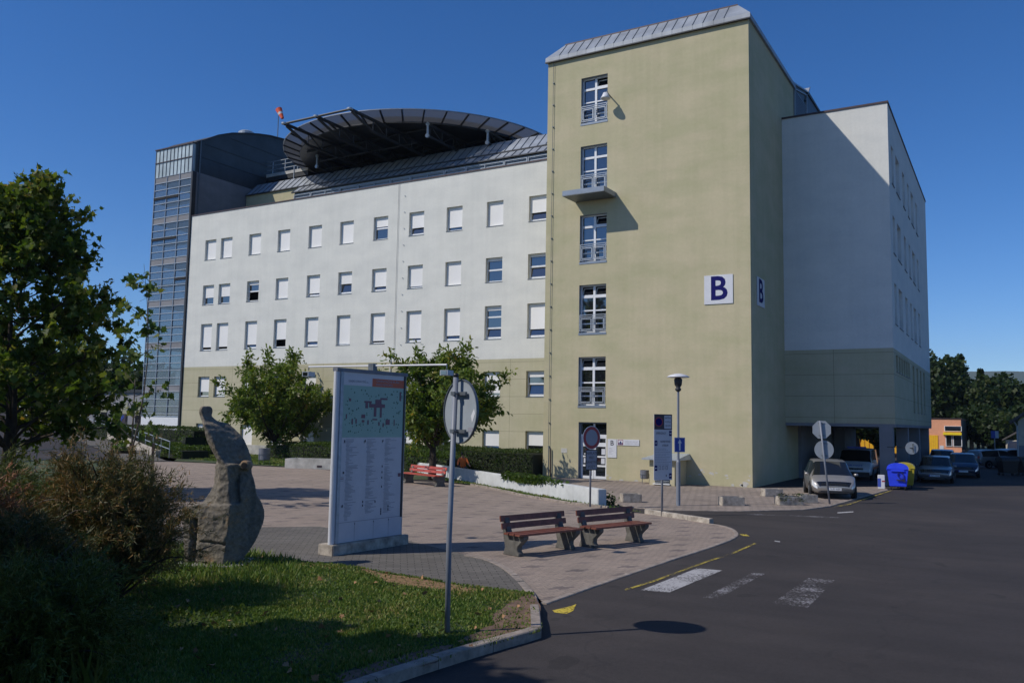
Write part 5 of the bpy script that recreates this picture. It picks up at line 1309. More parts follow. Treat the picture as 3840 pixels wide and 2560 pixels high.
# ================================================================ SCULPTURE
def evalmesh(o, name):
    dg = bpy.context.evaluated_depsgraph_get(); me = bpy.data.meshes.new_from_object(o.evaluated_get(dg)); me.name = name
    bpy.data.objects.remove(o); return me
sc0 = Vector((-13.02, 11.35, 0.1)); s = MB()
def zc(x, y): return ((x - 470) / 446.0, (1430 - y) / 446.0)
def loft(rows, dl, dc, dr, db):
    """rows: (y, xL, xCrest, xR); crest towards the viewer"""
    vs = []; fs = []; n = 6
    for (y, xl, xc, xr) in rows:
        (a, z), (c, _), (b, _) = zc(xl, y), zc(xc, y), zc(xr, y); w_ = b - a
        k = min(1, w_ / .45)
        vs += [(a, dl * k, z), (a * .5 + c * .5, (dl * .3 + dc * .85) * k, z), (c, dc * k, z), (b, dr * k, z), (b * .7 + c * .3, db * k, z), (a * .7 + c * .3, db * .9 * k, z)]
    for i in range(len(rows) - 1):
        for j in range(n): fs.append((i * n + j, i * n + (j + 1) % n, (i + 1) * n + (j + 1) % n, (i + 1) * n + j))
    fs += [tuple(range(n)), tuple(reversed(range((len(rows) - 1) * n, len(rows) * n)))]
    s.add(vs, fs, 'sandstone')
loft([(112, 250, 285, 322), (135, 234, 285, 336), (165, 232, 288, 336), (195, 242, 295, 330), (235, 256, 312, 375), (262, 264, 325, 480), (300, 290, 345, 530), (350, 292, 372, 580), (400, 305, 405, 620), (480, 348, 440, 660), (560, 398, 485, 684), (620, 398, 540, 694), (690, 398, 560, 660)], .10, -.26, .20, .36)
loft([(600, 398, 540, 640), (690, 398, 560, 600), (740, 396, 560, 588), (800, 384, 562, 592), (860, 352, 568, 602), (945, 296, 580, 616)], .02, -.26, -.10, .30)
# shaded flank: a thick curved slab turned away to the right
ol = [(636, 600), (698, 620), (706, 680), (724, 745), (760, 850), (795, 930), (812, 990), (818, 1045), (808, 1110), (786, 1190), (755, 1270), (715, 1345), (672, 1400), (560, 1432), (545, 1432), (566, 1150), (580, 930), (655, 925), (642, 800), (626, 690)]
Q = []
for th_ in (0, .34):
    for (x, y) in ol:
        lx, z = zc(x, y); e = (lx - .16) ; Q.append((lx - th_ * .66, -.34 + max(0, e) * .85 + th_ * .75 + (0.12 if y < 760 else 0), z))
n = len(ol); s.add(Q, [tuple(range(n)), tuple(reversed(range(n, 2 * n)))] + [(i, n + i, n + (i + 1) % n, (i + 1) % n) for i in range(n)], 'sandstone')
bp = [zc(172, 965), zc(300, 935), zc(600, 928), zc(588, 1150), zc(556, 1432), zc(215, 1432), zc(185, 1200)]
n = len(bp); Q = [(x, -.16 - (x + .66) * .20, z) for x, z in bp] + [(x, .44, z) for x, z in bp]
s.add(Q, [tuple(range(n)), tuple(reversed(range(n, 2 * n)))] + [(i, n + i, n + (i + 1) % n, (i + 1) % n) for i in range(n)], 'sandstone')
kx, kz = zc(664, 606); s.M = Matrix.Translation((kx, -.12, kz)) @ Matrix.Rotation(R(90), 4, 'X'); s.lathe([(.0, -.30), (.09, -.28), (.095, -.05), (.07, .0), (0, .01)], (0, 0, 0), 'sandstone', 20); s.M = None
me_o = s.build('sculpt_raw', smooth=False)
md = me_o.modifiers.new('r', 'REMESH'); md.mode = 'VOXEL'; md.voxel_size = 0.022; md.use_smooth_shade = True
sm_ = me_o.modifiers.new('s', 'SMOOTH'); sm_.iterations = 3; sm_.factor = .5
me = evalmesh(me_o, 'stone_body')
for v in me.vertices:
    c = v.co; n3 = noise.noise(Vector(c) * 2.5) * .025
    blk = c.z < 1.13 and c.x < .22; neck = 1.13 <= c.z < 1.9 and c.x < .3
    rough = (1.0 if .45 < c.z < 1.0 else .25) if blk else (.75 if neck else (.25 if c.z > 1.9 else .04))
    q = Vector((c.x * 7, c.y * 7, c.z * 9)); cell = noise.voronoi(q)[0][0]
    fine = noise.noise(Vector(c) * 22) * .006 * (rough + .2)
    c += v.normal * (n3 * (rough + .4) + rough * (cell - .35) * .035 + fine)
    if blk and -.50 < c.x < -.34 and c.z < .85 and c.y < .1: c.y += .13 * max(0, 1 - abs(c.x + .42) / .08)
    if blk and abs(c.z - .42 + .1 * c.x) < .02 and c.y < .1: c.y += .03
ssc = thing('stone_sculpture', 'abstract bent sandstone sculpture like a curled body rising from a rough block on the lawn', 'sculpture', sc0, math.atan2(.507, .862))
me.materials.clear(); me.materials.append(MAT['sandstone']); me.polygons.foreach_set('use_smooth', [True] * len(me.polygons))
ob = bpy.data.objects.new('stone_body', me); COL.objects.link(ob); ob.parent = ssc
b = MB(); b.M = Matrix.Translation((kx, -.12, kz)) @ Matrix.Rotation(R(90), 4, 'X'); b.lathe([(0, .0), (.058, .0), (.055, .02), (0, .022)], (0, 0, 0), 'interior_dark', 18); b.build('hollow_shade', ssc, shift=False)  # flat dark disc in place of the shade inside a hole
b = MB(); b.box(-.72, .58, -.52, .55, -.05, .035, 'concrete'); b.build('base_slab', ssc, shift=False, bevel=.01)

# ================================================================ VEHICLES
PROF = {
 'mpv': [(0, .30, .55, .57, .82, .70), (.015, .20, .60, .64, .93, .80), (.05, .14, .63, .955, .97, .72), (.13, .13, .62, .985, 1, .73), (.40, .13, .60, 1.0, 1, .75), (.425, .13, .60, 1.0, 1, .75), (.58, .13, .59, .985, 1, .74), (.63, .13, .585, .955, 1, .74), (.73, .13, .58, .80, 1, .78), (.84, .14, .575, .615, .985, .86), (.91, .15, .53, .56, .95, .80), (.965, .16, .44, .465, .87, .72), (1.0, .20, .33, .35, .74, .6)],
 'wagon': [(0, .32, .52, .54, .84, .72), (.015, .2, .6, .64, .93, .8), (.06, .14, .62, .93, .97, .76), (.15, .13, .62, .98, 1, .78), (.40, .13, .61, 1, 1, .79), (.42, .13, .61, 1, 1, .79), (.55, .13, .60, .98, 1, .78), (.60, .13, .6, .95, 1, .77), (.66, .13, .595, .82, 1, .80), (.73, .14, .59, .635, .99, .86), (.86, .15, .56, .59, .97, .84), (.95, .16, .50, .52, .92, .78), (1.0, .20, .38, .40, .82, .7)],
 'van': [(0, .3, .5, .52, .9, .8), (.012, .18, .54, .9, .97, .84), (.04, .14, .55, .985, 1, .86), (.25, .13, .55, 1, 1, .87), (.50, .13, .55, 1, 1, .87), (.52, .13, .55, 1, 1, .87), (.72, .13, .55, .99, 1, .86), (.76, .13, .55, .96, 1, .85), (.82, .13, .55, .79, 1, .87), (.885, .14, .545, .60, .99, .90), (.94, .15, .50, .53, .97, .88), (.985, .16, .42, .44, .93, .85), (1.0, .2, .36, .38, .88, .8)]}
def make_car(name, label, cat, loc, fwd, L, W, H, kind, pnt, group=None, plate_text=None, wheelc=(.17, .80)):
    o = thing(name, label, cat, (loc[0], loc[1], 0), math.atan2(fwd[1], fwd[0]), group)
    P = PROF[kind]; body = MB(); gl = MB(); grid = []
    for (t, zl, zb, zt, wb_, wt) in P:
        x = (t - .5) * L; w_ = W / 2 * wb_; q = W / 2 * wt * (1 if zt - zb > .1 else 1.05); zl, zb, zt = zl * H, zb * H, zt * H
        half = [(0, zl), (w_ * .8, zl), (w_ * .96, zl + .05 * H), (w_, zl + (zb - zl) * .55), (w_ * .985, zb - .02 * H), (w_ * .96, zb), (min(q, w_ * .96), max(zb + .002, zt - .045 * H)), (q * .9, zt - .008 * H), (q * .5, zt), (0, zt + .004 * H)]
        ring = [(x, y, z) for y, z in half] + [(x, -y, z) for y, z in reversed(half[1:-1])]
        grid.append(ring)
    n = len(grid[0]); m_ = len(P)
    def isglass(i, k):
        t0, t1 = P[i][0], P[i + 1][0]; kk = k if k < 9 else n - 1 - k
        hi = min(P[i][3] - P[i][2], P[i + 1][3] - P[i + 1][2]) > .1 or max(P[i][3] - P[i][2], P[i + 1][3] - P[i + 1][2]) > .18
        if kk == 5: return .12 < t1 and t0 >= .045 and t1 <= (.75 if kind != 'van' else .83) and not (t1 - t0 < .03) and (kind != 'van' or t0 > .2 or True)
        if kk in (6, 7, 8):
            slope = (P[i + 1][3] - P[i][3])
            return abs(slope) > .1 and t1 - t0 > .02 and kk in (7, 8, 6) and t0 > .5
        return False
    vb = [p for r in grid for p in r]; fb = []; fg = []; hl = {'L': [], 'R': []}
    for i in range(m_ - 1):
        for k in range(n):
            f = (i * n + k, (i + 1) * n + k, (i + 1) * n + (k + 1) % n, i * n + (k + 1) % n)
            kk_ = k if k < 9 else n - 1 - k
            if kk_ == 3 and P[i][0] >= .90 and (kind != 'mpv' or True): hl['L' if k < 9 else 'R'].append(f)
            else: (fg if isglass(i, k) else fb).append(f)
    fb += [tuple(range(n)), tuple(reversed(range((m_ - 1) * n, m_ * n)))]
    for s_ in 'LR':
        hm = MB(); hm.add(vb, hl[s_], 'headlight_glass'); ids = sorted(set(i for f in hl[s_] for i in f)); mp = {a: b for b, a in enumerate(ids)}; hm.v = [vb[i] for i in ids]; hm.f = [tuple(mp[i] for i in f) for f in hl[s_]]; hm.build('headlight', o, smooth=True, shift=False)
    body.add(vb, fb, pnt); bo = body.build('body', o, smooth=True, shift=False)
    # each pane of the greenhouse is a part of its own
    left = [set(f) for f in fg]; faces = list(fg); groups = []
    while faces:
        g_i = [faces.pop()]; vset = set(g_i[0]); ch = True
        def cls(f): z = sum(vb[i][2] for i in f) / len(f); return f
        while ch:
            ch = False
            for f in list(faces):
                if len(vset & set(f)) >= 2: g_i.append(f); vset |= set(f); faces.remove(f); ch = True
        groups.append(g_i)
    for g_i in groups:
        gm = MB(); ids = sorted(set(i for f in g_i for i in f)); mp = {a: b for b, a in enumerate(ids)}
        gm.add([vb[i] for i in ids], [tuple(mp[i] for i in f) for f in g_i], 'car_glass')
        xs = [vb[i][1] for i in ids]; gm.build('windscreen' if min(xs) < 0 < max(xs) else 'side_window', o, smooth=True, shift=False)
    for x_, nm in ((-.5 + .012, 'rear'),):
        r = MB(); r.add([(x_ * L - .03, -W * .36, .66 * H), (x_ * L - .03, W * .36, .66 * H), (x_ * L + .06, W * .33, .90 * H), (x_ * L + .06, -W * .33, .90 * H)], [(0, 1, 2, 3)], 'car_glass'); r.build('rear_window', o, shift=False)
    rad = .2 * H if kind != 'van' else .175 * H
    for wx in wheelc:
        for sg in (-1, 1):
            x = (wx - .5) * L; y = sg * W / 2
            a = MB(); a.M = Matrix.Translation((x, y * .985, rad * 1.05)) @ Matrix.Rotation(R(90), 4, 'X'); a.lathe([(0, -.02), (rad * 1.16, -.02), (rad * 1.16, .02), (0, .02)], (0, 0, 0), 'black_plastic', 20); a.build('wheel_arch', o, shift=False)
            t = MB(); t.M = Matrix.Translation((x, y * .93, rad)) @ Matrix.Rotation(R(90), 4, 'X'); t.lathe([(rad * .6, -.09), (rad * .97, -.09), (rad, -.06), (rad, .06), (rad * .97, .09), (rad * .6, .09)], (0, 0, 0), 'rubber', 20); wo = t.build('wheel', o, shift=False)
            t = MB(); t.M = Matrix.Translation((x, y * .93, rad)) @ Matrix.Rotation(R(90), 4, 'X'); t.lathe([(.02, -.07), (rad * .60, -.095), (rad * .60, .095), (.02, .07)], (0, 0, 0), 'steel_grey', 16); t.build('rim', wo, shift=False)
    for sg in (-1, 1):
        mpos = ((P[8][0] - .5) * L, sg * W * .545, .62 * H); t = MB(); t.M = Matrix.Translation(mpos); t.lathe([(.02, -.06), (.08, -.05), (.09, 0), (.08, .05), (.02, .06)], (0, 0, 0), pnt, 10); t.build('mirror', o, smooth=True, shift=False)
        t = MB(); t.box(-L / 2 + .0, -L / 2 + .07, sg * W * .36 - .09, sg * W * .36 + .09, .50 * H, .64 * H, 'tail_red'); t.build('tail_light', o, shift=False)
    t = MB(); fx = L / 2
    if kind == 'mpv':
        t.prism([(-.46, .33 * H), (.46, .33 * H), (.52, .375 * H), (.44, .42 * H), (-.44, .42 * H), (-.52, .375 * H)], 'x', fx - .12, fx - .028, 'black_plastic'); t.prism([(-.62, .175 * H), (.62, .175 * H), (.50, .225 * H), (-.50, .225 * H)], 'x', fx - .1, fx + .012, 'black_plastic')
    elif kind == 'van':
        t.box(fx - .06, fx + .0, -.46, .46, .335 * H, .40 * H, 'black_plastic'); t.box(fx - .2, fx + .03, -.86 * W / 2, .86 * W / 2, .12 * H, .27 * H, 'black_plastic')
    else:
        t.box(fx - .07, fx - .015, -.30, -.03, .38 * H, .45 * H, 'black_plastic'); t.box(fx - .07, fx - .015, .03, .30, .38 * H, .45 * H, 'black_plastic'); t.box(fx - .1, fx + .006, -.5, .5, .17 * H, .24 * H, 'black_plastic')
    t.build('grille', o, shift=False)
    t = MB(); pz_ = .275 * H if kind == 'mpv' else (.29 * H); t.box(fx + .012, fx + .028, -.26, .26, pz_ - .055, pz_ + .055, 'plate_white'); t.box(fx + .0285, fx + .030, -.26, -.21, pz_ - .055, pz_ + .055, 'stripe_blue'); pl_ = t.build('number_plate', o, shift=False)
    if plate_text: textmesh(plate_text, .105, 'ink', frame_M((fx + .029, .03, pz_), (0, 1, 0), (0, 0, 1)), 'lettering', o, depth=.001, shift=False, width=.38)
    return o
f_ = Vector((.275, -.961)); cpos = Vector((-6.22, 36.25)) - f_ * 2.03
vg_ = make_car('parked_car', 'silver-beige compact minivan parked nose-out in the sun beside the tower corner', 'car', cpos, f_, 4.07, 1.76, 1.53, 'mpv', 'paint_silver', plate_text='5U8 4680')
f_ = Vector((.045, -.999)); cpos = Vector((-7.62, 50.5)) - f_ * 2.3
am = make_car('ambulance', 'old white ambulance van with orange side stripe parked in the dark undercroft', 'van', cpos, f_, 4.6, 1.8, 1.72, 'van', 'paint_white')
t = MB(); t.box(-2.2, 1.6, .9005, .905, .56, .70, 'stripe_orange'); t.box(-2.2, 1.6, -.905, -.9005, .56, .70, 'stripe_orange'); t.build('stripe', am, shift=False)
textmesh('AMBULANCE', .17, 'stripe_blue', frame_M((2.3 - .10, 0, .80), (0, 1, 0), (-.25, 0, 1)), 'lettering', am, depth=.002, shift=False, width=.85)
t = MB(); t.box(.7, .9, -.5, .5, 1.73, 1.83, 'stripe_blue'); t.build('beacon', am, shift=False)
make_car('parked_car', 'silver estate car parked nose-out in the shade behind the blue container', 'car', (-3.75, 53.4), (.03, -1), 4.5, 1.75, 1.42, 'wagon', 'paint_grey', 'cars parked along the wing', '4U1 7702')
make_car('parked_car', 'dark blue car parked behind the silver estate in the shade of the wing', 'car', (-2.75, 60.6), (.05, -1), 4.4, 1.75, 1.45, 'mpv', 'paint_navy', 'cars parked along the wing')
make_car('parked_car', 'white car parked third in the shaded row, in front of the orange building', 'car', (-4.3, 67.0), (.03, -1), 4.3, 1.75, 1.5, 'wagon', 'paint_white', 'cars parked along the wing')
make_car('parked_car', 'silver saloon seen from behind in the sunny far car park', 'car', (-1.2, 76.4), (.72, .69), 4.3, 1.75, 1.42, 'wagon', 'paint_silver', 'cars in the far car park')
make_car('parked_car', 'white estate car right of the silver saloon in the far car park', 'car', (.5, 78.2), (.72, .69), 4.3, 1.78, 1.5, 'wagon', 'paint_white', 'cars in the far car park')
make_car('parked_car', 'dark van with roof rack parked behind the far white cars', 'van', (1.6, 87.0), (.6, .8), 4.7, 1.85, 2.0, 'van', 'paint_black', 'cars in the far car park')
container('waste_container', 'left dark waste container standing by the cream house', (-.35, 64.0), R(25), 'black_plastic')
container('waste_container', 'right dark waste container at the corner of the cream house', (.75, 64.8), R(25), 'black_plastic')

# ================================================================ FAR BUILDINGS
ob_ = thing('orange_pavilion', 'low salmon-orange building with yellow door and yellow window hood', 'building', (-7, 108, 0))
YO = 108.0; b = MB()
b.box(-9.3, -4.95, YO, YO + 14, 0, 4.1, 'orange_wall'); b.box(-30, -9.3, YO + .0, YO + 10, 0, 3.2, 'orange_wall'); b.box(-9.4, -4.85, YO - .08, YO + 14.1, 4.1, 4.2, 'cap_brown'); b.build('wall', ob_)
b = MB(); b.box(-4.95, -4.94, YO + .3, YO + 14, 0, 4.05, 'dark_clad_and_shade'); b.build('side_wall_shade', ob_)  # dark sheet over the orange side wall stands for its shade
b = MB(); b.box(-8.75, -7.3, YO - .06, YO - .005, 0, 2.25, 'door_yellow')
for k in range(7): b.box(-8.72 + k * .21, -8.68 + k * .21, YO - .075, YO - .061, 0, 2.25, 'yellow_bright')
b.build('door', ob_)
b = MB(); b.box(-6.75, -4.9, YO - .45, YO - .01, 2.32, 2.60, 'yellow_bright'); b.build('window_hood', ob_)
for (x0, x1, z0, z1) in ((-6.5, -5.9, 1.05, 2.28), (-5.75, -4.93, 1.05, 2.28), (-6.6, -4.93, 2.75, 3.3)):
    b = MB(); b.box(x0, x1, YO - .03, YO - .012, z0, z1, 'glass'); w__ = b.build('window', ob_); b = MB()
    for a, c in (((x0, z0), (x1, z0)), ((x0, z1), (x1, z1)), ((x0, z0), (x0, z1)), ((x1, z0), (x1, z1))): b.bar((a[0], YO - .05, a[1]), (c[0], YO - .05, c[1]), .07, .04, 'white_frame')
    b.build('frame', w__)
b = MB(); b.box(-7.15, -6.75, YO - .03, YO - .005, .55, 1.1, 'sign_white'); b.build('notice', ob_)
b = MB()
for k in range(40):
    x = -29.5 + k * .5; b.box(x, x + .42, YO - .08, YO - .01, .1, 3.0, 'door_yellow')
b.build('yellow_panelling', ob_)
hs = thing('cream_house', 'cream-walled house with grey roof and downpipe at the right edge', 'house', (4, 68, 0))
b = MB(); b.box(.35, 12, 68, 80, 0, 1.9, 'grey_plaster'); b.box(.35, 12, 68, 80, 1.9, 3.55, 'cream_wall'); b.add([(.35, 68, 3.55), (12, 68, 3.55), (6.2, 68, 7.6)], [(0, 1, 2)], 'cream_wall'); b.build('wall', hs)
b = MB(); b.prism([(-.15, 3.35), (6.2, 7.95), (12.6, 3.35), (12.6, 3.55), (6.2, 8.2), (-.15, 3.55)], 'y', 67.3, 80.4, 'house_roof'); b.build('roof', hs)
b = MB(); b.tube([(.1, 67.7, 3.5), (.28, 67.9, 3.2), (.28, 67.9, .1)], .05, 'galv', 8); b.build('downpipe', hs)
for (x0, x1) in ((1.6, 2.9), (5, 6.4), (8.6, 10)):
    b = MB(); b.box(x0, x1, 67.97, 67.99, 1.0, 2.6, 'glass'); w__ = b.build('window', hs); b = MB(); b.bar((x0, 67.95, 1), (x1, 67.95, 1), .08, .06, 'white_frame'); b.bar((x0, 67.95, 2.6), (x1, 67.95, 2.6), .08, .06, 'white_frame'); b.bar((x0, 67.95, 1), (x0, 67.95, 2.6), .08, .06, 'white_frame'); b.bar((x1, 67.95, 1), (x1, 67.95, 2.6), .08, .06, 'white_frame'); b.build('frame', w__)
gx, gy = (-3.28, 122.53)
o = thing('parking_sign', 'small pale blue sign on a thin post by the far car park', 'road sign', (-1.3, 82.0, 0)); b = MB(); b.tube([(-1.3, 82, 0), (-1.3, 82, 2.3)], .04, 'galv', 6); b.build('post', o); b = MB(); b.box(-1.55, -1.25, 81.93, 81.96, 2.25, 2.85, 'stripe_blue'); b.box(-1.25, -1.0, 81.93, 81.96, 2.25, 2.85, 'sign_white'); b.build('panel', o)
o = thing('garden_shed', 'small pale shed with a pitched roof behind the far parked cars', 'shed', (1.0, 96, 0)); b = MB(); b.box(-.6, 2.4, 96, 99, 0, 2.0, 'cream_wall'); b.build('wall', o); b = MB(); b.prism([(-.9, 1.9), (.9, 3.0), (2.7, 1.9), (2.7, 2.05), (.9, 3.2), (-.9, 2.05)], 'y', 95.7, 99.2, 'house_roof'); b.build('roof', o)
# hills
vs = []; fs = []; n = 80
for i in range(n + 1):
    t = i / n; x = -1700 + 4800 * t
    h = 170 * math.exp(-((x + 300) / 900) ** 2) + 150 * math.exp(-((x - 2400) / 900) ** 2) + 22 * noise.noise(Vector((x * .003, 0, 0))) + 45
    for (yy, k) in ((2600, 0), (2900, .62), (3200, 1.0), (3900, .7)): vs.append((x, yy + 40 * noise.noise(Vector((x * .01, yy, 3))), max(-1, h * k)))
for i in range(n):
    for j in range(3): fs.append((i * 4 + j, (i + 1) * 4 + j, (i + 1) * 4 + j + 1, i * 4 + j + 1))
m_ = MB(); m_.add(vs, fs, 'hill'); struct(m_.build('hills', smooth=True))

# railings beside the driveway
def railing(label, pts, h, name='railing', nrail=2, solid=None, mat='galv'):
    o = thing(name, label, 'railing', pts[0]); b = MB()
    P = [Vector(p) for p in pts]
    for a, c in zip(P[:-1], P[1:]):
        L_ = (c - a).length; n = max(1, int(L_ / 2.0))
        for k in range(nrail): zz = h * (1 - k * .45 / max(1, nrail - 1)) if nrail > 1 else h; b.tube([a + UPV * zz, c + UPV * zz], .028, mat, 6)
        for k in range(n + 1): p = a.lerp(c, k / n); b.tube([p, p + UPV * h], .026, mat, 6)
    b.build('rails', o); return o
r0 = a0 + s2 * 2.6; r1 = a1 + s2 * 2.4
q0 = Vector((-49.4, 38.4, .0)); q1 = Vector((-86, 54, 2.6))
railing('long grey double-rail handrail climbing left beside the driveway', [q0, q0.lerp(q1, .5), q1], 1.15)
wl2 = MB()
for k in range(12):
    p = q0.lerp(q1, k / 12) + Vector((0, -.9, 0)); q = q0.lerp(q1, (k + 1) / 12) + Vector((0, -.9, 0)); wl2.bar(p + UPV * .18, q + UPV * .18 - (q - p).normalized() * .02, .3, .75, 'concrete_dirty')
o = wl2.build('ramp_wall'); tag(o, 'stepped rough concrete wall along the foot of the driveway ramp', 'wall')
railing('dark single-rail barrier at the far left behind the juniper bushes', [Vector((-36.5, 20.0, .2)), Vector((-40.2, 27.0, .3))], 1.0, nrail=2, mat='galv_dark')

# ================================================================ PEOPLE
def person(name, label, loc, rz, J, E_, mats, extra=None):
    """J: joints {name:(x,y,z,r)}; skinned to one continuous body"""
    o = thing(name, label, 'person', loc, rz)
    keys = list(J); me = bpy.data.meshes.new('skel'); me.from_pydata([J[k][:3] for k in keys], [(keys.index(a), keys.index(b)) for a, b in E_], [])
    so_ = bpy.data.objects.new('skel', me); COL.objects.link(so_)
    so_.modifiers.new('k', 'SKIN'); sk = me.skin_vertices[0].data
    for i, k in enumerate(keys): sk[i].radius = (J[k][3], J[k][3] * (.75 if k in ('chest', 'belly', 'pelvis') else 1)); 
    sk[keys.index('pelvis')].use_root = True
    so_.modifiers.new('s', 'SUBSURF').levels = 2
    so_.modifiers['s'].render_levels = 2
    bm_ = evalmesh(so_, 'body'); bm_.materials.clear()
    for m in ('skin', mats['legs'], mats['torso']): bm_.materials.append(MAT[m])
    top = J['neck'][2]; hip = J['pelvis'][2]
    for p in bm_.polygons:
        c = p.center
        near = min(keys, key=lambda k: (Vector(J[k][:3]) - c).length - J[k][3])
        p.material_index = 0 if near in ('head', 'crown', 'neck', 'nose') or near.startswith(('wr', 'f', 'hand')) else (2 if near.startswith(('chest', 'belly', 'sh', 'el')) else 1); p.use_smooth = True
    b_ = bpy.data.objects.new('body', bm_); COL.objects.link(b_); b_.parent = o
    h = MB(); hd = Vector(J['head'][:3]); r_ = J['head'][3] * 1.12
    h.M = Matrix.Translation(hd + Vector((0, .015, .035))); h.lathe([(r_ * .95, -.04), (r_ * 1.02, .02), (r_ * .85, r_ * .65), (r_ * .45, r_ * .98), (0, r_ * 1.08)], (0, 0, 0), 'hair', 14); h.build('hair', o, smooth=True, shift=False)
    return o
def hands(J, E_, side, wr, d):
    """five short finger chains at the wrist"""
    w_ = Vector(wr[:3]); d = Vector(d).normalized(); a = d.cross(Vector((0, 0, 1)));
    if a.length < .1: a = Vector((1, 0, 0))
    a.normalize(); J['hand' + side] = tuple(w_ + d * .07) + (.035,); E_.append(('wr' + side, 'hand' + side))
    for k, (off, ln) in enumerate(((-.030, .075), (-.010, .088), (.010, .082), (.030, .065))):
        p = w_ + d * .11 + a * off; q = p + d * ln * .9 + Vector((0, 0, -.02))
        J['f%s%da' % (side, k)] = tuple(p) + (.010,); J['f%s%db' % (side, k)] = tuple(q) + (.007,); E_ += [('hand' + side, 'f%s%da' % (side, k)), ('f%s%da' % (side, k), 'f%s%db' % (side, k))]
    p = w_ + d * .06 + a * -.055; J['f%st' % side] = tuple(p) + (.010,); E_.append(('hand' + side, 'f%st' % side))
# crouching worker, facing the camera side (-y local)
J = {'pelvis': (0, .10, .42, .15), 'belly': (0, .04, .58, .14), 'chest': (0, -.02, .80, .165), 'neck': (0, -.04, .99, .06), 'head': (0, -.05, 1.10, .10), 'crown': (0, -.04, 1.19, .07), 'nose': (0, -.155, 1.09, .02),
     'shL': (-.18, -.02, .90, .07), 'elL': (-.26, -.10, .66, .05), 'wrL': (-.20, -.32, .52, .035), 'shR': (.18, -.02, .90, .07), 'elR': (.28, -.12, .68, .05), 'wrR': (.34, -.34, .60, .035),
     'hipL': (-.12, .06, .42, .10), 'knL': (-.20, -.34, .50, .075), 'anL': (-.17, .0, .09, .05), 'toL': (-.18, -.16, .04, .04), 'hipR': (.12, .06, .42, .10), 'knR': (.20, -.34, .46, .075), 'anR': (.17, .0, .09, .05), 'toR': (.18, -.16, .04, .04)}
E2 = [('pelvis', 'belly'), ('belly', 'chest'), ('chest', 'neck'), ('neck', 'head'), ('head', 'crown'), ('head', 'nose'), ('chest', 'shL'), ('shL', 'elL'), ('elL', 'wrL'), ('chest', 'shR'), ('shR', 'elR'), ('elR', 'wrR'), ('pelvis', 'hipL'), ('hipL', 'knL'), ('knL', 'anL'), ('anL', 'toL'), ('pelvis', 'hipR'), ('hipR', 'knR'), ('knR', 'anR'), ('anR', 'toR')]
hands(J, E2, 'L', J['wrL'], (.1, -.5, -.5)); hands(J, E2, 'R', J['wrR'], (.3, -.6, -.2))
pw = person('person', 'crouching person in an orange top behind the white wall, in front of the hedge', (-24.95, 37.55, .0), math.atan2(.507, .862), J, E2, {'legs': 'cloth_dark', 'torso': 'hivis'})
# distant walker
J = {'pelvis': (0, 0, .92, .13), 'belly': (0, 0, 1.08, .125), 'chest': (0, .0, 1.32, .15), 'neck': (0, -.01, 1.50, .055), 'head': (0, -.02, 1.62, .10), 'crown': (0, -.01, 1.71, .07), 'nose': (0, -.125, 1.61, .02),
     'shL': (-.19, 0, 1.42, .065), 'elL': (-.24, .05, 1.15, .045), 'wrL': (-.24, -.06, .92, .032), 'shR': (.19, 0, 1.42, .065), 'elR': (.24, -.03, 1.15, .045), 'wrR': (.25, -.14, .93, .032),
     'hipL': (-.10, 0, .88, .10), 'knL': (-.11, -.12, .50, .065), 'anL': (-.11, -.16, .10, .045), 'toL': (-.12, -.32, .05, .04), 'hipR': (.10, 0, .88, .10), 'knR': (.11, .06, .48, .065), 'anR': (.11, .24, .13, .045), 'toR': (.12, .12, .04, .04)}
E3 = E2[:20]; E3 = [e for e in E3]; hands(J, E3, 'L', J['wrL'], (0, -.3, -1)); hands(J, E3, 'R', J['wrR'], (0, -.4, -1))
person('person', 'distant pedestrian in dark clothes walking on the shaded road', (-2.75, 62.5, 0), R(20), J, E3, {'legs': 'cloth_dark', 'torso': 'cloth_dark'})

# ================================================================ VEGETATION
rs = np.random.RandomState(4)
def cw(r, d): return (0.862 * r - 0.507 * d, 0.507 * r + 0.862 * d)
SHAPES = {
 'maple': [(0, 0), (.30, -.10), (.28, .12), (.58, .20), (.36, .42), (.30, .62), (.14, .60), (0, 1.0), (-.14, .60), (-.30, .62), (-.36, .42), (-.58, .20), (-.28, .12), (-.30, -.10)],
 'oval': [(0, 0), (.20, .35), (.16, .7), (0, 1.0), (-.16, .7), (-.20, .35)],
 'diamond': [(0, 0), (.30, .45), (0, 1.0), (-.30, .45)],
 'clump': [(0, 0), (.45, .1), (.30, .5), (.55, .8), (0, 1.0), (-.5, .75), (-.25, .45), (-.5, .15)],
 'needle': [(-.08, 0), (.08, 0), (0, 1.0)]}
def leaves(name, P, size, shape, mat, parent=None, droop=0.0, dirs=None, spread=1.0, off=None):
    """one mesh of many leaves at points P (n,3)"""
    P = np.asarray(P, dtype=float); n = len(P); S = np.array(SHAPES[shape]); k = len(S)
    if dirs is None: D = rs.normal(size=(n, 3))
    else: D = np.asarray(dirs) + rs.normal(size=(n, 3)) * spread
    D[:, 2] -= droop; D /= np.linalg.norm(D, axis=1, keepdims=True) + 1e-9
    U = rs.normal(size=(n, 3)); U[:, 2] += .6; A = np.cross(D, U); A /= np.linalg.norm(A, axis=1, keepdims=True) + 1e-9
    sz = size * (0.6 + 0.7 * rs.rand(n))
    V = P[:, None, :] + (A[:, None, :] * S[None, :, 0, None] + D[:, None, :] * S[None, :, 1, None]) * sz[:, None, None]
    if k > 4:   # slight cupping
        Nn = np.cross(A, D); V += Nn[:, None, :] * (np.abs(S[:, 0])[None, :, None] * sz[:, None, None] * .35)
    if parent is not None: V = V - np.array(parent.location)
    return rawmesh(name, V.reshape(-1, 3), np.arange(n * k), k, mat, parent)
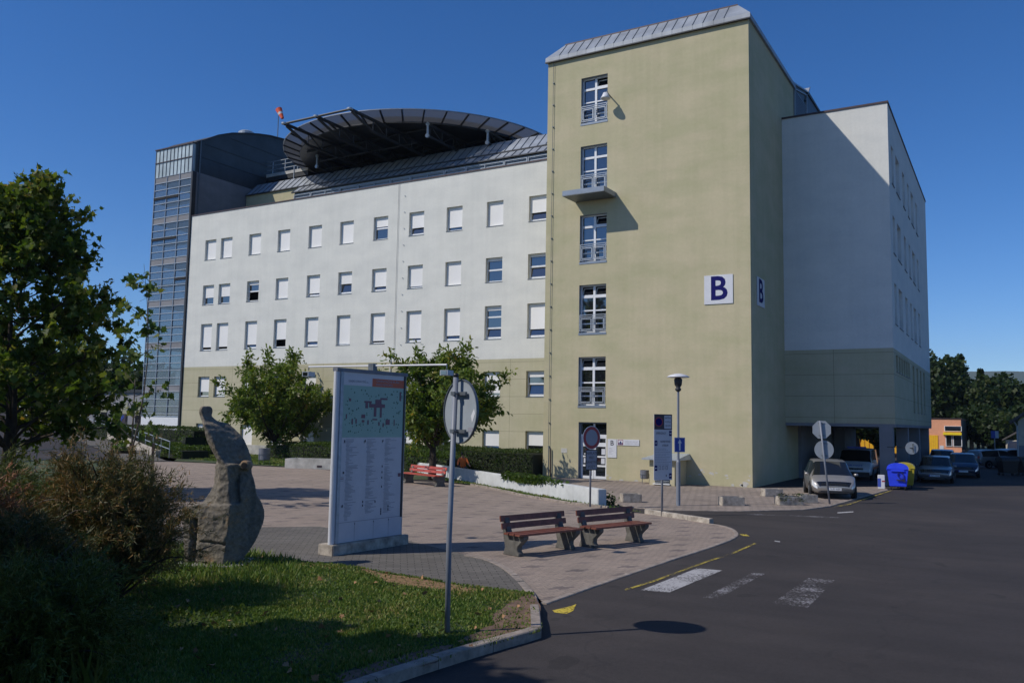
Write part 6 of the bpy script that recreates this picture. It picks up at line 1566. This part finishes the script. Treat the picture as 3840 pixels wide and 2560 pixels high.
def polyline(a, b, bow, n=6, wob=.05):
    a, b = np.array(a, float), np.array(b, float); L = np.linalg.norm(b - a); pts = []
    w1 = rs.normal(size=3) * wob * L
    for i in range(n + 1):
        t = i / n; p = a * (1 - t) + b * t; p = p + np.array([0, 0, 1.0]) * bow * L * math.sin(math.pi * t) + w1 * math.sin(math.pi * t); pts.append(p)
    return np.array(pts)
def tree(name, label, cat, base, limbs_fn, leaf, shape, mat, group=None, sub=7, twig=5, lpt=7, sublen=1.0, twlen=.35, tr=.14, droop=.4, bark='bark', trunk_h=1.2, lean=(0, 0), subr=.02, up=.35):
    base = np.array([base[0], base[1], base[2] if len(base) > 2 else 0.0]); o = thing(name, label, cat, tuple(base), 0, group)
    T = MB(); limbs = limbs_fn(base); top = base + np.array([lean[0], lean[1], trunk_h])
    T.tube([tuple(base - [0, 0, .1]), tuple(base * .5 + top * .5 + [0.02, .01, 0]), tuple(top)], [tr * 1.35, tr, tr * (.92 if trunk_h < 3 else .45)], bark, 10)
    LP = []; LD = []
    for (s, e, r0, bow, fr) in limbs:
        pl = polyline(s, e, bow); nn = len(pl); T.tube([tuple(p) for p in pl], [r0 * (1 - .85 * i / (nn - 1)) for i in range(nn)], bark, 6, caps=False)
        L = np.linalg.norm(np.array(e) - np.array(s)); d0 = (pl[-1] - pl[0]) / L
        for j in range(sub):
            t = fr + (1 - fr) * (j + rs.rand()) / sub; i = min(nn - 2, int(t * (nn - 1))); p = pl[i] + (pl[i + 1] - pl[i]) * (t * (nn - 1) - i)
            d = d0 * .7 + rs.normal(size=3) * .75 + np.array([0, 0, up]); d /= np.linalg.norm(d); sl = sublen * (.5 + .8 * rs.rand()) * (1.15 - .5 * t)
            q = p + d * sl; sp = polyline(p, q, .06, 4, .08)
            T.tube([tuple(x) for x in sp], [subr * (1 - .7 * i / 4) for i in range(5)], bark, 4, caps=False)
            for k in range(twig):
                tt = .15 + .85 * rs.rand(); w_ = p + (q - p) * tt; dd = d * .8 + rs.normal(size=3) * .7 + np.array([0, 0, .25]); dd /= np.linalg.norm(dd); ln = twlen * (.5 + rs.rand())
                for m in range(lpt):
                    LP.append(w_ + dd * ln * (m + .5) / lpt + rs.normal(size=3) * .03); LD.append(dd)
    T.build('trunk', o, smooth=True, recalc=False)
    leaves('crown', LP, leaf, shape, mat, o, droop=droop, dirs=LD, spread=.8); return o
def vase(H, Rd, nl, th, seed, low=.46):
    def f(b):
        r = random.Random(seed); out = []
        for k in range(nl):
            a = 2 * math.pi * (k + r.uniform(-.3, .3)) / nl * 1.0 + seed; s = b + np.array([0, 0, th * r.uniform(.75, 1.0)])
            q = r.choice((.35, .6, .85, 1.0)) if k % 2 else r.uniform(.75, 1.0)
            hz = H * (r.uniform(.80, .95) if q < .7 else r.uniform(low + .18, .80)); e = b + np.array([math.cos(a) * Rd * q, math.sin(a) * Rd * q, hz])
            out.append((s, e, .07 + .02 * r.random(), -.10 if q > .7 else -.04, .22))
        for k in range(int(nl * 1.1)):   # low spreading limbs and upright shoots
            a = r.uniform(0, 6.28); lowl = k % 2 == 0
            e = b + (np.array([math.cos(a) * Rd * r.uniform(.65, .95), math.sin(a) * Rd * r.uniform(.65, .95), H * r.uniform(low, low + .15)]) if lowl else np.array([math.cos(a) * Rd * r.uniform(.2, .8), math.sin(a) * Rd * r.uniform(.2, .8), H * r.uniform(.88, 1.02)]))
            out.append((b + np.array([0, 0, th * .9]), e, .05, .03 if lowl else -.06, .35))
        return out
    return f
tree('cherry_tree', 'left cherry tree, a broad vase-shaped crown between the sculpture and the map board', 'tree', (*(-45.42, 44.16), .03), vase(6.75, 3.8, 13, 1.3, 1), .27, 'oval', 'cherry_leaf', 'cherry trees in front of the facade', sub=11, twig=10, lpt=8, sublen=1.2, twlen=.5, tr=.15)
tree('cherry_tree', 'right cherry tree, behind the red bench and the near round sign', 'tree', (-24.39, 34.03, .05), vase(6.1, 3.1, 13, 1.75, 4), .24, 'oval', 'cherry_leaf', 'cherry trees in front of the facade', sub=11, twig=10, lpt=8, sublen=1.1, twlen=.46, tr=.17, trunk_h=1.7)
def maple_limbs(H, prof, n, seed, ks=1.0):
    def f(b):
        r = random.Random(seed); out = []
        for k in range(n):
            t = (k + .5) / n; h = H * (.20 + .78 * t); rad = np.interp(t, *prof); a = k * 2.399 + seed
            s = b + np.array([0, 0, max(1.6, h - rad * .45)]); e = b + np.array([math.cos(a) * rad, math.sin(a) * rad, h + r.uniform(-.2, .3)])
            out.append((s, e, .065 * ks * (1.2 - t), .05, .25))
        out.append((b + np.array([0, 0, H * .2]), b + np.array([.1, 0, H]), .13 * ks, 0, .5)); return out
    return f
mb_ = cw(-17.55, 30.0)
tree('maple_tree', 'large maple with dark green and yellowing leaves at the left edge of the picture', 'tree', (*mb_, 0), maple_limbs(10.7, ([0, .15, .35, .6, .85, 1], [3.3, 3.7, 3.5, 2.8, 1.7, .4]), 50, 2), .215, 'maple', 'maple_leaf', None, sub=9, twig=8, lpt=6, sublen=1.05, twlen=.5, tr=.20, trunk_h=4.5, droop=.5)
sb_ = cw(-11.95, 27.0)
tree('maple_sapling', 'slender young maple tied to wooden stakes in front of the driveway', 'tree', (*sb_, 0), maple_limbs(7.7, ([0, .3, .6, 1], [.45, .9, .75, .15]), 17, 5, .25), .22, 'maple', 'sapling_leaf', None, sub=3, twig=2, lpt=3, sublen=.35, twlen=.3, tr=.030, trunk_h=4.0, droop=.6, bark='bark_pale', subr=.008)
o = thing('tree_stakes', 'four reddish wooden stakes with a crossbar around the young maple', 'stakes', (*sb_, 0)); sbv = Vector((sb_[0], sb_[1], 0))
for (r_, d_) in ((-.45, -.3), (.15, -.35), (.62, .2), (-.2, .5)):
    p = sbv + rgt * r_ + view * d_; b = MB(); b.tube([p, p + UPV * 2.0], .045, 'wood_stake', 8); b.build('stake', o)
b = MB(); p0 = sbv + rgt * -.55 + view * -.3; b.bar(p0 + UPV * 1.72, p0 + rgt * .85 + UPV * 1.72, .05, .10, 'bark'); b.build('crossbar', o)

# unseen trees off to the left; the near ones cast the foreground shade
def shade_tree(r, d, H, rad, seed, lab_):
    tree('maple_tree', lab_, 'tree', (*cw(r, d), 0), maple_limbs(H, ([0, .3, .7, 1], [rad * .8, rad, rad * .8, rad * .3]), 34, seed), .34, 'maple', 'maple_leaf', 'trees left of the camera', sub=8, twig=7, lpt=5, sublen=1.2, twlen=.55, tr=.2, trunk_h=3.5)
shade_tree(-10.1, 6.9, 8.4, 3.2, 7, 'nearest leafy tree just outside the left edge, shading the lawn'); shade_tree(-13.9, 6.3, 8.0, 3.0, 8, 'second leafy tree outside the left edge, beyond the nearest one'); shade_tree(-9.3, .2, 9.0, 3.5, 9, 'leafy tree beside the photographer, left and slightly behind')
shade_tree(-30, 20, 15, 5, 11, 'tall tree far outside the left edge, nearest of the tall ones'); shade_tree(-38, 26, 15, 5, 12, 'tall tree farthest outside the left edge of the picture'); shade_tree(-33, 10, 15, 5, 13, 'tall tree outside the left edge, level with the foreground lawn')  # unseen, placed for dark reflections in the lower tower windows

# distant trees
def far_tree(name, label, px_, d, H, rad, conif, seed, group, base_z=0):
    r = (px_ - 1920) / 3186 * d; x, y = cw(r, d); o = thing(name, label, 'tree', (x, y, base_z), 0, group); R_ = np.random.RandomState(seed)
    n = 3200
    if conif:
        t = R_.rand(n) ** .8; a = R_.rand(n) * 6.283; rr = rad * (1 - t) * (.55 + .45 * R_.rand(n)) * (1 + .25 * np.sin(t * 40)); P_ = np.c_[rr * np.cos(a), rr * np.sin(a), H * (.12 + .88 * t)]
    else:
        c = R_.normal(size=(11, 3)); c /= np.linalg.norm(c, axis=1, keepdims=True); cs = c * np.array([rad * .62, rad * .62, H * .27]) + [0, 0, H * .6]
        k = R_.randint(0, 11, n); q = R_.normal(size=(n, 3)); q /= np.linalg.norm(q, axis=1, keepdims=True); P_ = cs[k] + q * (R_.rand(n, 1) ** .4) * np.array([rad * .52, rad * .52, H * .22])
    leaves('crown', P_ + [x, y, base_z], (.55 if not conif else .5) * (1 if H > 8 else .75), 'clump', 'far_leaf', o, droop=.3)
    b = MB(); b.tube([(x, y, base_z - .1), (x, y, base_z + H * .75)], [rad * .07 + .08, .05], 'bark', 6); b.build('trunk', o, recalc=False)
spec = [(3500, 128, 14.5, 4.6, 0, 'tall round-crowned tree partly hidden by the wing corner'), (3545, 120, 13.2, 4.2, 0, 'tall bushy tree directly right of the wing corner'), (3608, 135, 14.6, 2.6, 1, 'highest spruce, standing out left in the far wood'), (3560, 140, 14.0, 4.5, 0, 'rear tree filling the gap behind the orange building'), (3640, 118, 10.6, 3.8, 0, 'mid-height tree right of the highest spruce'), (3682, 138, 12.6, 2.6, 1, 'second spruce, pointed top in the middle of the far wood'),
 (3705, 125, 10.2, 4.0, 0, 'round tree just right of the second spruce'), (3760, 130, 10.8, 4.2, 0, 'broad tree left of the third spruce'), (3800, 122, 9.4, 3.8, 0, 'tree above the cream house eaves'), (3772, 140, 12.2, 2.4, 1, 'third spruce, rightmost pointed top of the far wood'), (3840, 128, 9.2, 4.0, 0, 'tree cut by the right edge above the house roof'), (3880, 120, 9.0, 4.0, 0, 'tree just outside the right edge behind the house'), (3930, 130, 10.5, 4.5, 0, 'last tree of the wood, well outside the right edge'),
 (3665, 108, 6.2, 3.0, 0, 'low bushy tree right beside the orange building'), (3720, 106, 5.6, 3.0, 0, 'low tree above the silver saloon in the car park'), (3775, 104, 5.2, 2.8, 0, 'low tree behind the small pale shed'), (3610, 128, 9.5, 3.8, 0, 'tree directly above the orange building roof'), (3825, 108, 6.0, 3.0, 0, 'low tree touching the cream house gable')]
for i, (px_, d, H, rad, cf, lab_) in enumerate(spec):
    far_tree('spruce_tree' if cf else 'distant_tree', lab_, px_, d, H, rad, cf, 30 + i, 'trees behind the far car park')
for i, (px_, d, H, rad) in enumerate(((3215, 88, 6.0, 3.2), (3290, 92, 5.0, 2.6), (3150, 95, 6.5, 3.4))):
    far_tree('distant_tree', ('central', 'right', 'left')[i] + ' of three small trees seen through the undercroft', px_, d, H, rad, 0, 60 + i, 'small trees behind the undercroft')
for i, (px_, d, H, rad) in enumerate(((560, 105, 9, 5), (430, 112, 11, 6), (300, 120, 11, 6), (160, 118, 12, 6), (40, 125, 13, 6), (-90, 120, 12, 6), (-250, 110, 12, 6))):
    far_tree('distant_tree', ('far tree next to the glass tower foot', 'second far tree from the glass tower', 'far tree in the middle behind the maple crown', 'far tree right of the maple trunk', 'far tree left of the maple trunk', 'far tree just outside the left edge', 'outermost far tree beyond the left edge')[i], px_, d, H, rad, 0, 80 + i, 'trees beyond the driveway')

# hedges
def hedge(name, label, cat, path, w_, h, leaf, mat, n, z0=.02, group=None, rough=.10, core='interior_hedge'):
    P_ = [Vector(p) for p in path]; o = thing(name, label, cat, (P_[0].x, P_[0].y, 0), 0, group); c = MB(); pts = []; tot = sum((b - a).length for a, b in zip(P_[:-1], P_[1:]))
    for a, b in zip(P_[:-1], P_[1:]):
        d = (b - a).normalized(); nn = Vector((-d.y, d.x)); L = (b - a).length; q = w_ / 2 - .12
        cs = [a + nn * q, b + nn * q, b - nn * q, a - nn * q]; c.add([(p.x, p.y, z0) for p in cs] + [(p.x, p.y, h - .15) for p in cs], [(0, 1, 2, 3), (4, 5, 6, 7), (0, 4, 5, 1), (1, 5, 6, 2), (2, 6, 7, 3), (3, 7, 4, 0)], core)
        m = int(n * L / tot); t = rs.rand(m) * L; k = rs.rand(m); u = np.where(k < .34, -w_ / 2, np.where(k < .50, w_ / 2, (rs.rand(m) - .5) * w_)); z = np.where(k < .50, z0 + (h - z0) * rs.rand(m) ** .9, h)
        bulge = np.array([noise.noise(Vector((a.x + d.x * tt * 1.0, a.y + d.y * tt, zz * 1.3))) for tt, zz in zip(t * .9, z)]) * rough * 1.8
        X = a.x + d.x * t + nn.x * (u * (1 + bulge / max(.3, w_) * 1.6)); Y = a.y + d.y * t + nn.y * (u * (1 + bulge / max(.3, w_) * 1.6)); Z = z + bulge * (z > h * .6)
        pts.append(np.c_[X, Y, Z] + rs.normal(size=(m, 3)) * .035)
    c.build('core', o); leaves('foliage', np.concatenate(pts), leaf, 'diamond', mat, o, droop=0, dirs=np.tile([0, -.2, .5], (sum(len(p) for p in pts), 1)), spread=.9)
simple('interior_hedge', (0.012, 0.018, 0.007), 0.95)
hedge('hedge', 'clipped dark green hedge between the right cherry tree and the olive tower', 'hedge', [(-21.95, 41.2), (-34.0, 41.6)], 3.0, 1.30, .10, 'hedge_leaf', 26000)
hedge('shrub_bed', 'looser light green shrubs behind the red bench and the right cherry tree', 'shrubs', [(-25.9, 38.3), (-33.5, 40.2)], 1.5, .95, .13, 'cover_leaf', 9000, rough=.25)
hedge('hedge', 'low hedge with yellowish top behind the concrete trough and left cherry tree', 'hedge', [(-34.5, 43.6), (-45.5, 44.2)], 1.8, 1.12, .11, 'cover_leaf', 12000)
hedge('hedge', 'dark tall hedge at the foot of the glass stair tower', 'hedge', [(-52.0, 43.4), (-70.0, 44.8)], 2.0, 1.95, .12, 'hedge_leaf', 14000)
hedge('shrub_bed', 'bright green low ground cover below the dark hedge, left of the sculpture head', 'shrubs', [(-47.5, 39.0), (-53.5, 41.0)], 2.0, .70, .14, 'cover_leaf', 6000, rough=.3)
hedge('shrub_bed', 'rough mixed greenery along the lower side of the driveway ramp', 'shrubs', [(-52, 42.6), (-72, 52)], 1.6, 1.5, .16, 'cover_leaf', 7000, rough=.3)

# ivy over the white wall
R_ = rs; n = 900; t = R_.rand(n); A_ = np.array([-18.9, 31.65]); B_ = np.array([-14.5, 28.65])
t = np.clip(R_.normal(.38, .22, n), 0, 1); P_ = A_[None] * (1 - t[:, None]) + B_[None] * t[:, None]; dn_ = np.array([-.56, -.83])
over = R_.rand(n); u = np.where(over < .6, R_.rand(n) * -.30, .03 + 0 * t); z = np.where(over < .6, .60 + R_.rand(n) * .10, .60 - R_.rand(n) * .20 * (1 - np.abs(t - .3)))
iv = np.c_[P_[:, 0] + dn_[0] * u, P_[:, 1] + dn_[1] * u, z]
ivy = leaves('ivy', iv, .14, 'maple', 'cover_leaf', None, dirs=np.tile([-.3, -.6, .3], (n, 1)), spread=.7); tag(ivy, 'patch of trailing ivy hanging over the top of the white retaining wall', 'ivy')
n = 120; c_ = np.array([-12.25, 27.7]); q = R_.normal(size=(n, 3)) * [.13, .13, .12]
bsh = leaves('weed_clump', np.c_[c_[0] + q[:, 0], c_[1] + q[:, 1], .18 + q[:, 2]], .13, 'diamond', 'hedge_leaf'); tag(bsh, 'small weed clump growing at the near end of the white retaining wall', 'plant')

# junipers
def juniper(label, r, d, rad, H, mat, n_br, seed, group='juniper shrubs in the foreground', stretch=1.0, npt=34):
    x, y = cw(r, d); o = thing('juniper_shrub', label, 'shrub', (x, y, .1), 0, group); R_ = np.random.RandomState(seed); T = MB(); PP = []; DD = []
    for k in range(n_br):
        a = R_.rand() * 6.283; el = R_.rand() ** .75; rr = rad * (.45 + .6 * R_.rand()) * math.cos(el * 1.2); hh = H * (.18 + .85 * math.sin(el * 1.45)) * (.8 + .35 * R_.rand())
        e = np.array([x + math.cos(a) * rr * stretch, y + math.sin(a) * rr, .1 + hh]); s = np.array([x + math.cos(a) * rad * .12, y + math.sin(a) * rad * .12, .12])
        pl = polyline(s, e, .16, 7, .07); 
        if k % 3 == 0: T.tube([tuple(p) for p in pl], [.022 * (1 - .8 * i / 7) for i in range(8)], 'bark', 4, caps=False)
        d0 = pl[-1] - pl[-3]; d0 /= np.linalg.norm(d0)
        for j in range(10):
            t = .30 + .70 * (j + R_.rand()) / 10; i = min(6, int(t * 7)); p = pl[i] + (pl[i + 1] - pl[i]) * (t * 7 - i)
            dd = d0 * .9 + R_.normal(size=3) * .6 + np.array([0, 0, .1]); dd /= np.linalg.norm(dd); ln = .36 * (.5 + R_.rand()) * (rad / 1.4) ** .3
            m = npt; tt = R_.rand(m); q = p + dd * (ln * tt)[:, None] + np.array([0, 0, -.10]) * (tt ** 2)[:, None] * ln + R_.normal(size=(m, 3)) * .022; PP.append(q); DD.append(np.tile(dd * .9, (m, 1)))
    T.build('branches', o, recalc=False); leaves('foliage', np.concatenate(PP), .085, 'needle', mat, o, dirs=np.concatenate(DD), spread=.55, droop=.05)
juniper('tall juniper with brown-tipped arching branches, directly left of the sculpture', -6.0, 12.9, 1.55, 1.95, 'juniper_needle', 200, 1)
juniper('reddish-brown half-dead juniper at the left edge of the picture', -7.5, 11.6, 1.35, 1.62, 'juniper_red', 150, 2)
juniper('dark green low juniper in the shade at the lower left corner', -5.0, 9.3, 1.2, .95, 'juniper_green', 150, 3)
juniper('green juniper behind the others at the far left', -8.8, 14.6, 1.5, 1.75, 'juniper_green', 120, 4)
juniper('low spreading juniper between the tall one and the lower left corner', -6.4, 10.9, 1.3, 1.25, 'juniper_needle', 130, 5)
# dead stalks standing out of the shrubs
o = thing('dead_branches', 'bare dead sticks poking out of the juniper tops', 'branches', (*cw(-6.9, 12.4), .5)); T = MB(); R_ = np.random.RandomState(3)
for (r, d, z0, dr_, dz_, L) in ((-7.0, 12.2, 1.45, .25, .5, .55), (-6.95, 12.2, 1.45, -.3, .55, .5), (-6.8, 12.1, 1.5, .8, .25, .6), (-6.3, 11.9, 1.3, .7, .3, .7), (-5.6, 10.5, 1.0, .7, .7, .5), (-6.9, 9.8, .9, .8, .4, .9), (-6.6, 9.9, .7, .8, .5, .7), (-5.9, 9.6, .6, .6, .5, .6), (-4.6, 12.6, .9, .7, .3, .6)):
    p = np.array([*cw(r, d), z0]); dd = np.array([*cw(dr_, .05), dz_]); q = p + dd * L; pl = polyline(p, q, .05, 4, .08); T.tube([tuple(v) for v in pl], [.012, .011, .009, .007, .004], 'bark_pale', 5, caps=False)
T.build('sticks', o, recalc=False)

# grass
def inpoly(X, Y, poly):
    c = np.zeros(len(X), bool); j = len(poly) - 1
    for i in range(len(poly)):
        xi, yi = poly[i][:2]; xj, yj = poly[j][:2]
        m = ((yi > Y) != (yj > Y)) & (X < (xj - xi) * (Y - yi) / ((yj - yi) if abs(yj - yi) > 1e-9 else 1e-9) + xi); c ^= m; j = i
    return c
def grass(name, poly, bounds, n, h, z, seed, label=None, wdt=.006, thin=()):
    R_ = np.random.RandomState(seed); d = bounds[0] + (bounds[1] - bounds[0]) * R_.rand(n * 3) ** 1.0; r = (bounds[2] + (bounds[3] - bounds[2]) * R_.rand(n * 3)) * d
    X = .862 * r - .507 * d; Y = .507 * r + .862 * d; m = inpoly(X, Y, poly)
    for tp in thin: m &= ~(inpoly(X, Y, tp) & (R_.rand(len(X)) < .82))
    X, Y = X[m][:n], Y[m][:n]; n = len(X)
    f = np.array([noise.noise(Vector((a * 1.3, b * 1.3, 0))) for a, b in zip(X, Y)]); keep = R_.rand(n) < (.75 + .5 * f); X, Y, f = X[keep], Y[keep], f[keep]; n = len(X)
    H_ = h * (.5 + .8 * R_.rand(n)) * (1 + .5 * f); a = R_.rand(n) * 6.283; b = R_.rand(n) * 6.283; ln = H_ * (.15 + .6 * R_.rand(n)); w = wdt * (1 + R_.rand(n)) * (1 + np.hypot(X, Y) / 14)
    P0 = np.c_[X - w * np.cos(a), Y - w * np.sin(a), np.full(n, z)]; P1 = np.c_[X + w * np.cos(a), Y + w * np.sin(a), np.full(n, z)]; P2 = np.c_[X + ln * np.cos(b), Y + ln * np.sin(b), z + H_]
    V = np.stack([P0, P1, P2], 1).reshape(-1, 3); o = rawmesh(name, V, np.arange(3 * n), 3, 'grass_blade'); tag(o, None, None, None, 'stuff')
    if label: o['label'] = label; o['category'] = 'grass'
bare1 = [(-6.75, 12.32), (-5.55, 10.26), (-5.65, 9.61), (-6.11, 9.07), (-6.22, 10.14), (-6.52, 10.69), (-6.81, 11.98)]
bare2 = [(-5.81, 8.28), (-6.03, 7.01), (-6.45, 7.27), (-6.23, 8.42), (-6.05, 9.11)]
bare3 = [(-10.56, 12.46), (-7.75, 12.18), (-7.53, 11.77), (-9.28, 11.72)]
GL = 'short patchy green lawn in the foreground around the sculpture and the round sign'
grass('lawn', lawn_poly, (6.5, 17, -.66, .06), 190000, .042, .095, 1, GL, thin=(bare1, bare2, bare3))
grass('rough_grass', lawn_poly, (14, 34, -.64, -.24), 40000, .12, .095, 2, 'longer rough grass behind the junipers')
grass('verge_grass', [(p[0], p[1]) for p in strip], (22, 52, -.2, .2), 30000, .07, .05, 3, 'thin dry grass strip in front of the white retaining wall')
grass('bed_grass', [(-60, 48), (-60, 41), (-51, 39), (-38, 37), (-33, 44), (-45, 45.5)], (40, 75, -.45, -.15), 24000, .10, .03, 4, 'dry grass around the left cherry tree')
n = 900; R_ = np.random.RandomState(6); dd = R_.uniform(8.8, 11.5, n); rr = R_.uniform(-.60, -.46, n) * dd; X, Y = .862 * rr - .507 * dd, .507 * rr + .862 * dd
P_ = np.c_[X, Y, np.full(n, .1)]; st = leaves('tall_grass', P_, .42, 'needle', 'juniper_green', None, dirs=np.tile([.1, .05, 1.0], (n, 1)), spread=.22); tag(st, 'tall thin grass stalks among the lower junipers', 'grass', None, 'stuff')
# broad-leaved weeds and fallen leaves
pts = []
for (px_, dpt, m, s) in ((-4.15, 11.9, 260, .5), (-4.6, 12.0, 120, .35), (-2.0, 9.3, 50, .2), (-1.15, 11.5, 90, .25), (-3.2, 10.8, 60, .5)):
    x, y = cw(px_, dpt); q = R_.normal(size=(m, 2)) * s; pts.append(np.c_[x + q[:, 0], y + q[:, 1], .10 + .05 * R_.rand(m)])
wd_ = leaves('lawn_weeds', np.concatenate(pts), .07, 'diamond', 'cover_leaf', None, dirs=np.tile([0, 0, .6], (sum(len(p) for p in pts), 1)), spread=.8); tag(wd_, 'broad-leaved weeds growing in patches in the foreground lawn', 'weeds', None, 'stuff')
n = 75; dd = R_.uniform(8.5, 15.5, n); rr = R_.uniform(-.38, .02, n) * dd; X, Y = .862 * rr - .507 * dd, .507 * rr + .862 * dd; m = inpoly(X, Y, lawn_poly); X, Y = X[m], Y[m]
fl_ = leaves('fallen_leaves', np.c_[X, Y, np.full(len(X), .135)], .085, 'maple', 'dead_leaf', None, dirs=np.tile([.6, .3, .05], (len(X), 1)), spread=.5); tag(fl_, 'dry orange leaves lying scattered on the lawn', 'leaves', None, 'stuff')
# stones by the shrubs
for (r, d, s, lab) in ((-8.4, 19.0, .42, 'pale rounded boulder at the far edge of the lawn behind the junipers'),):
    x, y = cw(r, d); b = bmesh.new(); bmesh.ops.create_icosphere(b, subdivisions=3, radius=s)
    for v in b.verts: v.co *= 1 + .25 * noise.noise(v.co * 2.5); v.co.z *= .6
    me = bpy.data.meshes.new('boulder'); b.to_mesh(me); b.free(); me.materials.append(MAT['concrete_dirty']); me.polygons.foreach_set('use_smooth', [True] * len(me.polygons))
    ob2 = bpy.data.objects.new('boulder', me); COL.objects.link(ob2); ob2.location = (x, y, .25); tag(ob2, lab, 'boulder')

# ================================================================ HAZE
m, nt, bs = nmat('haze_air'); nt.nodes.remove(bs)
pv = N(nt, 'ShaderNodeVolumePrincipled'); pv.inputs['Color'].default_value = (0.62, 0.78, 1.0, 1); pv.inputs['Density'].default_value = 0.00010
nt.links.new(pv.outputs[0], nt.nodes['Material Output'].inputs['Volume']); MAT['haze_air'] = m
hb = MB(); hb.box(-1850, 3250, -450, 4050, -1.1, 330, 'haze_air'); hz_ = hb.build('haze'); tag(hz_, None, None, None, 'stuff')
